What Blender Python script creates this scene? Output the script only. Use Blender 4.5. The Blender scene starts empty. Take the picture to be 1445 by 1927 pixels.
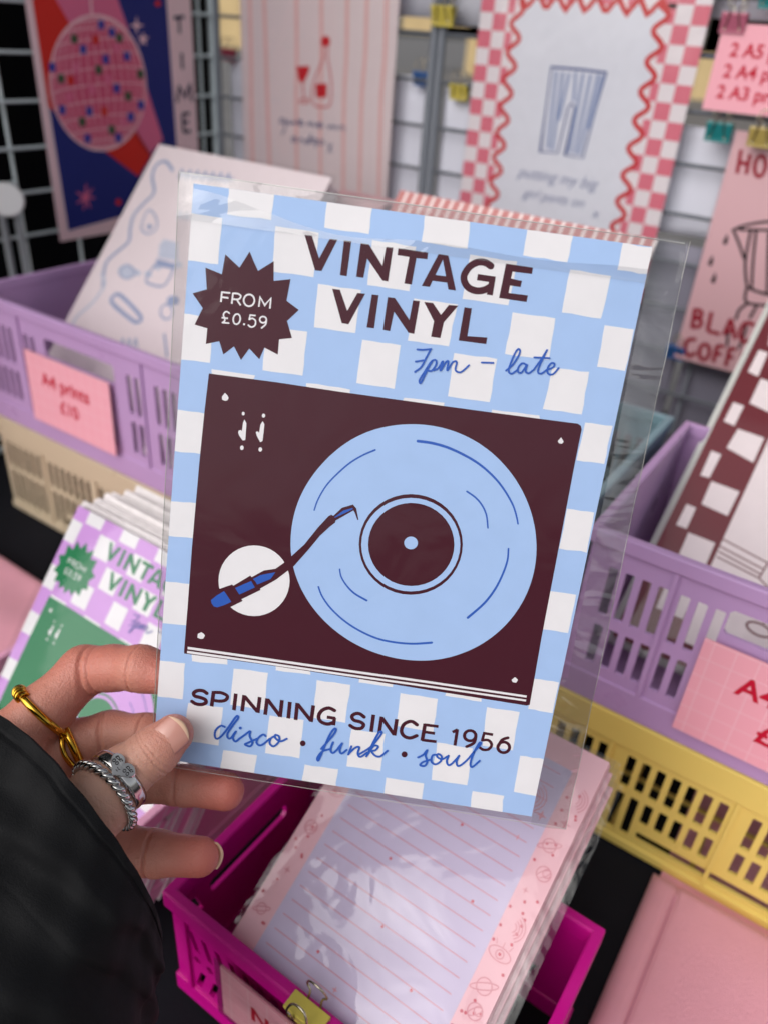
import bpy, bmesh, math, random
import numpy as np
from mathutils import Vector, Matrix, geometry

random.seed(7)
rng = np.random.RandomState(11)
SC = bpy.context.scene
COL = SC.collection

# ------------------------------------------------------------------ camera
CAMR = ((0.822175, 0.347351, -0.450972), (0.565231, -0.404374, 0.719024), (0.067392, -0.846067, -0.528799))
CAMPOS = Vector((0.0, 0.0, 0.4464))          # 45 cm above the table top
cam = bpy.data.cameras.new('camera')
cam_ob = bpy.data.objects.new('camera', cam)
COL.objects.link(cam_ob)
cm_ = Matrix.Identity(4)
for i in range(3):
    cm_[i][0] = CAMR[i][0]; cm_[i][1] = -CAMR[i][1]; cm_[i][2] = -CAMR[i][2]; cm_[i][3] = CAMPOS[i]
cam_ob.matrix_world = cm_
cam.sensor_fit = 'VERTICAL'; cam.sensor_height = 36.0; cam.lens = 36.0 * 1470 / 1927
cam.clip_start = 0.01; cam.clip_end = 400
cam.dof.use_dof = True; cam.dof.focus_distance = 0.282; cam.dof.aperture_fstop = 7.6
SC.camera = cam_ob

# ------------------------------------------------------------------ light
SUN_EL, SUN_AZ = 40.0, 200.0                  # azimuth measured clockwise from +Y
world = bpy.data.worlds.new('World'); SC.world = world; world.use_nodes = True
wn = world.node_tree.nodes; wl = world.node_tree.links
bg = wn['Background']
sky = wn.new('ShaderNodeTexSky'); sky.sky_type = 'NISHITA'; sky.sun_disc = False
sky.sun_elevation = math.radians(SUN_EL); sky.sun_rotation = math.radians(SUN_AZ)
sky.air_density = 1.0; sky.dust_density = 3.0; sky.ozone_density = 1.0
hs = wn.new('ShaderNodeHueSaturation'); hs.inputs['Saturation'].default_value = 0.22
wl.new(sky.outputs[0], hs.inputs['Color']); wl.new(hs.outputs[0], bg.inputs['Color'])
bg.inputs['Strength'].default_value = 0.13
sun = bpy.data.lights.new('sun', 'SUN'); sun.energy = 1.3; sun.angle = math.radians(70); sun.color = (1.0, 0.97, 0.93)
sun_ob = bpy.data.objects.new('sun', sun); COL.objects.link(sun_ob)
az, el = math.radians(SUN_AZ), math.radians(SUN_EL)
sdir = Vector((math.sin(az) * math.cos(el), math.cos(az) * math.cos(el), math.sin(el)))
sun_ob.rotation_euler = sdir.to_track_quat('Z', 'Y').to_euler()
sun_ob.location = sdir * 20
vs = SC.view_settings
vs.view_transform = 'Standard'; vs.look = 'None'; vs.exposure = 0.19; vs.gamma = 1.0; vs.use_curve_mapping = False

# ------------------------------------------------------------------ materials
def lin(c):
    return tuple(((v / 255.0) / 12.92 if v / 255.0 <= 0.04045 else ((v / 255.0 + 0.055) / 1.055) ** 2.4) for v in c)
MATS = {}
def mat(name, rgb, rough=0.5, spec=0.5, bump=0.0, bscale=300.0, var=0.0, vscale=30.0, metal=0.0, linear=False, coat=0.0, sheen=0.0, sss=0.0):
    if name in MATS: return MATS[name]
    m = bpy.data.materials.new(name); m.use_nodes = True
    nt = m.node_tree; b = nt.nodes['Principled BSDF']
    col = (rgb if linear else lin(rgb)) + (1.0,)
    b.inputs['Base Color'].default_value = col
    b.inputs['Roughness'].default_value = rough; b.inputs['Metallic'].default_value = metal
    b.inputs['Specular IOR Level'].default_value = spec
    b.inputs['Coat Weight'].default_value = coat; b.inputs['Coat Roughness'].default_value = 0.12
    b.inputs['Sheen Weight'].default_value = sheen
    if sss:
        b.inputs['Subsurface Weight'].default_value = sss; b.inputs['Subsurface Radius'].default_value = (1, .4, .2); b.inputs['Subsurface Scale'].default_value = 0.004
    tc = nt.nodes.new('ShaderNodeTexCoord')
    if var:
        n = nt.nodes.new('ShaderNodeTexNoise'); n.inputs['Scale'].default_value = vscale; n.inputs['Detail'].default_value = 5
        nt.links.new(tc.outputs['Object'], n.inputs['Vector'])
        mx = nt.nodes.new('ShaderNodeMixRGB'); mx.blend_type = 'MULTIPLY'; mx.inputs['Color1'].default_value = col
        rp = nt.nodes.new('ShaderNodeValToRGB'); rp.color_ramp.elements[0].position = .3; rp.color_ramp.elements[1].position = .7
        lo = 1 - var; rp.color_ramp.elements[0].color = (lo, lo, lo, 1); rp.color_ramp.elements[1].color = (1, 1, 1, 1)
        nt.links.new(n.outputs['Fac'], rp.inputs['Fac']); nt.links.new(rp.outputs['Color'], mx.inputs['Color2']); mx.inputs['Fac'].default_value = 1
        nt.links.new(mx.outputs['Color'], b.inputs['Base Color'])
    if bump:
        n = nt.nodes.new('ShaderNodeTexNoise'); n.inputs['Scale'].default_value = bscale; n.inputs['Detail'].default_value = 4
        nt.links.new(tc.outputs['Object'], n.inputs['Vector'])
        bp = nt.nodes.new('ShaderNodeBump'); bp.inputs['Strength'].default_value = bump; bp.inputs['Distance'].default_value = 0.002
        nt.links.new(n.outputs['Fac'], bp.inputs['Height']); nt.links.new(bp.outputs['Normal'], b.inputs['Normal'])
    if name.startswith('plastic'):
        n2 = nt.nodes.new('ShaderNodeTexNoise'); n2.inputs['Scale'].default_value = 38; n2.inputs['Detail'].default_value = 7; nt.links.new(tc.outputs['Object'], n2.inputs['Vector'])
        mr = nt.nodes.new('ShaderNodeMapRange'); mr.inputs['From Min'].default_value = .3; mr.inputs['From Max'].default_value = .7; mr.inputs['To Min'].default_value = rough - .12; mr.inputs['To Max'].default_value = rough + .2
        nt.links.new(n2.outputs['Fac'], mr.inputs['Value']); nt.links.new(mr.outputs[0], b.inputs['Roughness'])
    MATS[name] = m
    return m

def film(name, bump=0.25, scale=18.0, tint=0.95, rough=0.06, refl=1.6, stretch=(1, 1, 1)):
    """clear cellophane: see-through with a fresnel gloss and soft wrinkles"""
    if name in MATS: return MATS[name]
    m = bpy.data.materials.new(name); m.use_nodes = True
    nt = m.node_tree; nt.nodes.remove(nt.nodes['Principled BSDF']); out = nt.nodes['Material Output']
    tr = nt.nodes.new('ShaderNodeBsdfTransparent'); tr.inputs['Color'].default_value = (tint, tint, tint, 1)
    gl = nt.nodes.new('ShaderNodeBsdfGlossy'); gl.inputs['Roughness'].default_value = rough
    tc = nt.nodes.new('ShaderNodeTexCoord'); mp = nt.nodes.new('ShaderNodeMapping'); mp.inputs['Scale'].default_value = stretch
    n = nt.nodes.new('ShaderNodeTexNoise'); n.inputs['Scale'].default_value = scale; n.inputs['Detail'].default_value = 2.5; n.inputs['Distortion'].default_value = .8
    nt.links.new(tc.outputs['Object'], mp.inputs['Vector']); nt.links.new(mp.outputs[0], n.inputs['Vector'])
    bp = nt.nodes.new('ShaderNodeBump'); bp.inputs['Strength'].default_value = bump; bp.inputs['Distance'].default_value = 0.01
    nt.links.new(n.outputs['Fac'], bp.inputs['Height'])
    nt.links.new(bp.outputs[0], gl.inputs['Normal'])
    fr = nt.nodes.new('ShaderNodeFresnel'); nt.links.new(bp.outputs[0], fr.inputs['Normal'])
    ge = nt.nodes.new('ShaderNodeNewGeometry'); io = nt.nodes.new('ShaderNodeMapRange'); io.inputs['To Min'].default_value = 1.5; io.inputs['To Max'].default_value = 1 / 1.5   # a thin film reflects alike from both faces
    nt.links.new(ge.outputs['Backfacing'], io.inputs['Value']); nt.links.new(io.outputs[0], fr.inputs['IOR'])
    mu = nt.nodes.new('ShaderNodeMath'); mu.operation = 'MULTIPLY'; mu.use_clamp = True; mu.inputs[1].default_value = refl
    nt.links.new(fr.outputs[0], mu.inputs[0])
    mx = nt.nodes.new('ShaderNodeMixShader'); nt.links.new(mu.outputs[0], mx.inputs['Fac']); nt.links.new(tr.outputs[0], mx.inputs[1]); nt.links.new(gl.outputs[0], mx.inputs[2])
    nt.links.new(mx.outputs[0], out.inputs['Surface'])
    MATS[name] = m
    return m

# ------------------------------------------------------------------ object helpers
def link(name, me, parent=None, mats=(), smooth=False):
    if isinstance(me, bmesh.types.BMesh):
        bm = me; me = bpy.data.meshes.new(name); bm.to_mesh(me); bm.free()
    o = bpy.data.objects.new(name, me); COL.objects.link(o)
    for m in mats: me.materials.append(m)
    if smooth: me.polygons.foreach_set('use_smooth', [True] * len(me.polygons))
    if parent is not None: o.parent = parent
    return o
def tag(o, label=None, cat=None, group=None, kind=None):
    if label: o['label'] = label
    if cat: o['category'] = cat
    if group: o['group'] = group
    if kind: o['kind'] = kind
    return o
def empty(name, loc, rot=None, label=None, cat=None, group=None):
    o = bpy.data.objects.new(name, None); COL.objects.link(o); o.empty_display_size = .02
    m = rot.to_4x4() if rot is not None else Matrix.Identity(4)
    m.translation = Vector(loc); o.matrix_world = m
    return tag(o, label, cat, group)
def frame(U, V):
    U = Vector(U).normalized(); V = Vector(V).normalized(); N = U.cross(V)
    return Matrix((U, V, N)).transposed()
def bevel(o, w, seg=2, angle=40):
    b = o.modifiers.new('bevel', 'BEVEL'); b.width = w; b.segments = seg; b.limit_method = 'ANGLE'; b.angle_limit = math.radians(angle)
    return o
def add_box(bm, x0, x1, y0, y1, z0, z1, mi=0):
    v = [bm.verts.new((x, y, z)) for z in (z0, z1) for y in (y0, y1) for x in (x0, x1)]
    for f in ((0, 2, 3, 1), (4, 5, 7, 6), (0, 1, 5, 4), (2, 6, 7, 3), (0, 4, 6, 2), (1, 3, 7, 5)):
        fc = bm.faces.new([v[i] for i in f]); fc.material_index = mi
def catmull(pts, n=6, closed=False):
    pts = [Vector(p) for p in pts]
    if len(pts) < 3: return pts
    out = []; N = len(pts); rngi = range(N if closed else N - 1)
    for i in rngi:
        if closed: p0, p1, p2, p3 = pts[(i - 1) % N], pts[i], pts[(i + 1) % N], pts[(i + 2) % N]
        else: p0, p1, p2, p3 = pts[max(i - 1, 0)], pts[i], pts[i + 1], pts[min(i + 2, N - 1)]
        for k in range(n):
            t = k / n
            out.append(.5 * ((2 * p1) + (p2 - p0) * t + (2 * p0 - 5 * p1 + 4 * p2 - p3) * t * t + (3 * p1 - p0 - 3 * p2 + p3) * t ** 3))
    if not closed: out.append(pts[-1])
    return out
def add_tube(bm, pts, r, seg=8, closed=False, mi=0, caps=True):
    pts = [Vector(p) for p in pts]; N = len(pts)
    rs = r if isinstance(r, (list, tuple)) else [r] * N
    rings = []; prev = None
    for i, p in enumerate(pts):
        if closed: t = pts[(i + 1) % N] - pts[i - 1]
        else: t = pts[min(i + 1, N - 1)] - pts[max(i - 1, 0)]
        t.normalize()
        if prev is None:
            a = Vector((0, 0, 1)) if abs(t.z) < .9 else Vector((1, 0, 0))
        else: a = prev
        b = t.cross(a).normalized(); a = b.cross(t).normalized(); prev = a
        rings.append([bm.verts.new(p + (a * math.cos(2 * math.pi * k / seg) + b * math.sin(2 * math.pi * k / seg)) * rs[i]) for k in range(seg)])
    for i in range(N if closed else N - 1):
        A, B = rings[i], rings[(i + 1) % N]
        off = 0
        if closed and i == N - 1:
            off = min(range(seg), key=lambda s: (A[0].co - B[s].co).length)
        for k in range(seg):
            f = bm.faces.new((A[k], A[(k + 1) % seg], B[(k + 1 + off) % seg], B[(k + off) % seg])); f.material_index = mi; f.smooth = True
    if caps and not closed:
        for R_, fl in ((rings[0], True), (rings[-1], False)):
            f = bm.faces.new(R_[::-1] if not fl else R_); f.material_index = mi
def add_plate(bm, outer, holes, t, to3d, mi=0):
    """flat plate of thickness t with holes: outlines are 2-D loops, to3d(x, y, depth) places them"""
    loops = [outer] + list(holes)
    tris = geometry.tessellate_polygon([[Vector((x, y, 0)) for x, y in lp] for lp in loops])
    flat = [p for lp in loops for p in lp]
    fr = [bm.verts.new(to3d(x, y, 0)) for x, y in flat]; bk = [bm.verts.new(to3d(x, y, t)) for x, y in flat]
    for a, b, c in tris:
        try:
            bm.faces.new((fr[a], fr[b], fr[c])).material_index = mi; bm.faces.new((bk[c], bk[b], bk[a])).material_index = mi
        except ValueError: pass
    i0 = 0
    for lp in loops:
        n = len(lp)
        for k in range(n):
            a, b = i0 + k, i0 + (k + 1) % n
            bm.faces.new((fr[a], fr[b], bk[b], bk[a])).material_index = mi
        i0 += n
    bmesh.ops.recalc_face_normals(bm, faces=bm.faces[:])
def rrect(x0, x1, y0, y1, r=0.0008):
    r = min(r, (x1 - x0) * .45, (y1 - y0) * .45)
    return [(x0 + r, y0), (x1 - r, y0), (x1, y0 + r), (x1, y1 - r), (x1 - r, y1), (x0 + r, y1), (x0, y1 - r), (x0, y0 + r)]

# ------------------------------------------------------------------ printed artwork
# Every drawing is listed in millimetres on its own sheet: 'p' = filled shape, 's' = brush stroke, with its ink and its overprint layer.
ART = {
"card": [
["p","white",1,[11.49,210.0,15.41,210.0,18.94,210.0,22.62,210.0,26.38,210.0,26.31,208.55,26.27,206.42,26.07,204.43,26.16,202.2,22.65,202.37,18.94,202.12,15.26,201.97,11.7,202.12,11.76,204.17,11.46,206.44,11.7,208.65]],
["p","white",1,[0.0,201.0,2.12,200.87,4.95,200.88,7.45,200.82,10.18,200.79,10.23,197.38,9.99,193.46,10.01,189.64,10.07,186.27,7.36,186.13,4.98,186.21,2.08,186.27,0.0,186.17,0.0,189.69,0.0,193.52,0.0,197.3]],
["p","white",1,[27.72,200.58,31.03,200.51,34.94,200.59,38.51,200.57,41.95,200.4,42.09,196.78,42.0,193.19,41.82,189.68,41.86,186.39,38.52,186.52,34.92,186.56,31.4,186.37,28.02,186.34,27.96,189.78,27.92,193.68,27.68,197.12]],
["p","white",1,[43.49,210.0,47.14,210.0,50.88,210.0,54.57,210.0,58.17,210.0,58.0,208.68,57.99,206.4,58.2,204.13,58.12,202.07,54.49,202.22,50.83,202.01,46.87,202.02,43.55,202.15,43.47,204.24,43.41,206.48,43.44,208.57]],
["p","white",1,[59.42,200.43,63.06,200.29,66.52,200.58,70.21,200.16,73.68,200.26,73.63,196.83,73.72,193.29,73.48,189.69,73.49,186.27,70.11,186.32,66.52,186.28,63.07,186.4,59.66,186.33,59.52,189.91,59.63,193.43,59.39,197.05]],
["p","white",1,[43.55,184.57,47.05,184.6,50.63,184.35,54.32,184.56,57.88,184.51,57.83,181.06,57.72,177.46,57.73,174.27,57.71,170.57,54.32,170.5,50.82,170.49,47.24,170.63,43.81,170.52,43.69,173.85,43.58,177.55,43.63,181.19]],
["p","white",1,[0.0,169.04,1.95,169.09,4.74,168.97,7.45,169.02,10.03,168.94,9.92,165.32,9.87,161.47,10.0,157.78,9.99,153.99,7.21,153.92,4.58,153.97,1.81,153.79,0.0,153.72,0.0,157.41,0.0,161.37,0.0,165.36]],
["p","white",1,[27.87,168.74,31.22,168.81,34.91,168.72,38.24,168.76,41.76,168.85,41.75,164.99,41.64,161.48,41.89,157.89,41.78,154.14,38.54,154.2,34.87,154.09,31.27,153.97,28.07,154.06,27.9,157.76,28.04,161.34,27.85,164.9]],
["p","white",1,[60.3,168.76,63.49,168.78,66.77,168.66,70.14,168.87,73.13,168.73,73.13,165.02,73.1,161.45,73.14,157.83,73.14,154.13,69.99,154.31,66.79,154.18,63.46,154.19,60.18,154.27,60.14,158.1,60.19,161.73,60.23,165.16]],
["p","white",1,[10.67,151.97,14.55,151.98,18.24,151.95,21.91,151.97,25.73,151.99,25.59,151.7,25.58,151.25,25.24,150.6,25.46,150.14,21.82,150.13,18.16,150.25,14.3,150.25,10.62,150.22,10.94,150.69,10.68,151.05,10.67,151.39]],
["p","white",1,[43.36,151.87,47.09,152.13,50.97,151.92,54.72,152.04,58.35,151.82,58.37,151.59,58.39,150.93,58.42,150.19,58.2,149.99,54.4,150.02,50.63,149.97,46.92,149.91,43.26,149.98,43.58,150.52,43.31,151.07,43.31,151.5]],
["p","white",1,[75.03,210.0,78.71,210.0,82.16,210.0,85.97,210.0,89.6,210.0,89.84,208.04,90.02,206.08,90.04,203.92,90.09,201.8,86.47,201.64,82.65,201.82,78.96,201.93,75.2,201.98,75.23,204.0,75.32,206.47,75.05,208.34]],
["p","white",1,[107.98,210.0,111.68,210.0,115.53,210.0,118.92,209.98,122.65,210.0,122.45,207.84,122.53,205.86,122.58,204.05,122.34,201.91,118.65,201.86,115.12,202.19,111.53,201.93,108.05,202.16,108.03,204.22,107.94,206.38,108.03,208.27]],
["p","white",1,[138.52,210.0,140.8,209.99,143.26,209.71,145.69,209.73,148.0,209.9,148.0,207.68,148.0,205.82,148.0,203.83,148.0,201.68,145.54,201.43,143.26,201.78,140.91,201.77,138.51,201.68,138.61,203.6,138.54,206.07,138.45,207.72]],
["p","white",1,[91.26,200.17,95.04,200.11,98.92,200.04,102.69,199.88,106.49,200.11,106.49,196.81,106.44,192.99,106.24,189.35,106.11,186.2,102.37,186.19,98.45,186.22,94.8,186.28,91.01,186.17,91.08,189.7,90.92,193.04,91.14,196.7]],
["p","white",1,[123.71,199.82,127.0,199.94,130.2,199.69,133.62,199.64,136.89,199.62,136.84,196.18,136.84,192.84,136.7,189.49,136.47,186.12,133.42,186.02,130.1,186.17,126.86,186.4,123.62,186.32,123.52,189.55,123.56,193.1,123.48,196.46]],
["p","white",1,[75.35,184.23,78.82,184.12,82.54,184.3,86.12,184.22,89.8,184.29,89.6,180.83,89.12,177.38,89.22,174.11,89.02,170.55,85.8,170.62,82.13,170.43,78.69,170.61,75.23,170.52,75.4,173.85,75.32,177.46,75.53,180.83]],
["p","white",1,[107.83,184.22,111.28,184.15,114.81,184.16,118.45,184.35,121.87,184.24,122.07,181.01,122.05,177.56,122.18,174.16,122.33,170.79,118.82,170.76,114.82,170.71,111.3,170.55,107.72,170.69,107.66,174.18,107.96,177.4,107.92,180.97]],
["p","white",1,[138.02,184.24,140.29,184.23,142.8,184.25,145.01,184.19,147.58,184.23,147.69,180.98,147.76,177.42,147.76,174.15,147.54,170.69,145.09,170.79,142.89,170.78,140.61,170.87,138.31,170.75,138.27,174.1,138.28,177.53,138.05,181.01]],
["p","white",1,[91.11,168.69,94.66,168.63,98.23,168.56,101.82,168.93,105.47,168.74,105.36,165.13,105.33,161.44,105.6,157.99,105.42,154.27,101.81,154.27,98.25,154.18,94.69,154.16,91.25,154.25,91.25,157.93,91.23,161.45,91.0,165.07]],
["p","white",1,[123.91,168.39,126.85,168.59,130.05,168.68,132.99,168.5,136.07,168.8,136.28,165.38,136.11,161.71,136.5,158.02,136.47,154.58,133.38,154.54,129.78,154.72,126.64,154.5,123.33,154.56,123.57,157.81,123.82,161.39,123.8,164.89]],
["p","white",1,[76.73,151.7,80.21,151.87,83.5,151.93,86.99,151.84,90.46,151.98,90.44,151.5,90.39,151.34,90.46,151.0,90.49,150.5,87.08,150.33,83.37,150.31,80.15,150.33,76.67,150.27,76.59,150.74,76.51,150.84,76.73,151.58]],
["p","white",1,[106.69,151.96,110.75,151.92,114.79,152.18,118.84,152.14,122.75,152.26,122.67,151.88,122.81,151.65,123.0,151.01,122.77,150.7,118.7,150.65,114.72,150.68,110.8,150.61,106.73,150.54,106.87,150.88,106.6,151.08,106.59,151.49]],
["p","white",1,[138.1,152.08,140.21,152.22,142.76,152.17,144.96,152.11,147.37,152.35,147.24,149.24,147.06,145.75,147.35,142.45,147.24,139.13,144.85,139.19,142.4,139.14,140.32,138.94,137.81,139.03,137.79,142.3,138.06,145.7,138.1,148.74]],
["p","white",1,[137.88,121.88,140.11,121.93,142.63,121.8,144.94,121.99,147.28,121.97,147.49,118.19,147.53,114.49,147.52,110.94,147.66,107.27,145.39,107.65,142.81,107.35,140.46,107.16,137.91,107.32,137.99,110.82,138.08,114.76,137.94,118.15]],
["p","white",1,[137.76,91.33,140.27,91.37,142.42,91.42,144.55,91.42,147.06,91.39,147.18,87.74,147.09,83.9,147.16,80.33,147.1,76.62,144.79,76.54,142.58,76.73,140.22,76.68,137.86,76.57,137.98,80.43,137.84,83.92,137.74,87.64]],
["p","white",1,[138.59,57.01,140.9,57.12,143.05,57.03,145.24,57.15,147.6,57.02,147.57,53.9,147.55,50.68,147.57,47.74,147.66,44.4,145.41,44.43,142.98,44.43,140.86,44.73,138.51,44.6,138.37,47.6,138.53,50.73,138.39,53.91]],
["p","white",1,[59.51,43.2,62.75,43.07,65.85,43.39,69.1,43.27,72.15,43.35,72.42,39.44,72.1,35.51,72.09,31.53,72.23,27.46,69.04,27.53,66.06,27.55,63.15,27.46,60.01,27.39,59.89,31.46,59.56,35.35,59.68,39.31]],
["p","white",1,[11.91,46.1,15.4,46.63,18.73,46.44,22.14,46.65,25.52,46.61,25.33,46.12,25.51,45.0,25.49,44.56,25.64,43.9,22.28,43.69,18.98,43.48,15.5,43.05,12.13,43.08,12.13,43.94,11.97,44.38,11.82,45.53]],
["p","white",1,[0.0,41.34,1.92,41.38,4.43,41.64,6.99,41.57,9.59,41.78,9.47,38.0,9.79,34.23,9.83,30.49,9.77,26.71,7.2,26.62,4.59,26.61,2.05,26.34,0.0,26.3,0.0,30.05,0.0,33.84,0.0,37.42]],
["p","white",1,[28.06,42.66,31.35,42.91,34.42,43.05,37.85,42.95,41.08,43.08,40.94,39.32,41.09,35.27,41.32,31.34,41.32,27.57,37.91,27.44,34.69,27.63,31.44,27.61,28.09,27.57,28.04,31.36,28.0,35.33,28.09,38.67]],
["p","white",1,[12.02,25.6,15.26,25.87,18.59,25.75,22.14,25.77,25.46,25.99,25.49,22.05,25.19,17.86,25.1,13.49,25.11,9.48,21.69,9.48,18.16,9.53,14.63,9.32,11.35,9.4,11.4,13.53,11.77,17.57,11.71,21.56]],
["p","white",1,[43.44,25.68,46.75,25.58,49.88,25.9,53.31,25.93,56.5,25.98,56.61,21.87,56.61,17.69,56.55,13.54,56.69,9.43,53.3,9.68,50.02,9.41,46.62,9.4,43.29,9.4,43.3,13.53,43.36,17.63,43.32,21.65]],
["p","white",1,[43.7,47.01,47.05,46.99,50.22,47.25,53.42,47.28,56.71,47.44,56.55,46.94,56.7,46.06,56.92,45.38,56.89,44.96,53.71,44.92,50.38,44.77,46.9,44.5,43.74,44.62,43.89,45.17,43.66,45.99,43.64,46.39]],
["p","white",1,[74.88,25.2,78.09,25.24,81.25,25.24,84.74,25.44,87.84,25.4,87.58,21.18,88.01,17.38,88.0,13.5,88.11,9.38,84.64,9.46,81.57,9.33,78.3,9.31,74.99,9.16,74.94,13.11,75.02,17.2,74.77,21.34]],
["p","white",1,[27.12,7.88,30.55,8.05,33.73,7.95,36.97,7.83,40.32,7.95,40.25,5.79,40.1,3.79,39.92,1.32,40.03,0.0,36.6,0.0,33.29,0.0,29.86,0.0,26.6,0.0,26.59,1.5,26.93,3.66,26.92,5.99]],
["p","white",1,[58.97,7.18,62.12,7.0,65.46,7.29,68.83,7.21,72.01,7.37,72.07,5.53,71.91,3.23,71.82,1.31,72.01,0.0,68.76,0.0,65.42,0.0,62.0,0.0,58.65,0.0,58.63,1.13,58.84,3.11,58.95,5.34]],
["p","white",1,[90.93,43.12,94.49,43.03,97.89,43.25,101.4,43.1,105.01,43.08,105.1,39.6,105.36,36.04,105.2,32.78,105.47,29.13,101.97,29.28,98.42,29.35,95.04,29.48,91.38,29.4,91.24,32.79,91.2,36.28,91.1,39.61]],
["p","white",1,[74.94,47.43,77.86,47.52,81.37,47.58,84.64,47.65,87.64,47.6,87.64,47.06,87.71,46.44,87.79,45.7,87.8,45.0,84.64,44.97,81.27,44.92,78.0,44.93,75.07,44.83,75.15,45.71,75.05,46.05,74.8,47.0]],
["p","white",1,[107.31,46.98,110.54,47.05,113.83,46.91,117.54,46.93,120.85,46.86,120.89,46.21,120.84,45.85,121.03,45.16,121.03,44.61,117.66,44.56,114.35,44.85,110.76,44.77,107.45,44.81,107.53,45.28,107.61,46.06,107.32,46.54]],
["p","white",1,[123.46,42.82,126.69,42.69,129.62,42.82,132.57,42.92,135.65,42.85,135.66,38.67,135.63,34.79,135.93,30.76,135.93,26.74,133.06,26.74,130.36,26.82,127.28,26.74,124.51,26.78,124.38,30.73,123.94,34.8,123.6,38.91]],
["p","white",1,[107.49,25.18,110.65,25.31,114.24,24.98,117.71,24.9,121.08,25.05,121.26,21.16,121.26,17.05,121.54,13.04,121.56,9.14,118.14,9.14,114.89,9.02,111.31,9.17,107.88,9.01,107.5,13.03,107.48,16.9,107.8,21.16]],
["p","white",1,[90.58,7.02,94.41,7.0,97.97,6.99,101.51,7.03,105.24,7.05,105.32,5.23,105.35,3.11,105.41,1.1,105.5,0.0,101.67,0.0,98.08,0.0,94.43,0.0,90.77,0.0,90.78,1.05,90.69,3.07,90.71,5.08]],
["p","white",1,[139.06,25.01,141.57,25.21,143.86,24.9,146.35,25.3,148.0,25.08,148.0,21.03,148.0,17.16,148.0,13.28,148.0,9.08,146.09,9.17,144.13,9.2,141.65,9.35,139.43,9.41,139.28,13.27,139.24,17.15,139.13,21.2]],
["p","white",1,[123.96,6.99,126.98,7.03,130.01,7.14,133.01,7.16,136.22,7.08,136.01,4.97,136.3,3.17,136.64,0.9,136.74,0.0,133.58,0.0,130.54,0.0,127.29,0.0,124.37,0.0,124.33,1.2,124.1,3.03,123.96,5.11]],
["p","white",1,[0.0,136.57,2.21,136.52,4.51,136.51,7.2,136.7,9.64,136.55,9.46,133.06,9.51,129.32,9.4,125.56,9.47,122.16,6.84,122.27,4.36,121.99,2.13,121.74,0.0,121.92,0.0,125.52,0.0,129.34,0.0,132.88]],
["p","white",1,[0.0,103.56,2.15,103.8,4.41,103.89,6.76,104.24,9.34,104.28,9.18,101.0,9.49,97.77,9.25,94.31,9.27,91.1,6.77,91.07,4.45,90.85,2.27,90.63,0.0,90.6,0.0,93.8,0.0,97.11,0.0,100.4]],
["p","white",1,[0.0,73.09,1.84,73.17,3.93,73.41,6.51,73.37,9.03,73.57,9.0,69.32,8.91,65.35,8.95,61.27,8.98,57.13,6.45,56.95,4.0,56.79,1.72,56.65,0.0,56.54,0.0,60.64,0.0,64.93,0.0,68.9]],
["p","dark",2,[9.89,150.4,33.03,150.71,55.01,150.59,84.13,150.79,109.47,151.0,132.86,151.32,135.72,151.37,136.91,150.82,137.42,149.62,137.42,137.29,137.63,120.31,137.86,96.78,138.1,73.27,138.51,57.43,138.73,46.39,137.68,45.88,105.86,46.08,67.86,46.36,39.75,46.25,9.0,45.72,8.88,46.47,8.89,64.88,8.76,87.59,9.02,119.13,9.41,138.0]],
["s","white",3,1.03,0.87,0,0,[10.13,48.19,35.51,48.48,67.56,48.81,99.41,49.25,137.02,49.49]],
["s","white",3,0.95,0.79,0,0,[10.05,46.55,35.66,46.87,67.77,47.1,99.66,47.55,137.12,47.87]],
["p","white",3,[15.95,144.65,16.84,143.91,17.38,143.11,17.04,142.19,16.18,141.89,15.15,142.21,15.01,143.18]],
["p","white",3,[14.73,55.34,15.6,54.94,16.23,54.22,15.69,52.9,14.63,52.59,13.45,52.95,13.52,54.46]],
["p","white",3,[131.15,146.01,132.3,144.73,131.86,143.91,130.8,143.9,130.3,144.59]],
["p","white",3,[131.46,56.49,132.74,55.56,132.24,54.33,131.06,54.34,130.39,55.16]],
["p","white",3,[23.4,138.53,23.34,138.14,23.1,137.86,22.77,137.81,22.49,138.01,22.35,138.38,22.42,138.78,22.66,139.06,22.98,139.1,23.27,138.9]],
["p","white",3,[30.53,138.86,30.46,138.42,30.19,138.11,29.83,138.06,29.51,138.28,29.36,138.69,29.43,139.13,29.69,139.44,30.05,139.49,30.37,139.27]],
["p","white",3,[24.15,126.63,24.07,126.13,23.77,125.79,23.37,125.73,23.02,125.98,22.85,126.44,22.93,126.93,23.23,127.28,23.63,127.34,23.98,127.09]],
["p","white",3,[30.63,126.98,30.55,126.49,30.26,126.14,29.86,126.08,29.51,126.33,29.34,126.79,29.41,127.29,29.71,127.63,30.11,127.69,30.46,127.44]],
["p","white",3,[23.47,136.48,24.3,135.3,24.37,133.24,24.43,129.37,23.56,129.12,22.24,130.54,21.72,131.66,21.89,132.4,22.64,132.69,22.97,132.32,23.1,135.42]],
["p","white",3,[29.83,136.87,30.52,135.91,30.52,132.95,30.46,129.96,29.68,129.42,28.29,131.43,27.81,132.67,28.25,133.09,29.0,132.72,29.19,135.6]],
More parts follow.
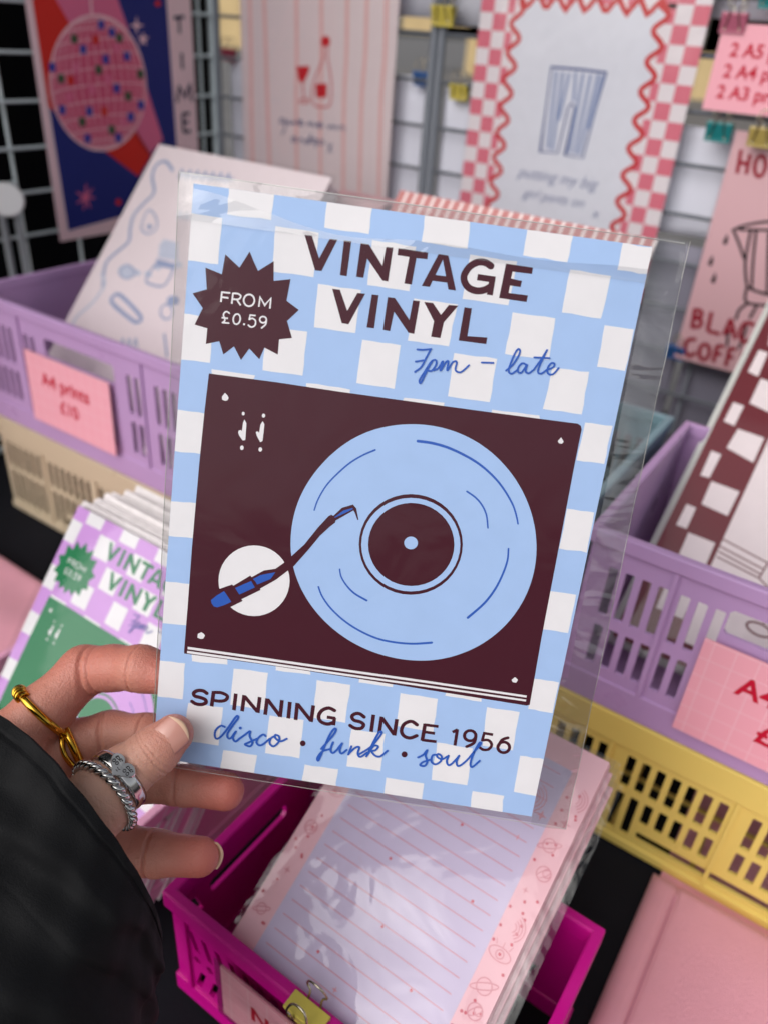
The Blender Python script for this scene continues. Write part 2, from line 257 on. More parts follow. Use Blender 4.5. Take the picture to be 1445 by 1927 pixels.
["p","base",3,[44.28,93.15,44.09,94.62,43.96,96.11,43.87,97.61,43.84,99.1,43.85,100.6,43.91,102.1,44.02,103.61,44.17,105.11,44.38,106.61,44.64,108.08,44.94,109.54,45.3,110.97,45.71,112.4,46.17,113.81,46.69,115.22,47.26,116.63,47.89,118.03,48.57,119.42,49.3,120.8,50.09,122.17,50.94,123.55,51.84,124.92,52.8,126.29,53.79,127.62,54.83,128.9,55.92,130.14,57.05,131.36,58.23,132.54,59.44,133.66,60.67,134.71,61.94,135.69,63.24,136.61,64.58,137.47,65.93,138.28,67.31,139.02,68.71,139.7,70.14,140.32,71.59,140.88,73.06,141.39,74.53,141.85,76.01,142.26,77.52,142.61,79.03,142.91,80.54,143.16,82.06,143.36,83.58,143.51,85.1,143.61,86.62,143.65,88.14,143.64,89.66,143.57,91.18,143.45,92.69,143.28,94.21,143.04,95.71,142.76,97.21,142.41,98.69,142.01,100.17,141.55,101.64,141.04,103.1,140.47,104.53,139.84,105.96,139.14,107.37,138.39,108.77,137.58,110.14,136.71,111.49,135.78,112.82,134.79,114.13,133.73,115.41,132.62,116.66,131.46,117.87,130.25,119.03,128.99,120.16,127.67,121.25,126.31,122.28,124.91,123.26,123.48,124.18,122.02,125.05,120.52,125.87,118.98,126.62,117.43,127.32,115.85,127.95,114.25,128.53,112.62,129.05,110.98,129.5,109.31,129.89,107.64,130.22,105.95,130.48,104.24,130.68,102.52,130.81,100.79,130.87,99.05,130.86,97.31,130.78,95.55,130.63,93.8,130.41,92.04,130.1,90.29,129.72,88.54,129.27,86.79,128.74,85.05,128.13,83.32,127.44,81.63,126.67,79.95,125.82,78.28,124.89,76.63,123.88,75.03,122.81,73.49,121.65,71.99,120.41,70.53,119.1,69.12,117.74,67.78,116.34,66.52,114.89,65.34,113.38,64.23,111.83,63.2,110.27,62.25,108.72,61.39,107.19,60.61,105.64,59.93,104.11,59.33,102.58,58.8,101.06,58.33,99.58,57.93,98.11,57.6,96.66,57.34,95.19,57.13,93.7,56.96,92.19,56.84,90.68,56.76,89.14,56.74,87.58,56.77,85.98,56.86,84.34,57.0,82.66,57.2,80.95,57.45,79.23,57.78,77.51,58.18,75.78,58.67,74.02,59.22,72.26,59.85,70.52,60.55,68.82,61.31,67.16,62.15,65.51,63.06,63.9,64.03,62.34,65.06,60.85,66.13,59.41,67.25,58.03,68.42,56.7,69.65,55.44,70.9,54.24,72.18,53.12,73.49,52.05,74.83,51.06,76.2,50.13,77.59,49.28,78.97,48.49,80.36,47.78,81.76,47.13,83.17,46.54,84.58,46.01,86.0,45.55,87.42,45.15,88.84,44.81,90.27,44.52,91.7]],
["p","dark",4,[104.49,103.66,104.73,100.77,104.53,97.85,103.87,95.0,102.79,92.28,101.29,89.76,99.42,87.5,97.22,85.57,94.74,84.01,92.05,82.87,89.21,82.18,86.3,81.95,83.4,82.2,80.57,82.91,77.89,84.08,75.44,85.66,73.26,87.61,71.43,89.89,69.97,92.43,68.93,95.17,68.33,98.04,68.18,100.96,68.48,103.87,69.22,106.68,70.38,109.34,71.93,111.78,73.83,113.94,76.02,115.78,78.46,117.24,81.09,118.31,83.85,118.95,86.66,119.15,89.47,118.91,92.21,118.23,94.81,117.13,97.22,115.63,99.37,113.77,101.21,111.59,102.7,109.14,103.81,106.48]],
["p","base",5,[103.66,103.45,103.88,100.76,103.67,98.05,103.04,95.39,101.99,92.86,100.55,90.51,98.76,88.41,96.66,86.6,94.3,85.15,91.73,84.08,89.03,83.42,86.26,83.2,83.5,83.42,80.81,84.08,78.27,85.15,75.93,86.61,73.87,88.42,72.13,90.53,70.75,92.88,69.76,95.43,69.2,98.09,69.06,100.81,69.36,103.51,70.07,106.14,71.18,108.62,72.66,110.89,74.47,112.92,76.57,114.63,78.9,116.01,81.41,117.01,84.04,117.62,86.73,117.82,89.4,117.6,92.01,116.98,94.49,115.97,96.78,114.58,98.82,112.85,100.57,110.83,101.98,108.55,103.02,106.07]],
["p","dark",6,[101.58,103.21,101.77,100.82,101.59,98.42,101.04,96.07,100.13,93.83,98.89,91.75,97.33,89.9,95.51,88.31,93.45,87.03,91.23,86.09,88.88,85.52,86.48,85.34,84.08,85.54,81.74,86.12,79.53,87.08,77.5,88.37,75.7,89.98,74.18,91.85,72.97,93.93,72.1,96.19,71.6,98.55,71.47,100.96,71.72,103.35,72.33,105.68,73.28,107.87,74.56,109.89,76.13,111.68,77.96,113.2,79.98,114.42,82.17,115.31,84.46,115.84,86.8,116.01,89.13,115.81,91.41,115.25,93.57,114.34,95.57,113.11,97.35,111.57,98.88,109.76,100.11,107.74,101.02,105.53]],
["p","base",7,[88.8,101.8,88.8,101.18,88.65,100.58,88.34,100.04,87.9,99.59,87.35,99.26,86.74,99.09,86.11,99.07,85.5,99.21,84.95,99.51,84.5,99.93,84.18,100.46,84.01,101.05,84.0,101.67,84.16,102.27,84.47,102.81,84.91,103.26,85.46,103.58,86.06,103.76,86.69,103.77,87.3,103.63,87.85,103.34,88.3,102.91,88.62,102.39]],
["s","ink",4,0.99,0.53,0,1,[83.48,137.71,88.05,137.77,93.5,137.1,99.09,135.53,103.98,133.62,108.2,131.29,112.59,128.03,116.32,124.26,119.32,120.35,121.07,117.02,122.24,113.98]],
["s","ink",4,0.62,0.54,0,1,[102.85,122.78,106.06,121.12,108.78,118.74,110.89,115.46,112.19,110.97]],
["s","ink",4,0.57,0.89,0,1,[120.56,104.61,120.93,100.3,120.25,95.21,118.54,89.07,115.58,83.08,110.71,76.72]],
["s","ink",4,0.62,0.47,0,1,[69.49,132.55,65.36,129.99,61.17,126.47,57.1,121.68,54.12,117.25,51.97,112.11,51.1,108.1]],
["s","ink",4,0.49,0.74,0,1,[62.68,87.8,63.59,84.98,65.98,81.96,69.12,79.48,73.82,77.49]],
["s","ink",4,0.59,0.84,0,1,[55.88,79.93,57.75,76.37,61.5,72.23,66.87,68.31,72.97,65.37,79.77,63.4,86.37,62.99,92.83,63.52,99.37,65.03]],
["p","white",3,[45.28,80.57,45.35,78.44,45.09,76.3,44.53,74.21,43.66,72.22,42.51,70.38,41.11,68.73,39.49,67.32,37.68,66.19,35.74,65.36,33.72,64.86,31.66,64.7,29.62,64.89,27.64,65.41,25.79,66.26,24.11,67.41,22.64,68.84,21.41,70.51,20.45,72.37,19.8,74.37,19.46,76.47,19.44,78.62,19.74,80.75,20.35,82.82,21.25,84.78,22.43,86.58,23.84,88.17,25.46,89.53,27.24,90.61,29.15,91.4,31.13,91.87,33.14,92.02,35.13,91.84,37.06,91.34,38.87,90.52,40.54,89.41,42.0,88.03,43.23,86.42,44.21,84.61,44.9,82.64]],
["p","dark",5,[19.01,72.84,24.53,75.83,25.06,75.45,30.87,80.31,31.36,79.74,35.58,83.02,39.67,84.31,42.32,86.87,44.68,89.62,49.11,95.12,53.2,102.09,56.31,106.64,57.31,107.42,58.07,107.1,60.69,110.42,64.38,112.22,65.74,111.01,67.03,107.04,66.69,106.86,65.32,109.58,64.83,110.12,59.05,105.5,58.97,104.73,57.35,103.04,54.17,99.08,50.57,93.11,45.99,86.08,44.25,84.38,40.22,80.16,34.85,75.89,35.08,75.4,28.44,70.7,29.0,70.12,23.37,66.08,17.07,65.86]],
["p","ink",6,[31.91,79.17,34.53,81.09,39.8,83.03,38.35,80.19,33.65,77.28,32.92,78.35]],
["p","ink",6,[25.76,74.71,31.37,78.3,32.96,76.05,27.53,72.41]],
["p","ink",6,[17.29,68.57,19.49,70.92,21.84,72.83,23.24,71.19,24.87,69.12,22.61,67.56,19.89,66.12,18.62,66.25,17.71,67.31]],
["p","ink",6,[58.43,106.65,61.39,109.6,64.41,110.99,64.59,110.52,62.1,108.77,58.75,106.52]],
["p","dark",2,[20.08,191.67,21.56,188.97,23.39,185.95,28.29,189.69,28.86,183.52,34.38,184.8,33.77,177.81,38.17,175.44,34.64,171.36,36.89,166.05,32.62,165.03,32.71,159.97,27.95,161.63,26.58,157.57,22.89,160.62,20.43,156.46,17.65,160.62,14.27,157.44,12.52,161.62,8.04,160.08,8.13,165.28,3.74,165.89,6.05,171.64,2.29,175.91,6.93,177.85,5.94,184.67,11.55,183.31,12.17,189.7,17.22,186.18]],
["s","white",3,0.58,0.58,0,0,[12.08,177.83,12.0,174.43]],
["s","white",3,0.57,0.57,0,0,[11.97,177.64,14.88,177.74]],
["s","white",3,0.57,0.57,0,0,[11.99,176.04,14.41,176.07]],
["s","white",3,0.58,0.58,0,0,[15.8,177.86,15.68,174.33]],
["s","white",3,0.58,0.58,0,0,[17.21,175.97,18.68,174.26]],
["s","white",3,0.57,0.57,0,0,[24.8,174.62,24.92,177.8,26.71,175.36,28.51,177.87,28.53,174.54]],
["s","white",3,0.57,0.57,0,1,[15.81,177.75,17.48,177.85,18.47,177.22,17.82,176.12,15.79,175.9]],
["s","white",3,0.57,0.57,1,1,[23.13,176.48,23.12,176.06,23.03,175.64,22.85,175.26,22.6,174.92,22.28,174.65,21.92,174.46,21.53,174.36,21.13,174.35,20.74,174.44,20.38,174.62,20.07,174.88,19.83,175.2,19.66,175.59,19.57,176.0,19.58,176.42,19.67,176.84,19.85,177.22,20.11,177.56,20.42,177.83,20.78,178.02,21.17,178.12,21.57,178.12,21.96,178.04,22.32,177.86,22.63,177.6,22.87,177.27,23.04,176.89]],
["s","white",3,0.52,0.52,0,1,[15.15,171.21,14.05,171.6,13.21,170.52,13.76,169.21,13.71,168.36,13.06,167.84]],
["s","white",3,0.52,0.52,0,0,[12.94,167.83,15.43,167.99]],
["s","white",3,0.52,0.52,0,0,[12.68,169.42,14.86,169.48]],
["s","white",3,0.52,0.52,1,1,[18.96,169.64,18.91,169.27,18.81,168.91,18.65,168.59,18.45,168.32,18.21,168.12,17.96,168.0,17.69,167.95,17.44,168.0,17.19,168.12,16.98,168.32,16.81,168.59,16.69,168.91,16.62,169.26,16.61,169.64,16.66,170.01,16.77,170.37,16.92,170.69,17.13,170.95,17.36,171.16,17.61,171.28,17.88,171.32,18.14,171.28,18.38,171.16,18.59,170.96,18.76,170.69,18.88,170.37,18.95,170.02]],
["p","white",3,[20.78,168.36,20.73,168.14,20.56,167.99,20.33,167.96,20.13,168.06,20.04,168.26,20.09,168.48,20.26,168.64,20.49,168.67,20.69,168.56]],
["s","white",3,0.52,0.52,0,0,[24.03,171.64,22.17,171.57,21.99,170.1]],
["s","white",3,0.52,0.52,0,1,[21.99,170.1,23.01,170.6,24.13,169.91,24.03,168.39,22.84,167.74,21.86,168.21]],
["s","white",3,0.52,0.52,1,1,[27.72,170.83,27.72,170.6,27.66,170.37,27.54,170.16,27.38,169.98,27.19,169.83,26.96,169.72,26.72,169.66,26.47,169.66,26.22,169.7,26.0,169.79,25.81,169.93,25.66,170.1,25.56,170.3,25.51,170.52,25.51,170.75,25.58,170.98,25.69,171.19,25.85,171.37,26.05,171.52,26.27,171.62,26.52,171.68,26.76,171.69,27.01,171.65,27.23,171.56,27.42,171.42,27.57,171.25,27.67,171.05]],
["s","white",3,0.52,0.52,0,1,[27.72,170.89,27.62,169.31,26.39,167.93]],
["p","dark",2,[37.44,199.13,39.85,199.22,42.99,192.52,45.73,199.02,48.26,199.07,44.22,188.75,42.1,188.64]],
["p","dark",2,[50.37,199.12,52.77,199.21,52.64,188.25,50.38,188.23]],
["p","dark",2,[55.87,198.99,58.53,199.0,63.75,192.98,64.14,198.89,66.4,199.07,66.2,188.38,64.37,188.43,58.56,194.6,58.1,188.46,55.72,188.43]],
["p","dark",2,[68.03,199.06,77.77,198.98,77.79,196.92,74.25,196.8,73.91,188.43,71.48,188.45,71.96,196.84,68.04,196.89]],
["p","dark",2,[48.38,183.64,50.94,183.69,54.19,177.33,56.8,183.42,59.35,183.54,55.16,173.11,52.86,173.15]],
["p","dark",2,[61.55,183.6,63.8,183.67,63.71,172.97,61.24,172.92]],
["p","dark",2,[66.76,183.48,69.13,183.51,74.81,177.19,75.11,183.56,77.35,183.63,77.02,173.01,75.1,173.1,69.45,179.13,68.98,172.79,66.68,172.9]],
["p","dark",2,[81.17,198.96,83.3,198.99,79.84,188.5,77.22,188.46]],
["p","dark",3,[82.26,198.98,84.34,198.95,88.47,188.54,85.99,188.52]],
["s","dark",2,1.9,1.9,0,0,[80.16,191.49,85.51,191.53]],
["s","dark",2,2.21,2.21,0,1,[98.42,197.55,96.47,198.34,94.05,198.14,91.74,196.47,90.42,193.81,90.77,191.67,92.49,189.9,95.2,189.32,97.69,189.98,99.49,191.28]],
["s","dark",2,1.95,1.95,0,0,[94.68,193.57,100.53,193.55]],
["s","dark",3,1.96,1.96,0,0,[99.58,193.79,99.56,188.59]],
["p","dark",2,[103.09,198.92,111.87,198.85,111.85,196.87,105.6,196.78,105.47,194.59,109.08,194.33,108.98,192.38,105.53,192.41,105.5,190.03,111.79,190.13,111.71,188.04,102.71,188.08]],
["p","dark",2,[78.74,183.55,81.69,183.63,84.85,180.24,86.94,183.71,90.0,183.88,86.18,178.05,85.8,172.84,82.67,172.86,82.9,177.92]],
["p","dark",2,[92.07,183.65,94.5,183.67,94.52,174.69,101.06,175.15,101.03,173.01,91.9,172.9]],
["s","dark",2,1.45,1.45,0,1,[18.77,30.83,17.32,31.6,15.24,31.37,13.83,30.12,14.33,28.93,16.5,28.66,18.41,28.1,18.74,26.88,17.19,25.85,14.98,25.73,13.41,26.48]],
["s","dark",2,1.46,1.46,0,0,[21.34,32.15,21.06,25.67]],
["s","dark",2,1.33,1.33,0,1,[21.49,31.67,24.37,31.96,26.66,31.02,26.22,29.29,24.09,28.42,21.3,28.33]],
["s","dark",2,1.45,1.45,0,0,[29.82,32.57,29.7,25.54]],
["s","dark",2,1.45,1.45,0,0,[33.02,32.48,32.83,25.63]],
["s","dark",2,1.45,1.45,0,0,[33.18,32.0,38.69,26.44]],
["s","dark",2,1.45,1.45,0,0,[38.96,32.66,38.86,25.96]],
["s","dark",2,1.45,1.45,0,0,[41.8,32.57,41.73,25.68]],
["s","dark",2,1.45,1.45,0,0,[41.95,32.22,47.45,26.02]],
["s","dark",2,1.45,1.45,0,0,[47.43,32.83,47.48,25.7]],
["s","dark",2,1.45,1.45,0,0,[50.52,32.59,50.63,25.6]],
["s","dark",2,1.45,1.45,0,0,[53.34,32.63,53.49,25.45]],
["s","dark",2,1.45,1.45,0,0,[53.51,32.15,59.27,26.12]],
["s","dark",2,1.45,1.45,0,0,[59.45,32.65,59.39,25.63]],
["s","dark",2,1.44,1.44,0,1,[67.6,31.89,65.34,32.52,62.92,31.09,61.95,28.5,63.0,26.44,65.57,25.79,67.76,26.81]],
["s","dark",2,1.32,1.32,0,0,[65.11,28.66,68.34,28.7]],
["s","dark",2,1.33,1.33,0,0,[67.97,28.89,67.95,25.69]],
["s","dark",2,1.41,1.41,0,1,[78.98,31.1,77.16,32.13,75.38,31.82,74.41,30.47,75.39,29.14,77.79,28.81,79.2,27.85,78.47,26.23,76.15,25.83,74.21,26.69]],
["s","dark",2,1.41,1.41,0,0,[82.34,32.64,82.43,25.41]],
["s","dark",2,1.41,1.41,0,0,[85.47,32.36,85.46,25.48]],
["s","dark",2,1.41,1.41,0,0,[85.68,31.8,91.04,25.69]],
["s","dark",2,1.41,1.41,0,0,[91.12,32.29,91.15,25.33]],
["s","dark",2,1.41,1.41,0,0,[101.86,32.2,101.81,24.92]],
["s","dark",2,1.19,1.19,0,0,[101.66,31.72,106.93,31.88]],
["s","dark",2,1.19,1.19,0,0,[101.71,28.74,106.06,28.82]],
["s","dark",2,1.19,1.19,0,0,[101.69,25.28,107.18,25.48]],
["s","dark",2,1.4,1.4,0,1,[98.92,31.24,96.62,32.27,94.16,30.72,93.5,27.84,94.73,25.8,97.16,25.32,99.46,26.7]],
["s","dark",2,1.18,1.18,0,0,[112.51,30.45,114.24,31.8]],
["s","dark",2,1.19,1.19,0,0,[114.09,31.92,114.25,25.05]],
["s","dark",2,1.19,1.19,1,1,[121.28,30.48,121.3,30.0,121.23,29.52,121.04,29.08,120.77,28.69,120.42,28.37,120.0,28.14,119.55,28.0,119.07,27.97,118.61,28.05,118.17,28.24,117.78,28.52,117.47,28.87,117.24,29.29,117.11,29.75,117.09,30.23,117.17,30.7,117.35,31.15,117.63,31.54,117.98,31.86,118.4,32.09,118.85,32.22,119.32,32.25,119.79,32.17,120.22,31.99,120.61,31.71,120.92,31.35,121.15,30.93]],
["s","dark",2,1.19,1.19,0,1,[121.35,30.04,121.06,27.36,118.7,25.37]],
["s","dark",2,1.11,1.11,0,0,[127.57,32.01,124.23,32.03,123.98,29.15]],
["s","dark",2,1.12,1.12,0,1,[124.0,29.0,126.28,29.4,127.76,27.78,127.03,25.77,125.12,25.13,123.67,25.79]],
["s","dark",2,1.19,1.19,1,1,[134.51,27.83,134.54,27.33,134.46,26.84,134.28,26.38,134.0,25.97,133.64,25.64,133.22,25.4,132.75,25.26,132.26,25.23,131.78,25.31,131.33,25.5,130.93,25.79,130.6,26.16,130.36,26.6,130.22,27.08,130.19,27.58,130.27,28.07,130.45,28.52,130.73,28.93,131.09,29.26,131.52,29.5,131.98,29.64,132.47,29.67,132.95,29.58,133.4,29.39,133.8,29.11,134.13,28.74,134.37,28.3]],
["s","dark",2,1.18,1.18,0,1,[133.23,31.65,131.25,30.41,130.28,27.54]],
["s","ink",8,0.62,0.62,0,1,[78.78,168.14,80.7,168.28,83.34,168.91]],
["s","ink",8,0.63,0.63,0,1,[83.22,168.83,82.18,166.0,80.94,162.66,79.07,160.73]],
["s","ink",8,0.62,0.62,0,1,[78.84,164.14,81.41,164.9]],
["s","ink",8,0.63,0.63,0,1,[84.32,165.11,83.16,162.17,81.88,158.14,81.34,157.26,81.04,158.35,82.24,161.12,84.08,164.95,85.47,165.47,85.7,163.99,84.66,161.99,83.5,161.69]],
["s","ink",8,0.63,0.63,0,1,[84.66,161.99,86.53,162.92,87.79,165.6,87.44,162.25,88.72,165.2,89.59,165.66,89.65,162.7,91.12,165.67,92.37,165.85,92.39,163.21,94.26,162.82,96.58,165.39]],
["s","ink",8,0.62,0.62,0,1,[100.6,166.88,104.4,167.28]],
["s","ink",8,0.61,0.61,0,1,[108.98,165.43,110.8,167.53,112.17,170.66,112.38,172.45,111.53,172.72,110.54,170.11,109.79,165.74,110.98,164.66,112.81,166.37]],
["s","ink",8,0.62,0.62,0,1,[115.12,168.27,113.76,168.47,112.74,166.75,113.19,165.37,114.27,165.65,115.51,168.32,115.36,166.2,116.48,165.57,118.0,167.03]],
["s","ink",8,0.62,0.62,0,1,[118.0,167.03,119.83,170.76,121.09,173.86]],
["s","ink",8,0.62,0.62,0,1,[121.09,173.86,119.67,168.78,119.45,166.38,120.7,166.1,122.27,167.64]],
["s","ink",8,0.62,0.62,0,1,[117.41,170.94,122.36,171.38]],
["s","ink",8,0.62,0.62,0,1,[122.1,167.48,124.07,168.61,124.3,169.82,123.18,169.8,122.34,167.97,122.91,166.35,124.49,166.44,125.93,168.61]],
["s","ink",8,0.82,0.82,0,1,[26.85,17.97,25.25,18.21,23.5,15.96,23.37,13.33,24.38,12.46,26.02,14.05,28.06,17.66,30.34,22.32,31.28,23.51,31.6,22.53,30.21,19.84,28.23,15.61,28.4,13.68,29.58,13.63,30.98,16.41]],
["s","ink",8,0.83,0.83,0,1,[31.3,16.79,30.37,14.02,31.45,12.51,33.18,14.25,35.0,16.13]],
["s","ink",8,0.83,0.83,0,1,[35.0,16.13,36.71,17.85,36.68,15.77,38.02,13.39,37.32,11.43,35.28,11.87,36.31,12.77,39.61,15.1]],
["s","ink",8,0.83,0.83,0,1,[42.79,16.83,41.75,17.29,40.15,15.59,39.59,13.53,40.87,12.45,42.53,13.52,44.4,15.93]],
["s","ink",8,0.82,0.82,0,1,[46.24,17.42,44.8,16.0,44.72,13.9,46.28,13.0,48.0,15.12,48.0,17.4,46.53,17.99,46.55,16.7,48.66,15.56,50.95,17.07]],
["p","ink",8,[33.42,18.65,33.34,18.25,33.08,17.97,32.72,17.91,32.41,18.09,32.26,18.45,32.34,18.84,32.61,19.12,32.96,19.18,33.27,19.0]],
["p","dark",2,[58.35,16.27,58.33,15.84,58.18,15.45,57.92,15.12,57.58,14.92,57.2,14.85,56.83,14.93,56.51,15.16,56.28,15.49,56.17,15.89,56.19,16.32,56.34,16.72,56.6,17.04,56.94,17.24,57.32,17.31,57.69,17.23,58.01,17.01,58.24,16.67]],
["s","ink",8,0.82,0.82,0,1,[64.51,15.06,66.46,18.33,68.47,21.92,69.13,24.1,68.4,24.36,67.1,21.68,65.65,16.24,64.39,11.11,63.83,9.83,63.56,11.16,65.09,14.05,67.51,15.39]],
["s","ink",8,0.83,0.83,0,1,[68.64,18.58,68.09,15.36,69.07,14.09,70.55,15.79,72.1,18.79]],
["s","ink",8,0.83,0.83,0,1,[72.1,18.79,71.56,15.64,72.53,14.44,74.16,16.29]],
["s","ink",8,0.83,0.83,0,1,[75.79,18.14,75.09,14.49]],
["s","ink",8,0.82,0.82,0,1,[75.26,14.98,77.3,17.75,78.8,18.27,78.58,15.49,79.79,14.27,81.95,16.47]],
["s","ink",8,0.81,0.81,0,1,[78.89,15.08,82.83,18.82,85.32,23.04,86.43,25.8,85.41,25.85,83.84,21.42,81.99,14.86]],
["s","ink",8,0.82,0.82,0,1,[82.31,15.53,84.08,19.64,85.82,19.8,85.1,18.15,83.71,17.3,85.28,15.74,87.19,15.77,89.52,18.62]],
["p","dark",2,[97.17,18.28,97.16,17.83,97.02,17.42,96.77,17.08,96.42,16.87,96.03,16.8,95.64,16.89,95.3,17.12,95.05,17.46,94.92,17.88,94.92,18.33,95.07,18.74,95.33,19.08,95.67,19.29,96.06,19.36,96.45,19.27,96.79,19.04,97.04,18.7]],
["s","ink",8,0.82,0.82,0,1,[101.31,17.78,103.12,19.32,104.28,21.5,103.97,19.09,105.0,16.75,104.35,14.72,102.6,14.64,103.45,16.17,106.21,17.73]],
["s","ink",8,0.81,0.81,0,1,[108.2,20.21,106.61,19.55,106.52,17.02,108.16,16.01,109.95,17.62,110.02,19.77,108.54,20.57,108.4,19.33,110.34,18.6,112.13,20.14]],
["s","ink",8,0.82,0.82,0,1,[112.54,20.51,112.28,17.88,113.5,16.56,115.35,19.03,116.48,21.2]],
["s","ink",8,0.8,0.8,0,1,[116.48,21.2,115.94,18.29,117.05,16.81,119.46,19.52,121.93,24.12,123.66,27.44,123.07,27.79,121.73,23.33,121.19,18.83,122.12,17.32,124.44,20.39]]],
"disco": [
["p","navy",1,[6.81,262.83,11.56,9.87,71.67,14.73,174.83,23.4,175.86,93.9,175.05,231.36,174.31,278.6]],
["p","red",2,[7.44,254.89,19.68,255.95,33.95,223.45,45.09,206.41,136.16,77.34,114.03,56.3,72.19,85.4,8.3,131.44,7.57,221.97]],
["p","rose",2,[19.68,255.95,98.29,262.77,108.75,227.64,120.78,196.62,155.26,93.14,133.55,77.53,44.97,205.66,33.95,223.45]],
["s","blush",3,2.51,2.51,0,0,[77.85,261.0,74.41,225.72,73.66,211.37]],
["p","hot",4,[137.34,156.54,137.04,147.78,135.55,139.01,132.88,130.41,129.08,122.18,124.23,114.47,118.41,107.45,111.76,101.26,104.4,96.02,96.51,91.84,88.24,88.78,79.77,86.89,71.26,86.19,62.87,86.67,54.77,88.28,47.09,90.99,39.97,94.7,33.52,99.33,27.82,104.79,22.96,110.94,18.99,117.69,15.95,124.9,13.88,132.46,12.79,140.24,12.66,148.13,13.5,156.0,15.27,163.74,17.94,171.25,21.46,178.42,25.78,185.16,30.85,191.36,36.58,196.94,42.9,201.82,49.73,205.92,56.97,209.18,64.52,211.55,72.29,212.96,80.14,213.38,87.97,212.79,95.64,211.16,103.04,208.51,110.03,204.85,116.48,200.22,122.26,194.67,127.25,188.28,131.35,181.15,134.44,173.39,136.46,165.14]],
["s","blush",5,0.82,0.82,0,1,[57.85,209.44,58.86,209.99,61.12,210.63,64.46,211.3,68.59,211.95,73.15,212.52,77.74,212.96,81.96,213.22,85.4,213.29,87.75,213.15,88.78,212.81]],
["s","blush",5,0.82,0.82,0,1,[44.95,203.06,46.79,204.06,50.92,205.21,57.03,206.43,64.62,207.6,73.06,208.63,81.62,209.42,89.51,209.89,96.0,210.0,100.46,209.72,102.43,209.08]],
["s","blush",5,0.82,0.82,0,1,[33.63,194.05,36.17,195.44,41.92,197.02,50.43,198.66,61.04,200.25,72.91,201.62,85.0,202.67,96.23,203.27,105.51,203.37,111.91,202.94,114.75,202.01]],
["s","blush",5,0.83,0.83,0,1,[24.38,182.88,27.5,184.56,34.53,186.45,44.96,188.39,58.03,190.24,72.69,191.82,87.7,192.99,101.71,193.63,113.34,193.65,121.4,193.04,124.99,191.85]],
["s","blush",5,0.84,0.84,0,1,[17.64,170.05,21.16,171.93,29.1,174.0,40.91,176.09,55.73,178.04,72.41,179.68,89.56,180.84,105.61,181.4,118.99,181.29,128.27,180.49,132.42,179.06]],
["s","blush",5,0.85,0.85,0,1,[13.73,156.16,17.47,158.13,25.92,160.25,38.49,162.35,54.29,164.25,72.1,165.8,90.44,166.83,107.65,167.22,122.01,166.92,132.0,165.93,136.47,164.33]],
["s","blush",5,0.87,0.87,0,1,[12.89,141.84,16.66,143.81,25.18,145.85,37.86,147.82,53.79,149.55,71.76,150.89,90.28,151.7,107.65,151.87,122.15,151.38,132.23,150.24,136.75,148.54]],
["s","blush",5,0.88,0.88,0,1,[15.24,127.79,18.85,129.64,26.99,131.5,39.09,133.24,54.3,134.71,71.42,135.77,89.04,136.31,105.54,136.27,119.3,135.61,128.86,134.39,133.13,132.71]],
["s","blush",5,0.89,0.89,0,1,[20.77,114.73,24.01,116.36,31.33,117.96,42.19,119.39,55.81,120.55,71.1,121.31,86.78,121.61,101.42,121.38,113.59,120.64,122.02,119.44,125.79,117.89]],
["s","blush",5,0.9,0.9,0,1,[29.32,103.38,32.01,104.71,38.07,105.97,47.05,107.07,58.26,107.9,70.81,108.4,83.61,108.5,95.51,108.18,105.35,107.47,112.15,106.41,115.17,105.11]],
["s","blush",5,0.91,0.91,0,1,[40.56,94.46,42.51,95.41,46.92,96.29,53.44,97.04,61.55,97.57,70.57,97.85,79.72,97.84,88.17,97.53,95.13,96.96,99.9,96.16,102.02,95.22]],
["s","blush",5,0.91,0.91,0,1,[53.95,88.6,55.03,89.11,57.46,89.58,61.05,89.97,65.49,90.24,70.4,90.36,75.34,90.32,79.88,90.13,83.59,89.79,86.13,89.35,87.24,88.83]],
["s","blush",5,0.71,0.71,0,1,[63.21,211.23,50.28,206.23,38.62,198.54,28.74,188.55,21.07,176.72,15.96,163.57,13.66,149.67,14.35,135.66,18.08,122.21,24.78,109.99,34.23,99.7,46.03,91.98,59.63,87.39]],
["s","blush",5,0.71,0.71,0,1,[63.67,211.44,51.32,206.72,40.17,199.28,30.72,189.48,23.38,177.79,18.47,164.72,16.26,150.85,16.9,136.79,20.46,123.23,26.86,110.87,35.88,100.38,47.15,92.43,60.12,87.59]],
["s","blush",5,0.72,0.72,0,1,[64.41,211.68,53.01,207.26,42.7,200.08,33.94,190.49,27.12,178.94,22.56,165.93,20.48,152.06,21.06,137.94,24.33,124.27,30.23,111.73,38.55,101.04,48.96,92.87,60.92,87.77]],
["s","blush",5,0.72,0.72,0,1,[65.42,211.93,55.3,207.83,46.13,200.92,38.32,191.54,32.22,180.12,28.12,167.17,26.23,153.28,26.71,139.08,29.59,125.27,34.81,112.56,42.19,101.67,51.41,93.27,62.01,87.95]],
["s","blush",5,0.73,0.73,0,1,[66.66,212.19,58.14,208.42,50.38,201.78,43.75,192.61,38.55,181.31,35.02,168.41,33.38,154.48,33.73,140.19,36.12,126.22,40.5,113.33,46.7,102.23,54.45,93.63,63.34,88.1]],
["s","blush",5,0.74,0.74,0,1,[68.1,212.45,61.43,209.01,55.34,202.64,50.09,193.66,45.95,182.48,43.11,169.61,41.74,155.63,41.95,141.22,43.77,127.09,47.15,114.01,51.96,102.72,57.98,93.93,64.9,88.22]],
["s","blush",5,0.74,0.74,0,1,[69.7,212.7,65.1,209.57,60.86,203.47,57.18,194.68,54.23,183.6,52.17,170.74,51.13,156.69,51.17,142.15,52.33,127.86,54.58,114.59,57.82,103.13,61.91,94.17,66.62,88.32]],
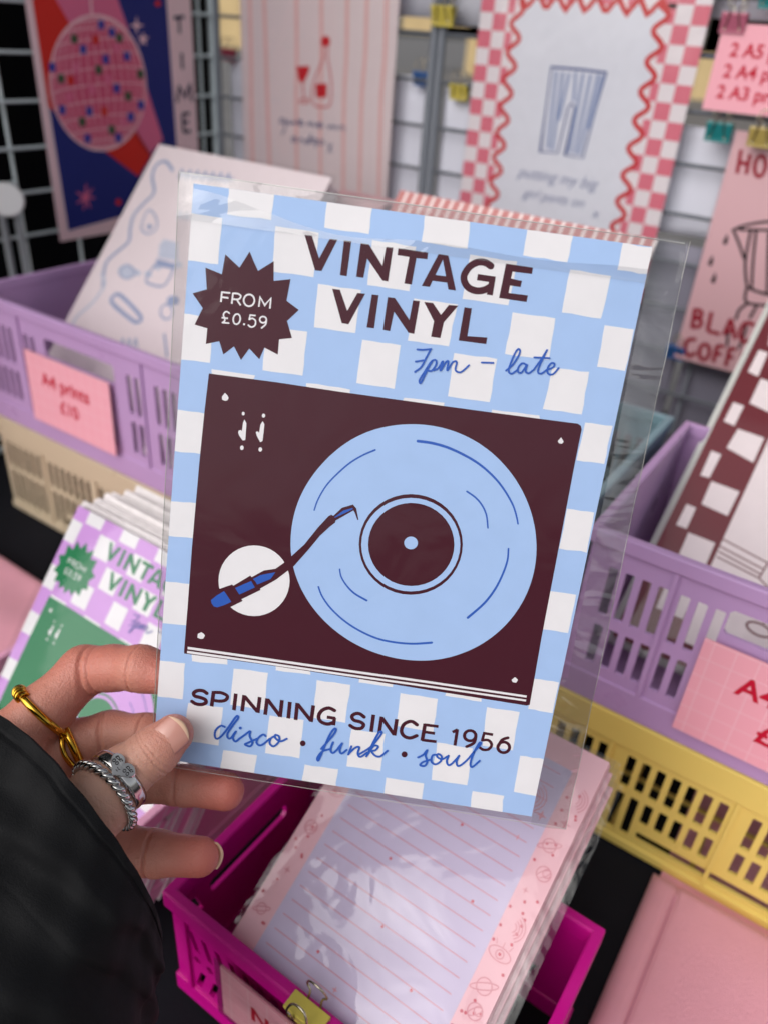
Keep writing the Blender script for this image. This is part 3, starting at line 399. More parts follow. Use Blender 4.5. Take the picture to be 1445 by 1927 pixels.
["s","blush",5,0.75,0.75,0,1,[71.4,212.93,69.03,210.1,66.8,204.24,64.81,195.62,63.18,184.62,61.98,171.76,61.28,157.63,61.14,142.95,61.58,128.49,62.59,115.05,64.13,103.43,66.12,94.34,68.46,88.38]],
["s","blush",5,0.76,0.76,0,1,[73.17,213.14,73.11,210.58,72.98,204.94,72.79,196.46,72.54,185.53,72.25,172.64,71.93,158.42,71.6,143.6,71.27,128.97,70.96,115.38,70.7,103.62,70.49,94.43,70.36,88.42]],
["s","blush",5,0.77,0.77,0,1,[74.93,213.32,77.21,210.99,79.23,205.53,80.87,197.18,82.05,186.28,82.7,173.35,82.77,159.03,82.24,144.07,81.11,129.29,79.45,115.55,77.34,103.69,74.89,94.45,72.26,88.41]],
["s","blush",5,0.78,0.78,0,1,[76.65,213.47,81.22,211.32,85.34,206.01,88.81,197.74,91.42,186.85,93.01,173.87,93.47,159.44,92.73,144.34,90.81,129.41,87.8,115.56,83.85,103.63,79.19,94.38,74.11,88.37]],
["s","blush",5,0.79,0.79,0,1,[78.27,213.57,85.0,211.56,91.14,206.35,96.35,198.12,100.34,187.23,102.85,174.17,103.68,159.63,102.75,144.39,100.06,129.35,95.73,115.41,90.02,103.45,83.25,94.22,75.86,88.3]],
["s","blush",5,0.8,0.8,0,1,[79.73,213.63,88.44,211.7,96.42,206.54,103.25,198.32,108.52,187.38,111.88,174.24,113.07,159.59,111.95,144.23,108.54,129.09,103.0,115.1,95.65,103.15,86.95,94.0,77.44,88.19]],
["s","blush",5,0.81,0.81,0,1,[81.0,213.65,91.42,211.73,101.03,206.57,109.28,198.32,115.68,187.31,119.79,174.08,121.29,159.31,120.01,143.85,115.96,128.64,109.34,114.64,100.56,102.74,90.15,93.7,78.8,88.06]],
["s","blush",5,0.82,0.82,0,1,[82.03,213.62,93.85,211.66,104.79,206.44,114.21,198.11,121.55,187.01,126.29,173.67,128.05,158.8,126.64,143.26,122.06,128.01,114.54,114.03,104.57,102.23,92.77,93.34,79.91,87.9]],
["s","blush",5,0.83,0.83,0,1,[82.78,213.55,95.65,211.48,107.57,206.15,117.88,197.71,125.92,186.49,131.13,173.03,133.09,158.07,131.58,142.47,126.59,127.22,118.41,113.3,107.54,101.63,94.7,92.93,80.73,87.72]],
["s","blush",5,0.83,0.83,0,1,[83.25,213.43,96.75,211.2,109.29,205.71,120.14,197.12,128.62,185.76,134.13,172.19,136.21,157.14,134.63,141.51,129.39,126.29,120.79,112.48,109.37,100.96,95.89,92.48,81.23,87.52]],
["s","blush",5,1.78,1.78,1,1,[136.08,156.46,135.78,147.83,134.31,139.21,131.7,130.76,127.97,122.66,123.21,115.08,117.51,108.18,110.98,102.09,103.78,96.94,96.04,92.82,87.93,89.81,79.61,87.95,71.26,87.25,63.04,87.71,55.08,89.3,47.55,91.95,40.55,95.6,34.21,100.15,28.61,105.52,23.83,111.57,19.92,118.21,16.94,125.32,14.9,132.76,13.81,140.43,13.69,148.2,14.51,155.95,16.24,163.59,18.86,170.99,22.32,178.05,26.57,184.69,31.55,190.8,37.18,196.29,43.4,201.1,50.11,205.14,57.23,208.35,64.65,210.67,72.28,212.05,79.99,212.46,87.68,211.87,95.22,210.26,102.48,207.64,109.33,204.03,115.66,199.46,121.32,193.99,126.22,187.69,130.23,180.67,133.26,173.03,135.23,164.91]],
["p","blue",6,[80.2,208.74,88.12,208.76,87.41,200.96,79.43,200.85]],
["p","blue",6,[92.81,202.71,100.94,202.69,100.28,194.74,92.09,194.67]],
["p","green",6,[45.68,195.32,53.19,195.24,52.34,187.56,44.78,187.54]],
["p","green",6,[101.62,197.8,109.91,197.74,109.28,189.69,100.94,189.65]],
["p","blue",6,[54.69,186.38,62.37,186.24,61.55,178.41,53.82,178.45]],
["p","blue",6,[81.34,178.22,89.44,178.02,88.72,169.91,80.57,170.02]],
["p","blue",6,[109.33,181.41,117.82,181.22,117.22,172.95,108.67,173.03]],
["p","green",6,[70.95,168.5,78.95,168.23,78.18,160.11,70.13,160.28]],
["p","blue",6,[15.82,170.46,23.04,170.21,22.08,162.5,14.8,162.65]],
["p","green",6,[24.17,160.49,31.56,160.17,30.61,152.3,23.17,152.52]],
["p","green",6,[125.58,164.62,134.41,164.3,133.87,155.74,124.99,155.96]],
["p","blue",6,[91.59,151.29,99.98,150.88,99.29,142.43,90.84,142.74]],
["p","green",6,[105.88,143.52,114.53,143.04,113.9,134.41,105.19,134.78]],
["p","blue",6,[53.21,130.35,61.15,129.79,60.3,121.41,52.3,121.87]],
["p","blue",6,[20.68,132.54,28.15,132.02,27.18,123.9,19.65,124.33]],
["p","blue",6,[122.55,134.56,131.49,134.0,130.93,125.16,121.92,125.61]],
["p","blue",6,[106.81,123.27,115.58,122.63,114.94,113.78,106.11,114.32]],
["p","green",6,[42.83,120.71,50.68,120.08,49.78,111.69,41.87,112.21]],
["p","green",6,[79.32,111.58,87.74,110.87,86.99,102.1,78.51,102.72]],
["p","blue",6,[46.84,104.51,54.82,103.76,53.93,95.17,45.89,95.82]],
["p","blue",6,[87.16,103.33,95.74,102.54,95.01,93.64,86.37,94.32]],
["p","rose",6,[43.49,169.9,51.09,169.64,50.22,161.73,42.56,161.89]],
["p","rose",6,[81.29,159.61,89.48,159.27,88.75,150.98,80.5,151.22]],
["p","rose",6,[59.77,150.76,67.71,150.35,66.89,142.13,58.9,142.44]],
["p","rose",6,[30.62,143.88,38.18,143.43,37.25,135.36,29.64,135.7]],
["p","rose",6,[96.94,188.91,105.2,188.78,104.55,180.68,96.23,180.7]],
["p","red",6,[71.16,195.31,79.02,195.23,78.27,187.37,70.35,187.35]],
["p","red",6,[35.31,158.9,42.85,158.57,41.95,150.61,34.35,150.84]],
["p","red",6,[72.27,129.81,80.5,129.25,79.72,120.72,71.44,121.19]],
["p","rose",6,[96.51,118.73,105.14,118.06,104.46,109.24,95.76,109.81]],
["p","blush",3,[131.4,214.68,132.36,207.46,140.95,206.21,131.96,204.31,129.16,196.87,128.22,204.17,119.81,205.43,128.62,207.32]],
["p","blush",3,[138.6,200.91,139.78,195.66,146.42,196.04,140.55,192.77,142.19,187.58,137.39,190.89,131.8,187.35,134.68,192.62,129.66,195.56,136.15,195.55]],
["p","red",3,[166.1,227.63,165.4,226.14,163.81,224.98,161.76,224.49,159.81,224.78,158.47,225.77,158.1,227.2,158.8,228.69,160.37,229.83,162.41,230.33,164.36,230.05,165.72,229.06]],
["p","red",3,[86.01,31.35,85.24,29.71,83.62,28.63,81.58,28.4,79.68,29.08,78.41,30.49,78.13,32.24,78.89,33.88,80.5,34.96,82.52,35.19,84.43,34.52,85.71,33.12]],
["s","rose",3,3.24,1.01,0,0,[38.65,42.21,41.87,55.48]],
["s","rose",3,3.29,1.03,0,0,[38.65,42.21,49.66,49.9]],
["s","rose",3,3.33,1.04,0,0,[38.65,42.21,51.05,39.66]],
["s","rose",3,3.32,1.04,0,0,[38.65,42.21,43.07,29.7]],
["s","rose",3,3.29,1.03,0,0,[38.65,42.21,34.33,29.09]],
["s","rose",3,3.23,1.01,0,0,[38.65,42.21,26.82,36.66]],
["s","rose",3,3.2,1.0,0,0,[38.65,42.21,27.78,48.03]],
["s","ink",2,3.61,3.61,0,0,[183.65,214.99,199.6,216.86]],
["s","ink",2,3.63,3.63,0,0,[191.55,215.67,191.44,200.41]],
["s","ink",2,3.75,3.75,0,0,[192.35,181.4,192.48,165.15]],
["s","ink",2,3.85,3.85,0,0,[180.83,131.21,185.93,147.55,193.73,136.46,202.07,148.84,204.54,131.57]],
["s","ink",2,3.95,3.95,0,0,[188.24,118.92,188.15,99.39]],
["s","ink",2,3.94,3.94,0,0,[188.21,118.55,199.5,118.92]],
["s","ink",2,3.95,3.95,0,0,[188.5,109.48,197.03,110.08]],
["s","ink",2,4.0,4.0,0,0,[188.15,99.39,199.59,99.98]]],
"wine": [
["s","salmon",1,5.76,5.76,0,1,[14.18,262.33,14.74,178.59,13.84,125.53,14.32,22.29]],
["s","salmon",1,5.64,5.64,0,1,[34.33,262.84,37.58,180.2,39.13,128.03,42.87,26.72]],
["s","salmon",1,5.44,5.44,0,1,[80.95,264.01,83.2,183.41,82.78,132.35,85.37,33.3]],
["s","salmon",1,5.28,5.28,0,1,[114.88,264.86,117.99,185.86,117.85,135.83,121.53,38.9]],
["s","salmon",1,5.13,5.13,0,1,[148.93,265.71,151.93,188.25,151.06,139.12,154.64,44.03]],
["s","salmon",1,5.02,5.02,0,1,[174.24,266.35,176.69,189.99,174.81,141.47,177.76,47.61]],
["s","salmon",1,4.91,4.91,0,1,[197.71,266.94,201.29,191.72,200.21,143.98,204.53,51.76]],
["p","red",2,[129.67,196.09,129.27,194.11,127.98,192.36,125.98,191.11,123.59,190.56,121.16,190.78,119.07,191.76,117.64,193.34,117.09,195.27,117.51,197.26,118.83,199.01,120.83,200.24,123.22,200.77,125.63,200.54,127.7,199.56,129.12,198.0]],
["s","red",2,1.54,1.54,0,1,[120.02,191.17,120.94,179.12,111.13,162.44,105.34,141.98,110.09,132.84,121.22,132.11,131.55,135.35,133.47,151.85,130.22,169.33,126.78,179.55,126.83,191.63]],
["p","red",2,[110.57,154.3,126.89,155.74,126.62,142.18,111.73,140.75]],
["p","red",2,[82.75,168.75,101.77,170.96,100.84,165.18,94.16,154.68,91.54,151.71,86.1,156.72]],
["s","red",2,1.79,1.79,0,0,[92.06,152.67,94.47,137.24]],
["s","red",2,1.35,1.35,1,1,[102.01,136.12,101.34,135.16,99.42,134.26,96.63,133.59,93.52,133.28,90.69,133.4,88.73,133.92,88.02,134.74,88.7,135.7,90.64,136.61,93.45,137.27,96.56,137.57,99.36,137.45,101.3,136.93]],
["s","ink",2,1.64,1.64,0,1,[65.79,113.43,60.15,113.79,58.72,109.74,64.94,109.84,67.19,113.58,65.79,103.7,61.53,97.31]],
["s","ink",2,1.63,1.63,0,1,[70.0,110.4,72.23,113.16,71.41,109.2,78.38,111.33]],
["s","ink",2,1.62,1.62,0,1,[78.36,113.83,81.72,110.35,86.63,115.69]],
["s","ink",2,1.6,1.6,0,1,[86.68,111.48,92.14,114.38,89.38,115.04,88.08,110.1,94.91,111.82]],
["s","ink",2,1.58,1.58,0,1,[100.37,111.47,102.47,115.13,104.46,110.98,107.86,115.35,109.86,111.01,115.12,115.01]],
["s","ink",2,1.57,1.57,0,1,[115.23,111.24,120.45,115.23,116.45,115.16,116.59,110.44,123.17,113.08]],
["s","ink",2,1.55,1.55,0,1,[129.73,114.76,131.18,111.16,134.96,115.34,137.74,111.53,140.68,115.98]],
["s","ink",2,1.54,1.54,0,1,[142.79,115.28,143.48,111.62]],
["s","ink",2,1.53,1.53,0,1,[146.84,112.01,147.95,115.86,151.84,115.37,153.33,111.44]],
["s","ink",2,1.65,1.65,0,1,[81.29,96.69,76.27,94.12,78.54,91.05,82.7,96.27,84.14,91.73]],
["s","ink",2,1.62,1.62,0,1,[88.33,91.65,89.66,95.73,93.82,95.26,94.71,91.84]],
["s","ink",2,1.62,1.62,0,1,[102.06,96.25,97.43,94.13,100.77,92.2,105.47,102.46,104.07,92.21]],
["s","ink",2,1.6,1.6,0,1,[112.9,98.52,107.52,96.52,111.67,93.92,114.25,98.68,112.33,89.72]],
["s","ink",2,1.59,1.59,0,1,[119.68,97.41,117.08,94.2,121.95,93.83,123.71,97.32,119.66,97.99]],
["s","ink",2,1.59,1.59,0,1,[130.44,95.84,136.12,86.91]],
["s","ink",2,1.59,1.59,0,1,[136.27,96.17,131.32,86.68]]],
"pants": [
["p","rose",1,[0.0,0.0,14.2,0.0,14.2,14.5,0.0,14.5]],
["p","rose",1,[199.19,0.0,213.39,0.0,213.39,14.5,199.19,14.5]],
["p","rose",1,[28.4,0.0,36.0,0.0,36.0,14.5,28.4,14.5]],
["p","rose",1,[177.39,0.0,184.99,0.0,184.99,14.5,177.39,14.5]],
["p","rose",1,[14.2,14.5,28.4,14.5,28.4,29.0,14.2,29.0]],
["p","rose",1,[184.99,14.5,199.19,14.5,199.19,29.0,184.99,29.0]],
["p","rose",1,[0.0,29.0,14.2,29.0,14.2,43.5,0.0,43.5]],
["p","rose",1,[199.19,29.0,213.39,29.0,213.39,43.5,199.19,43.5]],
["p","rose",1,[28.4,29.0,36.0,29.0,36.0,43.5,28.4,43.5]],
["p","rose",1,[177.39,29.0,184.99,29.0,184.99,43.5,177.39,43.5]],
["p","rose",1,[14.2,43.5,28.4,43.5,28.4,58.0,14.2,58.0]],
["p","rose",1,[184.99,43.5,199.19,43.5,199.19,58.0,184.99,58.0]],
["p","rose",1,[0.0,58.0,14.2,58.0,14.2,72.5,0.0,72.5]],
["p","rose",1,[199.19,58.0,213.39,58.0,213.39,72.5,199.19,72.5]],
["p","rose",1,[28.4,58.0,36.0,58.0,36.0,72.5,28.4,72.5]],
["p","rose",1,[177.39,58.0,184.99,58.0,184.99,72.5,177.39,72.5]],
["p","rose",1,[14.2,72.5,28.4,72.5,28.4,87.0,14.2,87.0]],
["p","rose",1,[184.99,72.5,199.19,72.5,199.19,87.0,184.99,87.0]],
["p","rose",1,[0.0,87.0,14.2,87.0,14.2,101.5,0.0,101.5]],
["p","rose",1,[199.19,87.0,213.39,87.0,213.39,101.5,199.19,101.5]],
["p","rose",1,[28.4,87.0,36.0,87.0,36.0,101.5,28.4,101.5]],
["p","rose",1,[177.39,87.0,184.99,87.0,184.99,101.5,177.39,101.5]],
["p","rose",1,[14.2,101.5,28.4,101.5,28.4,116.0,14.2,116.0]],
["p","rose",1,[184.99,101.5,199.19,101.5,199.19,116.0,184.99,116.0]],
["p","rose",1,[0.0,116.0,14.2,116.0,14.2,130.5,0.0,130.5]],
["p","rose",1,[199.19,116.0,213.39,116.0,213.39,130.5,199.19,130.5]],
["p","rose",1,[28.4,116.0,36.0,116.0,36.0,130.5,28.4,130.5]],
["p","rose",1,[177.39,116.0,184.99,116.0,184.99,130.5,177.39,130.5]],
["p","rose",1,[14.2,130.5,28.4,130.5,28.4,145.0,14.2,145.0]],
["p","rose",1,[184.99,130.5,199.19,130.5,199.19,145.0,184.99,145.0]],
["p","rose",1,[0.0,145.0,14.2,145.0,14.2,159.5,0.0,159.5]],
["p","rose",1,[199.19,145.0,213.39,145.0,213.39,159.5,199.19,159.5]],
["p","rose",1,[28.4,145.0,36.0,145.0,36.0,159.5,28.4,159.5]],
["p","rose",1,[177.39,145.0,184.99,145.0,184.99,159.5,177.39,159.5]],
["p","rose",1,[14.2,159.5,28.4,159.5,28.4,174.0,14.2,174.0]],
["p","rose",1,[184.99,159.5,199.19,159.5,199.19,174.0,184.99,174.0]],
["p","rose",1,[0.0,174.0,14.2,174.0,14.2,188.5,0.0,188.5]],
["p","rose",1,[199.19,174.0,213.39,174.0,213.39,188.5,199.19,188.5]],
["p","rose",1,[28.4,174.0,36.0,174.0,36.0,188.5,28.4,188.5]],
["p","rose",1,[177.39,174.0,184.99,174.0,184.99,188.5,177.39,188.5]],
["p","rose",1,[14.2,188.5,28.4,188.5,28.4,203.0,14.2,203.0]],
["p","rose",1,[184.99,188.5,199.19,188.5,199.19,203.0,184.99,203.0]],
["p","rose",1,[0.0,203.0,14.2,203.0,14.2,217.5,0.0,217.5]],
["p","rose",1,[199.19,203.0,213.39,203.0,213.39,217.5,199.19,217.5]],
["p","rose",1,[28.4,203.0,36.0,203.0,36.0,217.5,28.4,217.5]],
["p","rose",1,[177.39,203.0,184.99,203.0,184.99,217.5,177.39,217.5]],
["p","rose",1,[14.2,217.5,28.4,217.5,28.4,232.0,14.2,232.0]],
["p","rose",1,[184.99,217.5,199.19,217.5,199.19,232.0,184.99,232.0]],
["p","rose",1,[0.0,232.0,14.2,232.0,14.2,246.5,0.0,246.5]],
["p","rose",1,[199.19,232.0,213.39,232.0,213.39,246.5,199.19,246.5]],
["p","rose",1,[28.4,232.0,36.0,232.0,36.0,246.5,28.4,246.5]],
["p","rose",1,[177.39,232.0,184.99,232.0,184.99,246.5,177.39,246.5]],
["p","rose",1,[14.2,246.5,28.4,246.5,28.4,261.0,14.2,261.0]],
["p","rose",1,[184.99,246.5,199.19,246.5,199.19,261.0,184.99,261.0]],
["p","rose",1,[0.0,261.0,14.2,261.0,14.2,275.5,0.0,275.5]],
["p","rose",1,[199.19,261.0,213.39,261.0,213.39,275.5,199.19,275.5]],
["p","rose",1,[28.4,261.0,36.0,261.0,36.0,275.5,28.4,275.5]],
["p","rose",1,[177.39,261.0,184.99,261.0,184.99,275.5,177.39,275.5]],
["p","rose",1,[14.2,275.5,28.4,275.5,28.4,290.0,14.2,290.0]],
["p","rose",1,[184.99,275.5,199.19,275.5,199.19,290.0,184.99,290.0]],
["p","rose",1,[0.0,290.0,14.2,290.0,14.2,304.5,0.0,304.5]],
["p","rose",1,[199.19,290.0,213.39,290.0,213.39,304.5,199.19,304.5]],
["p","rose",1,[28.4,290.0,36.0,290.0,36.0,304.5,28.4,304.5]],
["p","rose",1,[177.39,290.0,184.99,290.0,184.99,304.5,177.39,304.5]],
["p","rose",1,[14.2,304.5,28.4,304.5,28.4,319.0,14.2,319.0]],
["p","rose",1,[184.99,304.5,199.19,304.5,199.19,319.0,184.99,319.0]],
["p","rose",1,[0.0,319.0,14.2,319.0,14.2,330.0,0.0,330.0]],
["p","rose",1,[199.19,319.0,213.39,319.0,213.39,330.0,199.19,330.0]],
["p","rose",1,[28.4,319.0,36.0,319.0,36.0,330.0,28.4,330.0]],
["p","rose",1,[177.39,319.0,184.99,319.0,184.99,330.0,177.39,330.0]],
["p","rose",1,[56.8,243.0,71.0,243.0,71.0,257.0,56.8,257.0]],
["p","rose",1,[85.2,243.0,99.4,243.0,99.4,257.0,85.2,257.0]],
["p","rose",1,[113.6,243.0,127.8,243.0,127.8,257.0,113.6,257.0]],
["p","rose",1,[142.0,243.0,156.2,243.0,156.2,257.0,142.0,257.0]],
["p","rose",1,[170.4,243.0,184.6,243.0,184.6,257.0,170.4,257.0]],
["p","rose",1,[42.6,257.5,56.8,257.5,56.8,271.5,42.6,271.5]],
["p","rose",1,[71.0,257.5,85.2,257.5,85.2,271.5,71.0,271.5]],
["p","rose",1,[99.4,257.5,113.6,257.5,113.6,271.5,99.4,271.5]],
["p","rose",1,[127.8,257.5,142.0,257.5,142.0,271.5,127.8,271.5]],
["p","rose",1,[156.2,257.5,170.4,257.5,170.4,271.5,156.2,271.5]],
["p","rose",1,[56.8,272.0,71.0,272.0,71.0,286.0,56.8,286.0]],
["p","rose",1,[85.2,272.0,99.4,272.0,99.4,286.0,85.2,286.0]],
["p","rose",1,[113.6,272.0,127.8,272.0,127.8,286.0,113.6,286.0]],
["p","rose",1,[142.0,272.0,156.2,272.0,156.2,286.0,142.0,286.0]],
["p","rose",1,[170.4,272.0,184.6,272.0,184.6,286.0,170.4,286.0]],
["p","rose",1,[42.6,286.5,56.8,286.5,56.8,300.5,42.6,300.5]],
["p","rose",1,[71.0,286.5,85.2,286.5,85.2,300.5,71.0,300.5]],
["p","rose",1,[99.4,286.5,113.6,286.5,113.6,300.5,99.4,300.5]],
["p","rose",1,[127.8,286.5,142.0,286.5,142.0,300.5,127.8,300.5]],
["p","rose",1,[156.2,286.5,170.4,286.5,170.4,300.5,156.2,300.5]],
["p","rose",1,[56.8,301.0,71.0,301.0,71.0,315.0,56.8,315.0]],
["p","rose",1,[85.2,301.0,99.4,301.0,99.4,315.0,85.2,315.0]],
["p","rose",1,[113.6,301.0,127.8,301.0,127.8,315.0,113.6,315.0]],
["p","rose",1,[142.0,301.0,156.2,301.0,156.2,315.0,142.0,315.0]],
["p","rose",1,[170.4,301.0,184.6,301.0,184.6,315.0,170.4,315.0]],
["p","rose",1,[42.6,315.5,56.8,315.5,56.8,329.5,42.6,329.5]],
["p","rose",1,[71.0,315.5,85.2,315.5,85.2,329.5,71.0,329.5]],
["p","rose",1,[99.4,315.5,113.6,315.5,113.6,329.5,99.4,329.5]],
["p","rose",1,[127.8,315.5,142.0,315.5,142.0,329.5,127.8,329.5]],
["p","rose",1,[156.2,315.5,170.4,315.5,170.4,329.5,156.2,329.5]],
["p","rose",1,[56.8,330.0,71.0,330.0,71.0,344.0,56.8,344.0]],
["p","rose",1,[85.2,330.0,99.4,330.0,99.4,344.0,85.2,344.0]],
["p","rose",1,[113.6,330.0,127.8,330.0,127.8,344.0,113.6,344.0]],
["p","rose",1,[142.0,330.0,156.2,330.0,156.2,344.0,142.0,344.0]],
["p","rose",1,[170.4,330.0,184.6,330.0,184.6,344.0,170.4,344.0]],
["p","white",2,[39.0,0.0,41.46,1.8,43.33,3.6,44.18,5.4,43.8,7.2,42.28,9.0,39.99,10.8,37.46,12.6,35.3,14.4,34.01,16.2,33.91,18.0,35.01,19.8,37.06,21.6,39.57,23.4,41.94,25.2,43.62,27.0,44.2,28.8,43.55,30.6,41.82,32.4,39.43,34.2,36.93,36.0,34.92,37.8,33.88,39.6,34.05,41.4,35.4,43.2,37.6,45.0,40.13,46.8,42.39,48.6,43.85,50.4,44.16,52.2,43.25,54.0,41.33,55.8,38.86,57.6,36.42,59.4,34.59,61.2,33.81,63.0,34.26,64.8,35.83,66.6,38.15,68.4,40.67,70.2,42.8,72.0,44.03,73.8,44.06,75.6,42.9,77.4,40.81,79.2,38.29,81.0,35.94,82.8,34.32,84.6,33.8,86.4,34.52,88.2,36.3,90.0,38.72,91.8,41.2,93.6,43.16,95.4,44.14,97.2,43.9,99.0,42.5,100.8,40.27,102.6,37.73,104.4,35.5,106.2,34.1,108.0,33.86,109.8,34.84,111.6,36.8,113.4,39.28,115.2,41.7,117.0,43.48,118.8,44.2,120.6,43.68,122.4,42.06,124.2,39.71,126.0,37.19,127.8,35.1,129.6,33.94,131.4,33.97,133.2,35.2,135.0,37.33,136.8,39.85,138.6,42.17,140.4,43.74,142.2,44.19,144.0,43.41,145.8,41.58,147.6,39.14,149.4,36.67,151.2,34.75,153.0,33.84,154.8,34.15,156.6,35.61,158.4,37.87,160.2,40.4,162.0,42.6,163.8,43.95,165.6,44.12,167.4,43.08,169.2,41.07,171.0,38.57,172.8,36.18,174.6,34.45,176.4,33.8,178.2,34.38,180.0,36.06,181.8,38.43,183.6,40.94,185.4,42.99,187.2,44.09,189.0,43.99,190.8,42.7,192.6,40.54,194.4,38.01,196.2,35.72,198.0,34.2,199.8,33.82,201.6,34.67,203.4,36.54,205.2,39.0,207.0,41.46,208.8,43.33,210.6,44.18,212.4,43.8,214.2,42.28,216.0,39.99,217.8,37.46,219.6,35.3,221.4,34.01,223.2,33.91,225.0,35.01,226.8,37.06,228.6,39.57,230.4,41.94,232.2,43.62,234.0,44.2,235.8,43.55,237.6,41.82,239.4,41.0,245.21,44.0,241.42,47.0,237.63,50.0,240.16,53.0,243.95,56.0,247.74,59.0,246.47,62.0,242.68,65.0,238.89,68.0,238.89,71.0,242.68,74.0,246.47,77.0,247.74,80.0,243.95,83.0,240.16,86.0,237.63,89.0,241.42,92.0,245.21,95.0,249.0,98.0,245.21,101.0,241.42,104.0,237.63,107.0,240.16,110.0,243.95,113.0,247.74,116.0,246.47,119.0,242.68,122.0,238.89,125.0,238.89,128.0,242.68,131.0,246.47,134.0,247.74,137.0,243.95,140.0,240.16,143.0,237.63,146.0,241.42,149.0,245.21,152.0,249.0,155.0,245.21,158.0,241.42,161.0,237.63,164.0,240.16,167.0,243.95,170.0,247.74,179.34,239.4,179.51,237.6,178.47,235.8,176.46,234.0,173.97,232.2,171.57,230.4,169.84,228.6,169.19,226.8,169.77,225.0,171.45,223.2,173.82,221.4,176.33,219.6,178.38,217.8,179.48,216.0,179.38,214.2,178.09,212.4,175.93,210.6,173.4,208.8,171.11,207.0,169.59,205.2,169.22,203.4,170.06,201.6,171.94,199.8,174.39,198.0,176.85,196.2,178.72,194.4,179.57,192.6,179.19,190.8,177.67,189.0,175.38,187.2,172.85,185.4,170.69,183.6,169.4,181.8,169.3,180.0,170.4,178.2,172.45,176.4,174.96,174.6,177.33,172.8,179.01,171.0,179.59,169.2,178.94,167.4,177.21,165.6,174.82,163.8,172.32,162.0,170.31,160.2,169.27,158.4,169.45,156.6,170.79,154.8,172.99,153.0,175.52,151.2,177.78,149.4,179.24,147.6,179.55,145.8,178.64,144.0,176.72,142.2,174.25,140.4,171.81,138.6,169.99,136.8,169.2,135.0,169.65,133.2,171.22,131.4,173.54,129.6,176.07,127.8,178.19,126.0,179.42,124.2,179.45,122.4,178.29,120.6,176.2,118.8,173.68,117.0,171.34,115.2,169.71,113.4,169.2,111.6,169.91,109.8,171.69,108.0,174.11,106.2,176.59,104.4,178.56,102.6,179.53,100.8,179.29,99.0,177.89,97.2,175.66,95.4,173.13,93.6,170.89,91.8,169.49,90.0,169.25,88.2,170.23,86.4,172.19,84.6,174.68,82.8,177.09,81.0,178.87,79.2,179.59,77.4,179.07,75.6,177.45,73.8,175.1,72.0,172.58,70.2,170.5,68.4,169.33,66.6,169.37,64.8,170.59,63.0,172.72,61.2,175.24,59.4,177.56,57.6,179.13,55.8,179.58,54.0,178.8,52.2,176.97,50.4,174.53,48.6,172.06,46.8,170.14,45.0,169.23,43.2,169.54,41.4,171.0,39.6,173.26,37.8,175.79,36.0,177.99,34.2,179.34,32.4,179.51,30.6,178.47,28.8,176.46,27.0,173.97,25.2,171.57,23.4,169.84,21.6,169.19,19.8,169.77,18.0,171.45,16.2,173.82,14.4,176.33,12.6,178.38,10.8,179.48,9.0,179.38,7.2,178.09,5.4,175.93,3.6,173.4,1.8,171.11,0.0]],
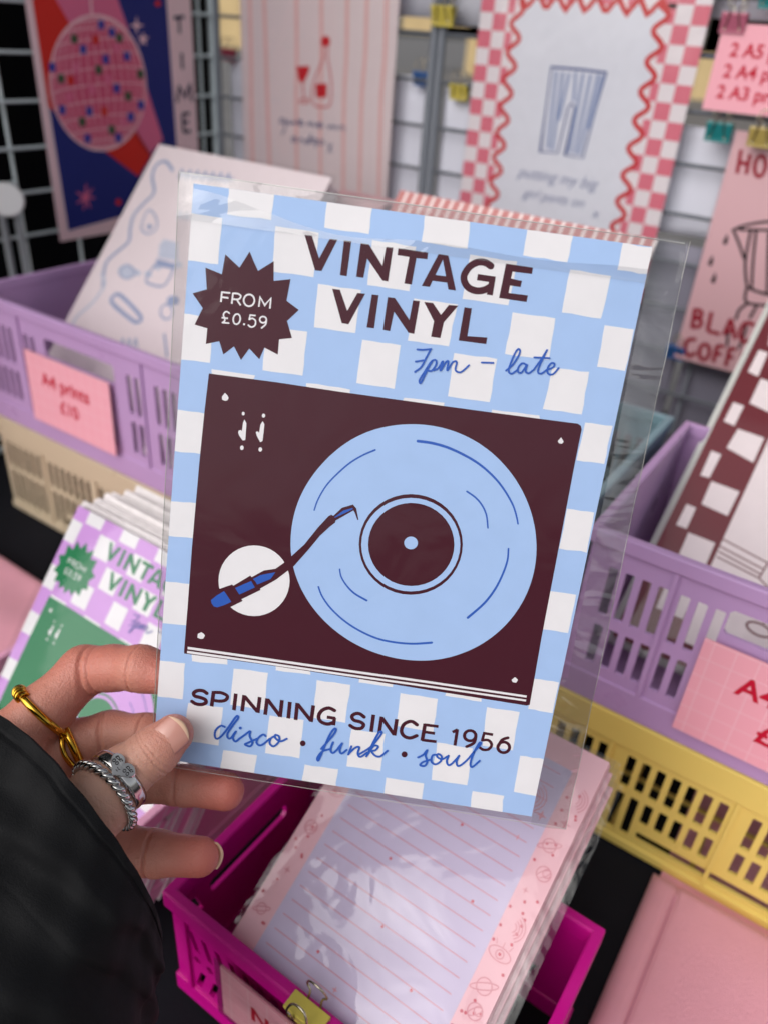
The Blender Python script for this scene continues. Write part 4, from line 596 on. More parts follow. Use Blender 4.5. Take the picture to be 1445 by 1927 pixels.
["s","red",3,4.2,4.2,0,0,[39.0,0.0,41.46,1.8,43.33,3.6,44.18,5.4,43.8,7.2,42.28,9.0,39.99,10.8,37.46,12.6,35.3,14.4,34.01,16.2,33.91,18.0,35.01,19.8,37.06,21.6,39.57,23.4,41.94,25.2,43.62,27.0,44.2,28.8,43.55,30.6,41.82,32.4,39.43,34.2,36.93,36.0,34.92,37.8,33.88,39.6,34.05,41.4,35.4,43.2,37.6,45.0,40.13,46.8,42.39,48.6,43.85,50.4,44.16,52.2,43.25,54.0,41.33,55.8,38.86,57.6,36.42,59.4,34.59,61.2,33.81,63.0,34.26,64.8,35.83,66.6,38.15,68.4,40.67,70.2,42.8,72.0,44.03,73.8,44.06,75.6,42.9,77.4,40.81,79.2,38.29,81.0,35.94,82.8,34.32,84.6,33.8,86.4,34.52,88.2,36.3,90.0,38.72,91.8,41.2,93.6,43.16,95.4,44.14,97.2,43.9,99.0,42.5,100.8,40.27,102.6,37.73,104.4,35.5,106.2,34.1,108.0,33.86,109.8,34.84,111.6,36.8,113.4,39.28,115.2,41.7,117.0,43.48,118.8,44.2,120.6,43.68,122.4,42.06,124.2,39.71,126.0,37.19,127.8,35.1,129.6,33.94,131.4,33.97,133.2,35.2,135.0,37.33,136.8,39.85,138.6,42.17,140.4,43.74,142.2,44.19,144.0,43.41,145.8,41.58,147.6,39.14,149.4,36.67,151.2,34.75,153.0,33.84,154.8,34.15,156.6,35.61,158.4,37.87,160.2,40.4,162.0,42.6,163.8,43.95,165.6,44.12,167.4,43.08,169.2,41.07,171.0,38.57,172.8,36.18,174.6,34.45,176.4,33.8,178.2,34.38,180.0,36.06,181.8,38.43,183.6,40.94,185.4,42.99,187.2,44.09,189.0,43.99,190.8,42.7,192.6,40.54,194.4,38.01,196.2,35.72,198.0,34.2,199.8,33.82,201.6,34.67,203.4,36.54,205.2,39.0,207.0,41.46,208.8,43.33,210.6,44.18,212.4,43.8,214.2,42.28,216.0,39.99,217.8,37.46,219.6,35.3,221.4,34.01,223.2,33.91,225.0,35.01,226.8,37.06,228.6,39.57,230.4,41.94,232.2,43.62,234.0,44.2,235.8,43.55,237.6,41.82,239.4,41.0,245.21,44.0,241.42,47.0,237.63,50.0,240.16,53.0,243.95,56.0,247.74,59.0,246.47,62.0,242.68,65.0,238.89,68.0,238.89,71.0,242.68,74.0,246.47,77.0,247.74,80.0,243.95,83.0,240.16,86.0,237.63,89.0,241.42,92.0,245.21,95.0,249.0,98.0,245.21,101.0,241.42,104.0,237.63,107.0,240.16,110.0,243.95,113.0,247.74,116.0,246.47,119.0,242.68,122.0,238.89,125.0,238.89,128.0,242.68,131.0,246.47,134.0,247.74,137.0,243.95,140.0,240.16,143.0,237.63,146.0,241.42,149.0,245.21,152.0,249.0,155.0,245.21,158.0,241.42,161.0,237.63,164.0,240.16,167.0,243.95,170.0,247.74,179.34,239.4,179.51,237.6,178.47,235.8,176.46,234.0,173.97,232.2,171.57,230.4,169.84,228.6,169.19,226.8,169.77,225.0,171.45,223.2,173.82,221.4,176.33,219.6,178.38,217.8,179.48,216.0,179.38,214.2,178.09,212.4,175.93,210.6,173.4,208.8,171.11,207.0,169.59,205.2,169.22,203.4,170.06,201.6,171.94,199.8,174.39,198.0,176.85,196.2,178.72,194.4,179.57,192.6,179.19,190.8,177.67,189.0,175.38,187.2,172.85,185.4,170.69,183.6,169.4,181.8,169.3,180.0,170.4,178.2,172.45,176.4,174.96,174.6,177.33,172.8,179.01,171.0,179.59,169.2,178.94,167.4,177.21,165.6,174.82,163.8,172.32,162.0,170.31,160.2,169.27,158.4,169.45,156.6,170.79,154.8,172.99,153.0,175.52,151.2,177.78,149.4,179.24,147.6,179.55,145.8,178.64,144.0,176.72,142.2,174.25,140.4,171.81,138.6,169.99,136.8,169.2,135.0,169.65,133.2,171.22,131.4,173.54,129.6,176.07,127.8,178.19,126.0,179.42,124.2,179.45,122.4,178.29,120.6,176.2,118.8,173.68,117.0,171.34,115.2,169.71,113.4,169.2,111.6,169.91,109.8,171.69,108.0,174.11,106.2,176.59,104.4,178.56,102.6,179.53,100.8,179.29,99.0,177.89,97.2,175.66,95.4,173.13,93.6,170.89,91.8,169.49,90.0,169.25,88.2,170.23,86.4,172.19,84.6,174.68,82.8,177.09,81.0,178.87,79.2,179.59,77.4,179.07,75.6,177.45,73.8,175.1,72.0,172.58,70.2,170.5,68.4,169.33,66.6,169.37,64.8,170.59,63.0,172.72,61.2,175.24,59.4,177.56,57.6,179.13,55.8,179.58,54.0,178.8,52.2,176.97,50.4,174.53,48.6,172.06,46.8,170.14,45.0,169.23,43.2,169.54,41.4,171.0,39.6,173.26,37.8,175.79,36.0,177.99,34.2,179.34,32.4,179.51,30.6,178.47,28.8,176.46,27.0,173.97,25.2,171.57,23.4,169.84,21.6,169.19,19.8,169.77,18.0,171.45,16.2,173.82,14.4,176.33,12.6,178.38,10.8,179.48,9.0,179.38,7.2,178.09,5.4,175.93,3.6,173.4,1.8,171.11,0.0]],
["s","ink",3,2.07,2.07,0,1,[81.08,192.36,107.36,192.72,134.81,192.21]],
["s","ink",3,1.56,1.56,0,0,[134.81,192.21,131.76,167.44,127.52,120.51,109.3,120.97,110.71,161.78,106.8,164.97,104.35,161.13,101.35,121.46,83.3,120.49,82.08,158.87,81.08,192.36]],
["s","slate",3,3.3,3.3,0,0,[86.61,189.66,90.59,124.3]],
["s","slate",3,3.29,3.29,0,0,[93.16,189.32,95.39,122.99]],
["s","slate",3,3.19,3.19,0,0,[99.66,188.98,96.86,149.42]],
["s","slate",3,3.1,3.1,0,0,[105.75,190.35,108.55,166.93]],
["s","slate",3,3.24,3.24,0,0,[113.17,190.1,113.26,123.38]],
["s","slate",3,3.22,3.22,0,0,[120.53,189.85,118.84,123.15]],
["s","slate",3,3.21,3.21,0,0,[127.64,190.43,123.31,122.79]],
["s","slate",3,3.12,3.12,0,0,[131.86,189.93,128.14,145.59]]],
"coffee": [
["s","red",1,3.31,3.31,0,0,[7.94,188.03,10.19,169.42]],
["s","red",1,3.29,3.29,0,0,[16.16,185.45,17.65,169.73]],
["s","red",1,3.26,3.26,0,0,[9.38,178.09,16.56,177.69]],
["s","red",1,3.13,3.13,0,0,[37.77,186.72,47.47,185.95]],
["s","red",1,3.2,3.2,0,0,[42.64,186.33,44.3,169.55]],
["s","red",1,3.24,3.24,1,1,[31.03,177.52,31.2,174.51,30.69,171.94,29.57,170.21,28.03,169.59,26.28,170.19,24.6,171.91,23.26,174.48,22.45,177.51,22.3,180.52,22.83,183.07,23.95,184.76,25.5,185.35,27.22,184.75,28.88,183.05,30.22,180.52]],
["s","black",2,2.28,2.28,0,1,[20.08,124.01,26.73,128.57,35.72,132.38,46.84,135.85,60.48,137.43]],
["s","black",2,2.26,2.26,0,1,[25.4,125.41,48.95,129.14,62.65,130.7]],
["s","black",2,2.4,2.4,0,1,[34.78,126.28,37.88,101.11,44.03,83.49,48.85,78.31,65.49,76.47,79.92,77.09]],
["s","black",2,2.34,2.34,0,1,[39.2,126.51,44.04,102.33,49.91,79.38]],
["s","black",2,2.35,2.35,0,1,[20.73,123.78,28.16,114.28,36.3,102.54]],
["s","black",2,2.38,2.38,0,1,[45.91,77.3,49.57,65.99,68.45,67.05,82.78,68.21]],
["s","black",2,2.46,2.46,0,1,[50.36,64.95,45.6,58.06,44.86,49.4]],
["s","black",2,2.45,2.45,0,1,[58.53,63.78,56.44,53.44]],
["s","black",2,2.56,2.56,0,1,[41.95,36.01,44.35,23.7]],
["s","black",2,2.5,2.5,0,1,[55.62,44.49,56.06,33.18,55.23,23.95]],
["s","black",2,2.37,2.37,0,1,[49.88,126.19,63.93,77.08]],
["p","black",2,[16.41,120.39,18.42,115.93,18.38,111.3,16.01,110.62,14.57,113.14]],
["p","black",2,[9.04,100.37,11.07,95.78,11.0,90.99,8.57,90.26,7.11,92.84]],
["p","black",2,[15.74,86.19,17.8,81.54,17.76,76.66,15.32,75.9,13.85,78.51]],
["s","red",3,3.74,3.74,0,0,[7.12,49.94,9.19,31.98]],
["s","red",3,3.69,3.69,0,0,[22.44,50.61,23.58,32.69]],
["s","red",3,3.65,3.65,0,0,[23.58,32.69,35.34,32.28]],
["s","red",3,3.57,3.57,0,0,[38.75,32.37,40.71,48.4]],
["s","red",3,3.61,3.61,0,0,[40.71,48.4,49.77,31.31]],
["s","red",3,3.59,3.59,0,0,[40.29,37.51,46.85,37.87]],
["s","red",3,3.53,3.53,0,0,[69.44,49.14,70.53,32.45]],
["s","red",3,3.5,3.5,0,0,[76.96,47.28,70.71,39.46]],
["s","red",3,3.5,3.5,0,0,[70.71,39.46,79.57,31.63]],
["s","red",3,3.75,3.75,0,0,[35.99,21.51,37.05,4.81]],
["s","red",3,3.67,3.67,0,0,[35.99,21.51,42.5,21.64]],
["s","red",3,3.7,3.7,0,0,[36.72,13.79,42.2,14.2]],
["s","red",3,3.72,3.72,0,0,[47.34,21.87,48.88,4.06]],
["s","red",3,3.63,3.63,0,0,[47.41,21.63,53.41,21.91]],
["s","red",3,3.66,3.66,0,0,[48.19,13.57,53.32,14.04]],
["s","red",3,3.67,3.67,0,0,[60.22,21.38,61.98,3.45]],
["s","red",3,3.59,3.59,0,0,[60.22,21.38,67.42,21.36]],
["s","red",3,3.61,3.61,0,0,[61.25,13.17,67.3,13.91]],
["s","red",3,3.65,3.65,0,0,[61.98,3.45,69.26,3.51]],
["s","red",3,3.67,3.67,0,1,[7.7,49.19,12.73,49.09,14.3,45.25,8.77,41.74]],
["s","red",3,3.7,3.7,0,1,[8.83,41.5,14.95,41.17,15.6,35.25,9.35,32.8]],
["s","red",3,3.57,3.57,0,1,[60.69,47.99,54.08,47.63,51.72,38.46,57.41,30.71,62.73,33.62]],
["s","red",3,3.83,3.83,0,1,[14.53,21.88,8.8,19.48,8.41,10.54,13.5,5.14,18.15,8.82]],
["s","red",3,3.78,3.78,1,1,[31.05,12.9,31.11,10.04,30.46,7.53,29.2,5.74,27.52,4.97,25.66,5.32,23.93,6.76,22.58,9.06,21.82,11.85,21.78,14.72,22.44,17.22,23.71,18.98,25.39,19.72,27.23,19.36,28.94,17.94,30.28,15.67]]],
"food": [
["s","slate",1,3.3,3.3,0,1,[33.42,253.86,19.3,261.04,10.79,255.72,12.81,243.5,25.12,228.47,20.14,216.06,15.21,201.71,19.95,187.48,25.64,175.48,16.51,160.23,12.6,148.0,22.84,127.95]],
["s","slate",1,1.87,1.87,1,1,[30.96,210.6,44.79,203.98,50.24,193.91,43.67,187.85,33.11,191.22,29.08,202.64]],
["p","slate",1,[44.71,195.54,45.13,194.14,44.56,192.92,43.13,192.22,41.24,192.22,39.39,192.92,38.07,194.14,37.64,195.56,38.22,196.78,39.65,197.48,41.55,197.47,43.4,196.76]],
["p","slate2",1,[63.87,180.22,65.22,186.96,83.21,187.25,93.86,170.68,70.19,168.82]],
["p","slate",2,[68.72,167.57,93.43,167.88,95.97,162.2,71.88,161.01]],
["s","slate",1,2.29,2.29,0,1,[70.37,161.56,69.24,145.83,80.24,143.1,92.9,146.24,94.04,161.74]],
["p","slate2",1,[54.04,148.71,54.18,145.62,52.04,142.91,48.03,141.13,42.93,140.63,37.73,141.51,33.46,143.62,31.0,146.54,30.85,149.68,33.04,152.42,37.12,154.19,42.27,154.65,47.45,153.73,51.65,151.61]],
["s","slate",2,1.58,1.58,1,1,[34.46,144.76,38.26,154.02,52.96,149.19,46.5,141.19]],
["s","slate",1,2.15,2.15,0,1,[45.69,247.47,44.4,256.72,49.58,250.06,52.09,253.34]],
["s","slate",1,2.13,2.13,0,1,[55.32,248.26,53.94,257.62,59.05,251.0,61.54,254.25]],
["s","slate",1,2.12,2.12,0,1,[64.83,249.04,63.37,258.52,68.42,251.93,70.88,255.16]],
["s","slate",1,2.1,2.1,0,1,[74.23,249.81,72.7,259.4,77.68,252.84,80.11,256.06]],
["s","slate",1,2.08,2.08,0,1,[83.52,250.57,81.91,260.28,86.83,253.75,89.23,256.95]],
["s","slate",1,2.06,2.06,0,1,[92.7,251.32,91.02,261.14,95.87,254.65,98.26,257.83]],
["s","slate",1,2.04,2.04,0,1,[101.78,252.06,100.03,261.99,104.82,255.53,107.18,258.7]],
["s","slate2",1,1.83,1.83,0,1,[69.24,209.01,67.33,216.95,73.64,209.92]],
["s","slate2",1,1.82,1.82,0,1,[77.95,209.52,76.07,217.41,82.31,210.42]],
["s","slate2",1,1.8,1.8,0,1,[86.57,210.02,84.72,217.87,90.88,210.91]],
["s","slate2",1,1.79,1.79,0,1,[95.1,210.52,93.28,218.32,99.36,211.4]],
["s","slate2",1,1.78,1.78,0,1,[103.53,211.01,101.74,218.77,107.75,211.89]],
["s","slate2",1,1.76,1.76,0,1,[111.87,211.49,110.11,219.22,116.05,212.37]],
["s","slate2",1,1.75,1.75,0,1,[120.13,211.97,118.39,219.66,124.26,212.84]],
["s","slate2",1,1.73,1.73,0,1,[128.29,212.45,126.58,220.1,132.38,213.31]],
["s","slate2",1,1.72,1.72,0,1,[136.37,212.92,134.69,220.53,140.42,213.78]],
["s","slate2",1,2.94,2.94,0,1,[14.36,138.29,24.31,128.85,21.06,109.47,12.82,95.5,11.22,84.95,20.5,65.75]],
["s","slate",1,3.89,3.89,1,1,[42.03,122.4,50.36,124.52,83.76,112.76,84.79,106.57,74.97,107.16,44.56,115.56]],
["p","slate",1,[117.61,136.86,118.16,134.79,117.25,132.79,115.07,131.24,112.04,130.45,108.75,130.58,105.86,131.61,103.94,133.34,103.38,135.42,104.3,137.44,106.52,139.0,109.57,139.77,112.86,139.62,115.73,138.58]],
["s","slate",1,1.99,1.99,1,1,[116.62,125.49,117.73,122.62,117.34,119.98,115.54,118.09,112.66,117.32,109.28,117.82,106.06,119.51,103.64,122.05,102.51,124.95,102.89,127.61,104.73,129.51,107.63,130.27,111.03,129.73,114.23,128.03]],
["s","slate",1,2.17,2.17,0,0,[119.43,104.93,135.28,86.03]],
["s","slate",1,1.61,1.61,0,1,[80.03,81.1,77.19,88.34,84.36,81.53]],
["s","slate",1,1.6,1.6,0,1,[87.06,83.11,84.26,90.33,91.36,83.53]],
["s","slate",1,1.59,1.59,0,1,[94.03,85.1,91.26,92.3,98.29,85.52]],
["p","slate2",1,[79.39,159.88,78.71,158.18,76.3,157.22,73.08,157.35,70.26,158.55,68.95,160.34,69.64,162.05,72.06,163.01,75.29,162.86,78.09,161.66]],
["p","slate2",1,[82.45,163.06,81.77,161.37,79.37,160.41,76.16,160.55,73.36,161.75,72.05,163.54,72.73,165.25,75.15,166.2,78.37,166.05,81.16,164.85]],
["p","slate2",1,[60.12,149.5,59.43,147.78,56.97,146.79,53.67,146.91,50.78,148.09,49.43,149.9,50.13,151.62,52.61,152.61,55.92,152.48,58.79,151.29]],
["p","slate2",1,[73.74,151.14,73.06,149.43,70.63,148.45,67.39,148.57,64.56,149.75,63.23,151.54,63.92,153.25,66.37,154.23,69.62,154.1,72.43,152.92]],
["p","slate2",1,[101.78,167.62,101.12,165.95,98.77,165.01,95.64,165.16,92.91,166.35,91.63,168.13,92.31,169.81,94.67,170.75,97.81,170.58,100.52,169.39]],
["p","slate2",1,[139.07,61.15,138.44,59.52,136.24,58.47,133.3,58.4,130.74,59.35,129.55,60.95,130.19,62.59,132.41,63.64,135.36,63.69,137.9,62.74]],
["p","slate2",1,[160.84,63.35,160.22,61.74,158.08,60.71,155.23,60.65,152.75,61.58,151.6,63.16,152.22,64.78,154.38,65.81,157.24,65.86,159.71,64.92]],
["p","slate2",1,[125.81,63.24,125.17,61.59,122.93,60.54,119.94,60.47,117.33,61.43,116.12,63.05,116.77,64.7,119.03,65.76,122.03,65.81,124.62,64.85]],
["p","slate2",1,[96.75,70.17,96.09,68.5,93.76,67.43,90.65,67.38,87.93,68.37,86.66,70.03,87.33,71.72,89.68,72.78,92.8,72.82,95.5,71.82]],
["p","slate2",1,[79.16,71.39,78.49,69.69,76.11,68.61,72.92,68.56,70.14,69.57,68.84,71.25,69.52,72.95,71.92,74.03,75.11,74.07,77.88,73.06]]],
"sandwich": [
["p","cream",1,[5.09,236.38,11.46,235.87,12.2,214.37,4.79,216.1]],
["p","cream",1,[14.43,213.43,25.53,212.24,28.78,188.38,14.61,191.46]],
["p","cream",1,[4.79,188.71,12.28,188.09,12.05,170.6,4.58,171.91]],
["p","cream",1,[15.04,169.27,32.49,168.18,32.67,147.64,13.66,152.52]],
["p","cream",1,[5.65,146.97,12.41,146.42,12.03,126.79,6.14,126.44]],
["p","cream",1,[13.98,124.93,32.44,124.03,32.0,104.51,14.51,106.61]],
["p","cream",1,[6.15,103.09,12.53,102.73,12.77,86.21,5.91,86.25]],
["p","cream",1,[14.83,84.12,32.03,83.54,32.51,64.99,15.26,65.89]],
["p","cream",1,[6.94,65.1,12.41,65.34,12.53,57.39,2.36,56.45]],
["p","cream",1,[3.98,265.74,12.13,264.67,16.86,239.44,9.26,242.21]],
["p","cream",1,[15.91,46.0,32.94,45.43,33.4,27.7,16.56,27.98]],
["p","cream",1,[34.9,14,175,14,175,169.5,34.9,169.5]],
["s","maroon",2,0.95,0.95,1,0,[34.9,14,175,14,175,169.5,34.9,169.5]],
["p","cream",1,[177.5,28.0,195,28.0,195,46.0,177.5,46.0]],
["p","cream",1,[197.5,48.0,205,48.0,205,66.0,197.5,66.0]],
["p","cream",1,[177.5,67.5,195,67.5,195,85.5,177.5,85.5]],
["p","cream",1,[197.5,87.5,205,87.5,205,105.5,197.5,105.5]],
["p","cream",1,[177.5,107.0,195,107.0,195,125.0,177.5,125.0]],
["p","cream",1,[197.5,127.0,205,127.0,205,145.0,197.5,145.0]],
["p","cream",1,[177.5,146.5,195,146.5,195,164.5,177.5,164.5]],
["p","cream",1,[197.5,166.5,205,166.5,205,184.5,197.5,184.5]],
["p","cream",1,[177.5,186.0,195,186.0,195,204.0,177.5,204.0]],
["p","cream",1,[197.5,206.0,205,206.0,205,224.0,197.5,224.0]],
["p","cream",1,[177.5,225.5,195,225.5,195,243.5,177.5,243.5]],
["p","cream",1,[197.5,245.5,205,245.5,205,263.5,197.5,263.5]],
["p","cream",1,[177.5,265.0,195,265.0,195,283.0,177.5,283.0]],
["p","cream",1,[197.5,285.0,205,285.0,205,303.0,197.5,303.0]],
["p","cream",1,[34.9,211.0,52.4,211.0,52.4,229.0,34.9,229.0]],
["p","cream",1,[52.9,190.5,70.4,190.5,70.4,208.5,52.9,208.5]],
["p","cream",1,[70.9,211.0,88.4,211.0,88.4,229.0,70.9,229.0]],
["p","cream",1,[88.9,190.5,106.4,190.5,106.4,208.5,88.9,208.5]],
["p","cream",1,[106.9,211.0,124.4,211.0,124.4,229.0,106.9,229.0]],
["p","cream",1,[124.9,190.5,142.4,190.5,142.4,208.5,124.9,208.5]],
["p","cream",1,[142.9,211.0,160.4,211.0,160.4,229.0,142.9,229.0]],
["p","cream",1,[160.9,190.5,178.4,190.5,178.4,208.5,160.9,208.5]],
["s","maroon",2,0.93,0.93,0,0,[35.18,87.85,64.16,82.83]],
["s","maroon",2,0.93,0.93,0,0,[35.42,82.42,63.31,77.83]],
["s","maroon",2,0.93,0.93,0,0,[35.97,78.75,63.29,74.05]],
["s","maroon",2,0.93,0.93,0,0,[36.2,74.97,63.16,71.21]],
["s","maroon",2,0.94,0.94,0,0,[63.16,71.21,64.44,83.66]],
["s","maroon",2,0.91,0.91,0,0,[63.16,71.21,72.75,66.02]],
["s","maroon",2,1.34,1.34,1,1,[81.21,39.43,80.83,38.34,79.8,37.4,78.22,36.7,76.25,36.32,74.06,36.28,71.87,36.59,69.9,37.24,68.34,38.14,67.35,39.23,67.02,40.38,67.4,41.49,68.45,42.44,70.06,43.14,72.07,43.52,74.27,43.54,76.46,43.21,78.41,42.56,79.94,41.65,80.9,40.57]],
["s","maroon",2,0.89,0.89,0,0,[75.31,44.41,76.26,49.51]]],
"pad": [
["p","lav",1,[13,-1,104,-1,104,147,13,147]],
["s","rline",2,0.55,0.55,0,0,[16.5,3.0,99.5,3.0]],
["s","rline",2,0.55,0.55,0,0,[16.5,10.0,99.5,10.0]],
["s","rline",2,0.55,0.55,0,0,[16.5,17.0,99.5,17.0]],
["s","rline",2,0.55,0.55,0,0,[16.5,24.0,99.5,24.0]],
["s","rline",2,0.55,0.55,0,0,[16.5,31.0,99.5,31.0]],
["s","rline",2,0.55,0.55,0,0,[16.5,38.0,99.5,38.0]],
["s","rline",2,0.55,0.55,0,0,[16.5,45.0,99.5,45.0]],
["s","rline",2,0.55,0.55,0,0,[16.5,52.0,99.5,52.0]],
["s","rline",2,0.55,0.55,0,0,[16.5,59.0,99.5,59.0]],
["s","rline",2,0.55,0.55,0,0,[16.5,66.0,99.5,66.0]],
["s","rline",2,0.55,0.55,0,0,[16.5,73.0,99.5,73.0]],
["s","rline",2,0.55,0.55,0,0,[16.5,80.0,99.5,80.0]],
["s","rline",2,0.55,0.55,0,0,[16.5,87.0,99.5,87.0]],
["s","rline",2,0.55,0.55,0,0,[16.5,94.0,99.5,94.0]],
["s","rline",2,0.55,0.55,0,0,[16.5,101.0,99.5,101.0]],
["s","rline",2,0.55,0.55,0,0,[16.5,108.0,99.5,108.0]],
["s","rline",2,0.55,0.55,0,0,[16.5,115.0,99.5,115.0]],
["s","rline",2,0.55,0.55,0,0,[16.5,122.0,99.5,122.0]],
["s","rline",2,0.55,0.55,0,0,[16.5,129.0,99.5,129.0]],
["s","rline",2,0.55,0.55,0,0,[16.5,136.0,99.5,136.0]],
["s","rline",2,0.55,0.55,0,0,[16.5,143.0,99.5,143.0]],
["s","dood",3,0.5,0.5,1,1,[115.0,62.0,114.5,63.19,113.12,64.15,111.11,64.68,108.89,64.68,106.88,64.15,105.5,63.19,105.0,62.0,105.5,60.81,106.88,59.85,108.89,59.32,111.11,59.32,113.12,59.85,114.5,60.81]],
["s","dood",3,0.5,0.5,1,1,[111.75,62.0,111.58,62.76,111.09,63.37,110.39,63.71,109.61,63.71,108.91,63.37,108.42,62.76,108.25,62.0,108.42,61.24,108.91,60.63,109.61,60.29,110.39,60.29,111.09,60.63,111.58,61.24]],
["p","red",3,[110.7,62.0,110.63,62.3,110.44,62.55,110.16,62.68,109.84,62.68,109.56,62.55,109.37,62.3,109.3,62.0,109.37,61.7,109.56,61.45,109.84,61.32,110.16,61.32,110.44,61.45,110.63,61.7]],
["s","dood",3,0.4,0.3,0,0,[107.0,65.0,106.1,67.25]],
["s","dood",3,0.4,0.3,0,0,[110.0,65.0,110.0,67.25]],
["s","dood",3,0.4,0.3,0,0,[113.0,65.0,113.9,67.25]],
["s","dood",3,0.5,0.4,0,1,[110.81,72.36,111.29,72.9,111.56,73.58,111.58,74.31,111.34,75.01,110.89,75.58,110.26,75.96]],
["s","dood",3,0.5,0.4,0,1,[111.61,71.34,112.4,72.22,112.83,73.32,112.86,74.51,112.48,75.63,111.74,76.55,110.73,77.17]],
["s","dood",3,0.5,0.4,0,1,[112.42,70.32,113.51,71.54,114.11,73.07,114.15,74.7,113.62,76.25,112.6,77.53,111.2,78.38]],
["s","dood",3,0.5,0.4,0,1,[113.23,69.3,114.62,70.86,115.38,72.81,115.43,74.9,114.77,76.88,113.46,78.51,111.67,79.59]],
["s","dood",3,0.5,0.5,1,1,[113.3,48.0,112.97,49.43,112.06,50.58,110.73,51.22,109.27,51.22,107.94,50.58,107.03,49.43,106.7,48.0,107.03,46.57,107.94,45.42,109.27,44.78,110.73,44.78,112.06,45.42,112.97,46.57]],
["s","dood",3,0.5,0.5,1,1,[115.31,50.9,114.5,51.14,112.79,50.75,110.54,49.82,108.18,48.53,106.17,47.13,104.93,45.91,104.69,45.1,105.5,44.86,107.21,45.25,109.46,46.18,111.82,47.47,113.83,48.87,115.07,50.09]],
["s","dood",3,0.5,0.5,1,1,[114.2,38.0,113.88,39.39,113.0,40.5,111.71,41.12,110.29,41.12,109.0,40.5,108.12,39.39,107.8,38.0,108.12,36.61,109.0,35.5,110.29,34.88,111.71,34.88,113.0,35.5,113.88,36.61]],
["s","dood",3,0.5,0.5,1,1,[114.0,38.8,113.82,39.58,113.32,40.21,112.6,40.55,111.8,40.55,111.08,40.21,110.58,39.58,110.4,38.8,110.58,38.02,111.08,37.39,111.8,37.05,112.6,37.05,113.32,37.39,113.82,38.02]],
["s","dood",3,0.4,0.4,1,1,[113.23,40.3,112.64,40.43,111.72,40.08,110.66,39.33,109.66,38.3,108.94,37.22,108.62,36.29,108.77,35.7,109.36,35.57,110.28,35.92,111.34,36.67,112.34,37.7,113.06,38.78,113.38,39.71]],
["p","dood",3,[111.1,25.0,109.45,25.45,109.0,27.1,108.55,25.45,106.9,25.0,108.55,24.55,109.0,22.9,109.45,24.55]],
["s","dood",3,0.5,0.4,0,1,[111.96,7.53,112.69,8.35,113.09,9.37,113.11,10.47,112.76,11.51,112.08,12.37,111.14,12.94]],
["s","dood",3,0.5,0.4,0,1,[113.17,6.01,114.35,7.33,115.0,8.99,115.04,10.76,114.48,12.45,113.37,13.83,111.85,14.75]],
["s","dood",3,0.5,0.4,0,1,[114.38,4.48,116.01,6.32,116.91,8.6,116.97,11.05,116.19,13.38,114.65,15.3,112.55,16.57]],
["s","dood",3,0.5,0.4,0,1,[115.59,2.95,117.67,5.3,118.82,8.21,118.9,11.34,117.9,14.31,115.94,16.76,113.26,18.39]],
["p","dood",3,[109.75,90.0,108.37,90.37,108.0,91.75,107.63,90.37,106.25,90.0,107.63,89.63,108.0,88.25,108.37,89.63]],
["s","dood",3,0.5,0.5,1,1,[115.2,100.0,114.88,101.39,114.0,102.5,112.71,103.12,111.29,103.12,110.0,102.5,109.12,101.39,108.8,100.0,109.12,98.61,110.0,97.5,111.29,96.88,112.71,96.88,114.0,97.5,114.88,98.61]],
["s","dood",3,0.5,0.5,1,1,[115.0,100.8,114.82,101.58,114.32,102.21,113.6,102.55,112.8,102.55,112.08,102.21,111.58,101.58,111.4,100.8,111.58,100.02,112.08,99.39,112.8,99.05,113.6,99.05,114.32,99.39,114.82,100.02]],
["s","dood",3,0.4,0.4,1,1,[114.23,102.3,113.64,102.43,112.72,102.08,111.66,101.33,110.66,100.3,109.94,99.22,109.62,98.29,109.77,97.7,110.36,97.57,111.28,97.92,112.34,98.67,113.34,99.7,114.06,100.78,114.38,101.71]],
["s","dood",3,0.5,0.5,1,1,[112.0,112.0,111.7,113.3,110.87,114.35,109.67,114.92,108.33,114.92,107.13,114.35,106.3,113.3,106.0,112.0,106.3,110.7,107.13,109.65,108.33,109.08,109.67,109.08,110.87,109.65,111.7,110.7]],
["s","dood",3,0.5,0.5,1,1,[113.83,114.64,113.09,114.85,111.54,114.5,109.49,113.66,107.34,112.48,105.52,111.21,104.39,110.1,104.17,109.36,104.91,109.15,106.46,109.5,108.51,110.34,110.66,111.52,112.48,112.79,113.61,113.9]],
["p","dood",3,[113.8,124.0,111.59,124.59,111.0,126.8,110.41,124.59,108.2,124.0,110.41,123.41,111.0,121.2,111.59,123.41]],
["s","dood",3,0.5,0.4,0,1,[111.31,134.36,111.79,134.9,112.06,135.58,112.08,136.31,111.84,137.01,111.39,137.58,110.76,137.96]],
["s","dood",3,0.5,0.4,0,1,[112.11,133.34,112.9,134.22,113.33,135.32,113.36,136.51,112.98,137.63,112.24,138.55,111.23,139.17]],
["s","dood",3,0.5,0.4,0,1,[112.92,132.32,114.01,133.54,114.61,135.07,114.65,136.7,114.12,138.25,113.1,139.53,111.7,140.38]],
["s","dood",3,0.5,0.4,0,1,[113.73,131.3,115.12,132.86,115.88,134.81,115.93,136.9,115.27,138.88,113.96,140.51,112.17,141.59]],
["s","dood",3,0.5,0.5,1,1,[8.4,20.0,8.16,21.04,7.5,21.88,6.53,22.34,5.47,22.34,4.5,21.88,3.84,21.04,3.6,20.0,3.84,18.96,4.5,18.12,5.47,17.66,6.53,17.66,7.5,18.12,8.16,18.96]],
["s","dood",3,0.5,0.5,1,1,[9.86,22.11,9.27,22.28,8.03,22.0,6.39,21.32,4.67,20.39,3.22,19.37,2.31,18.48,2.14,17.89,2.73,17.72,3.97,18.0,5.61,18.68,7.33,19.61,8.78,20.63,9.69,21.52]],
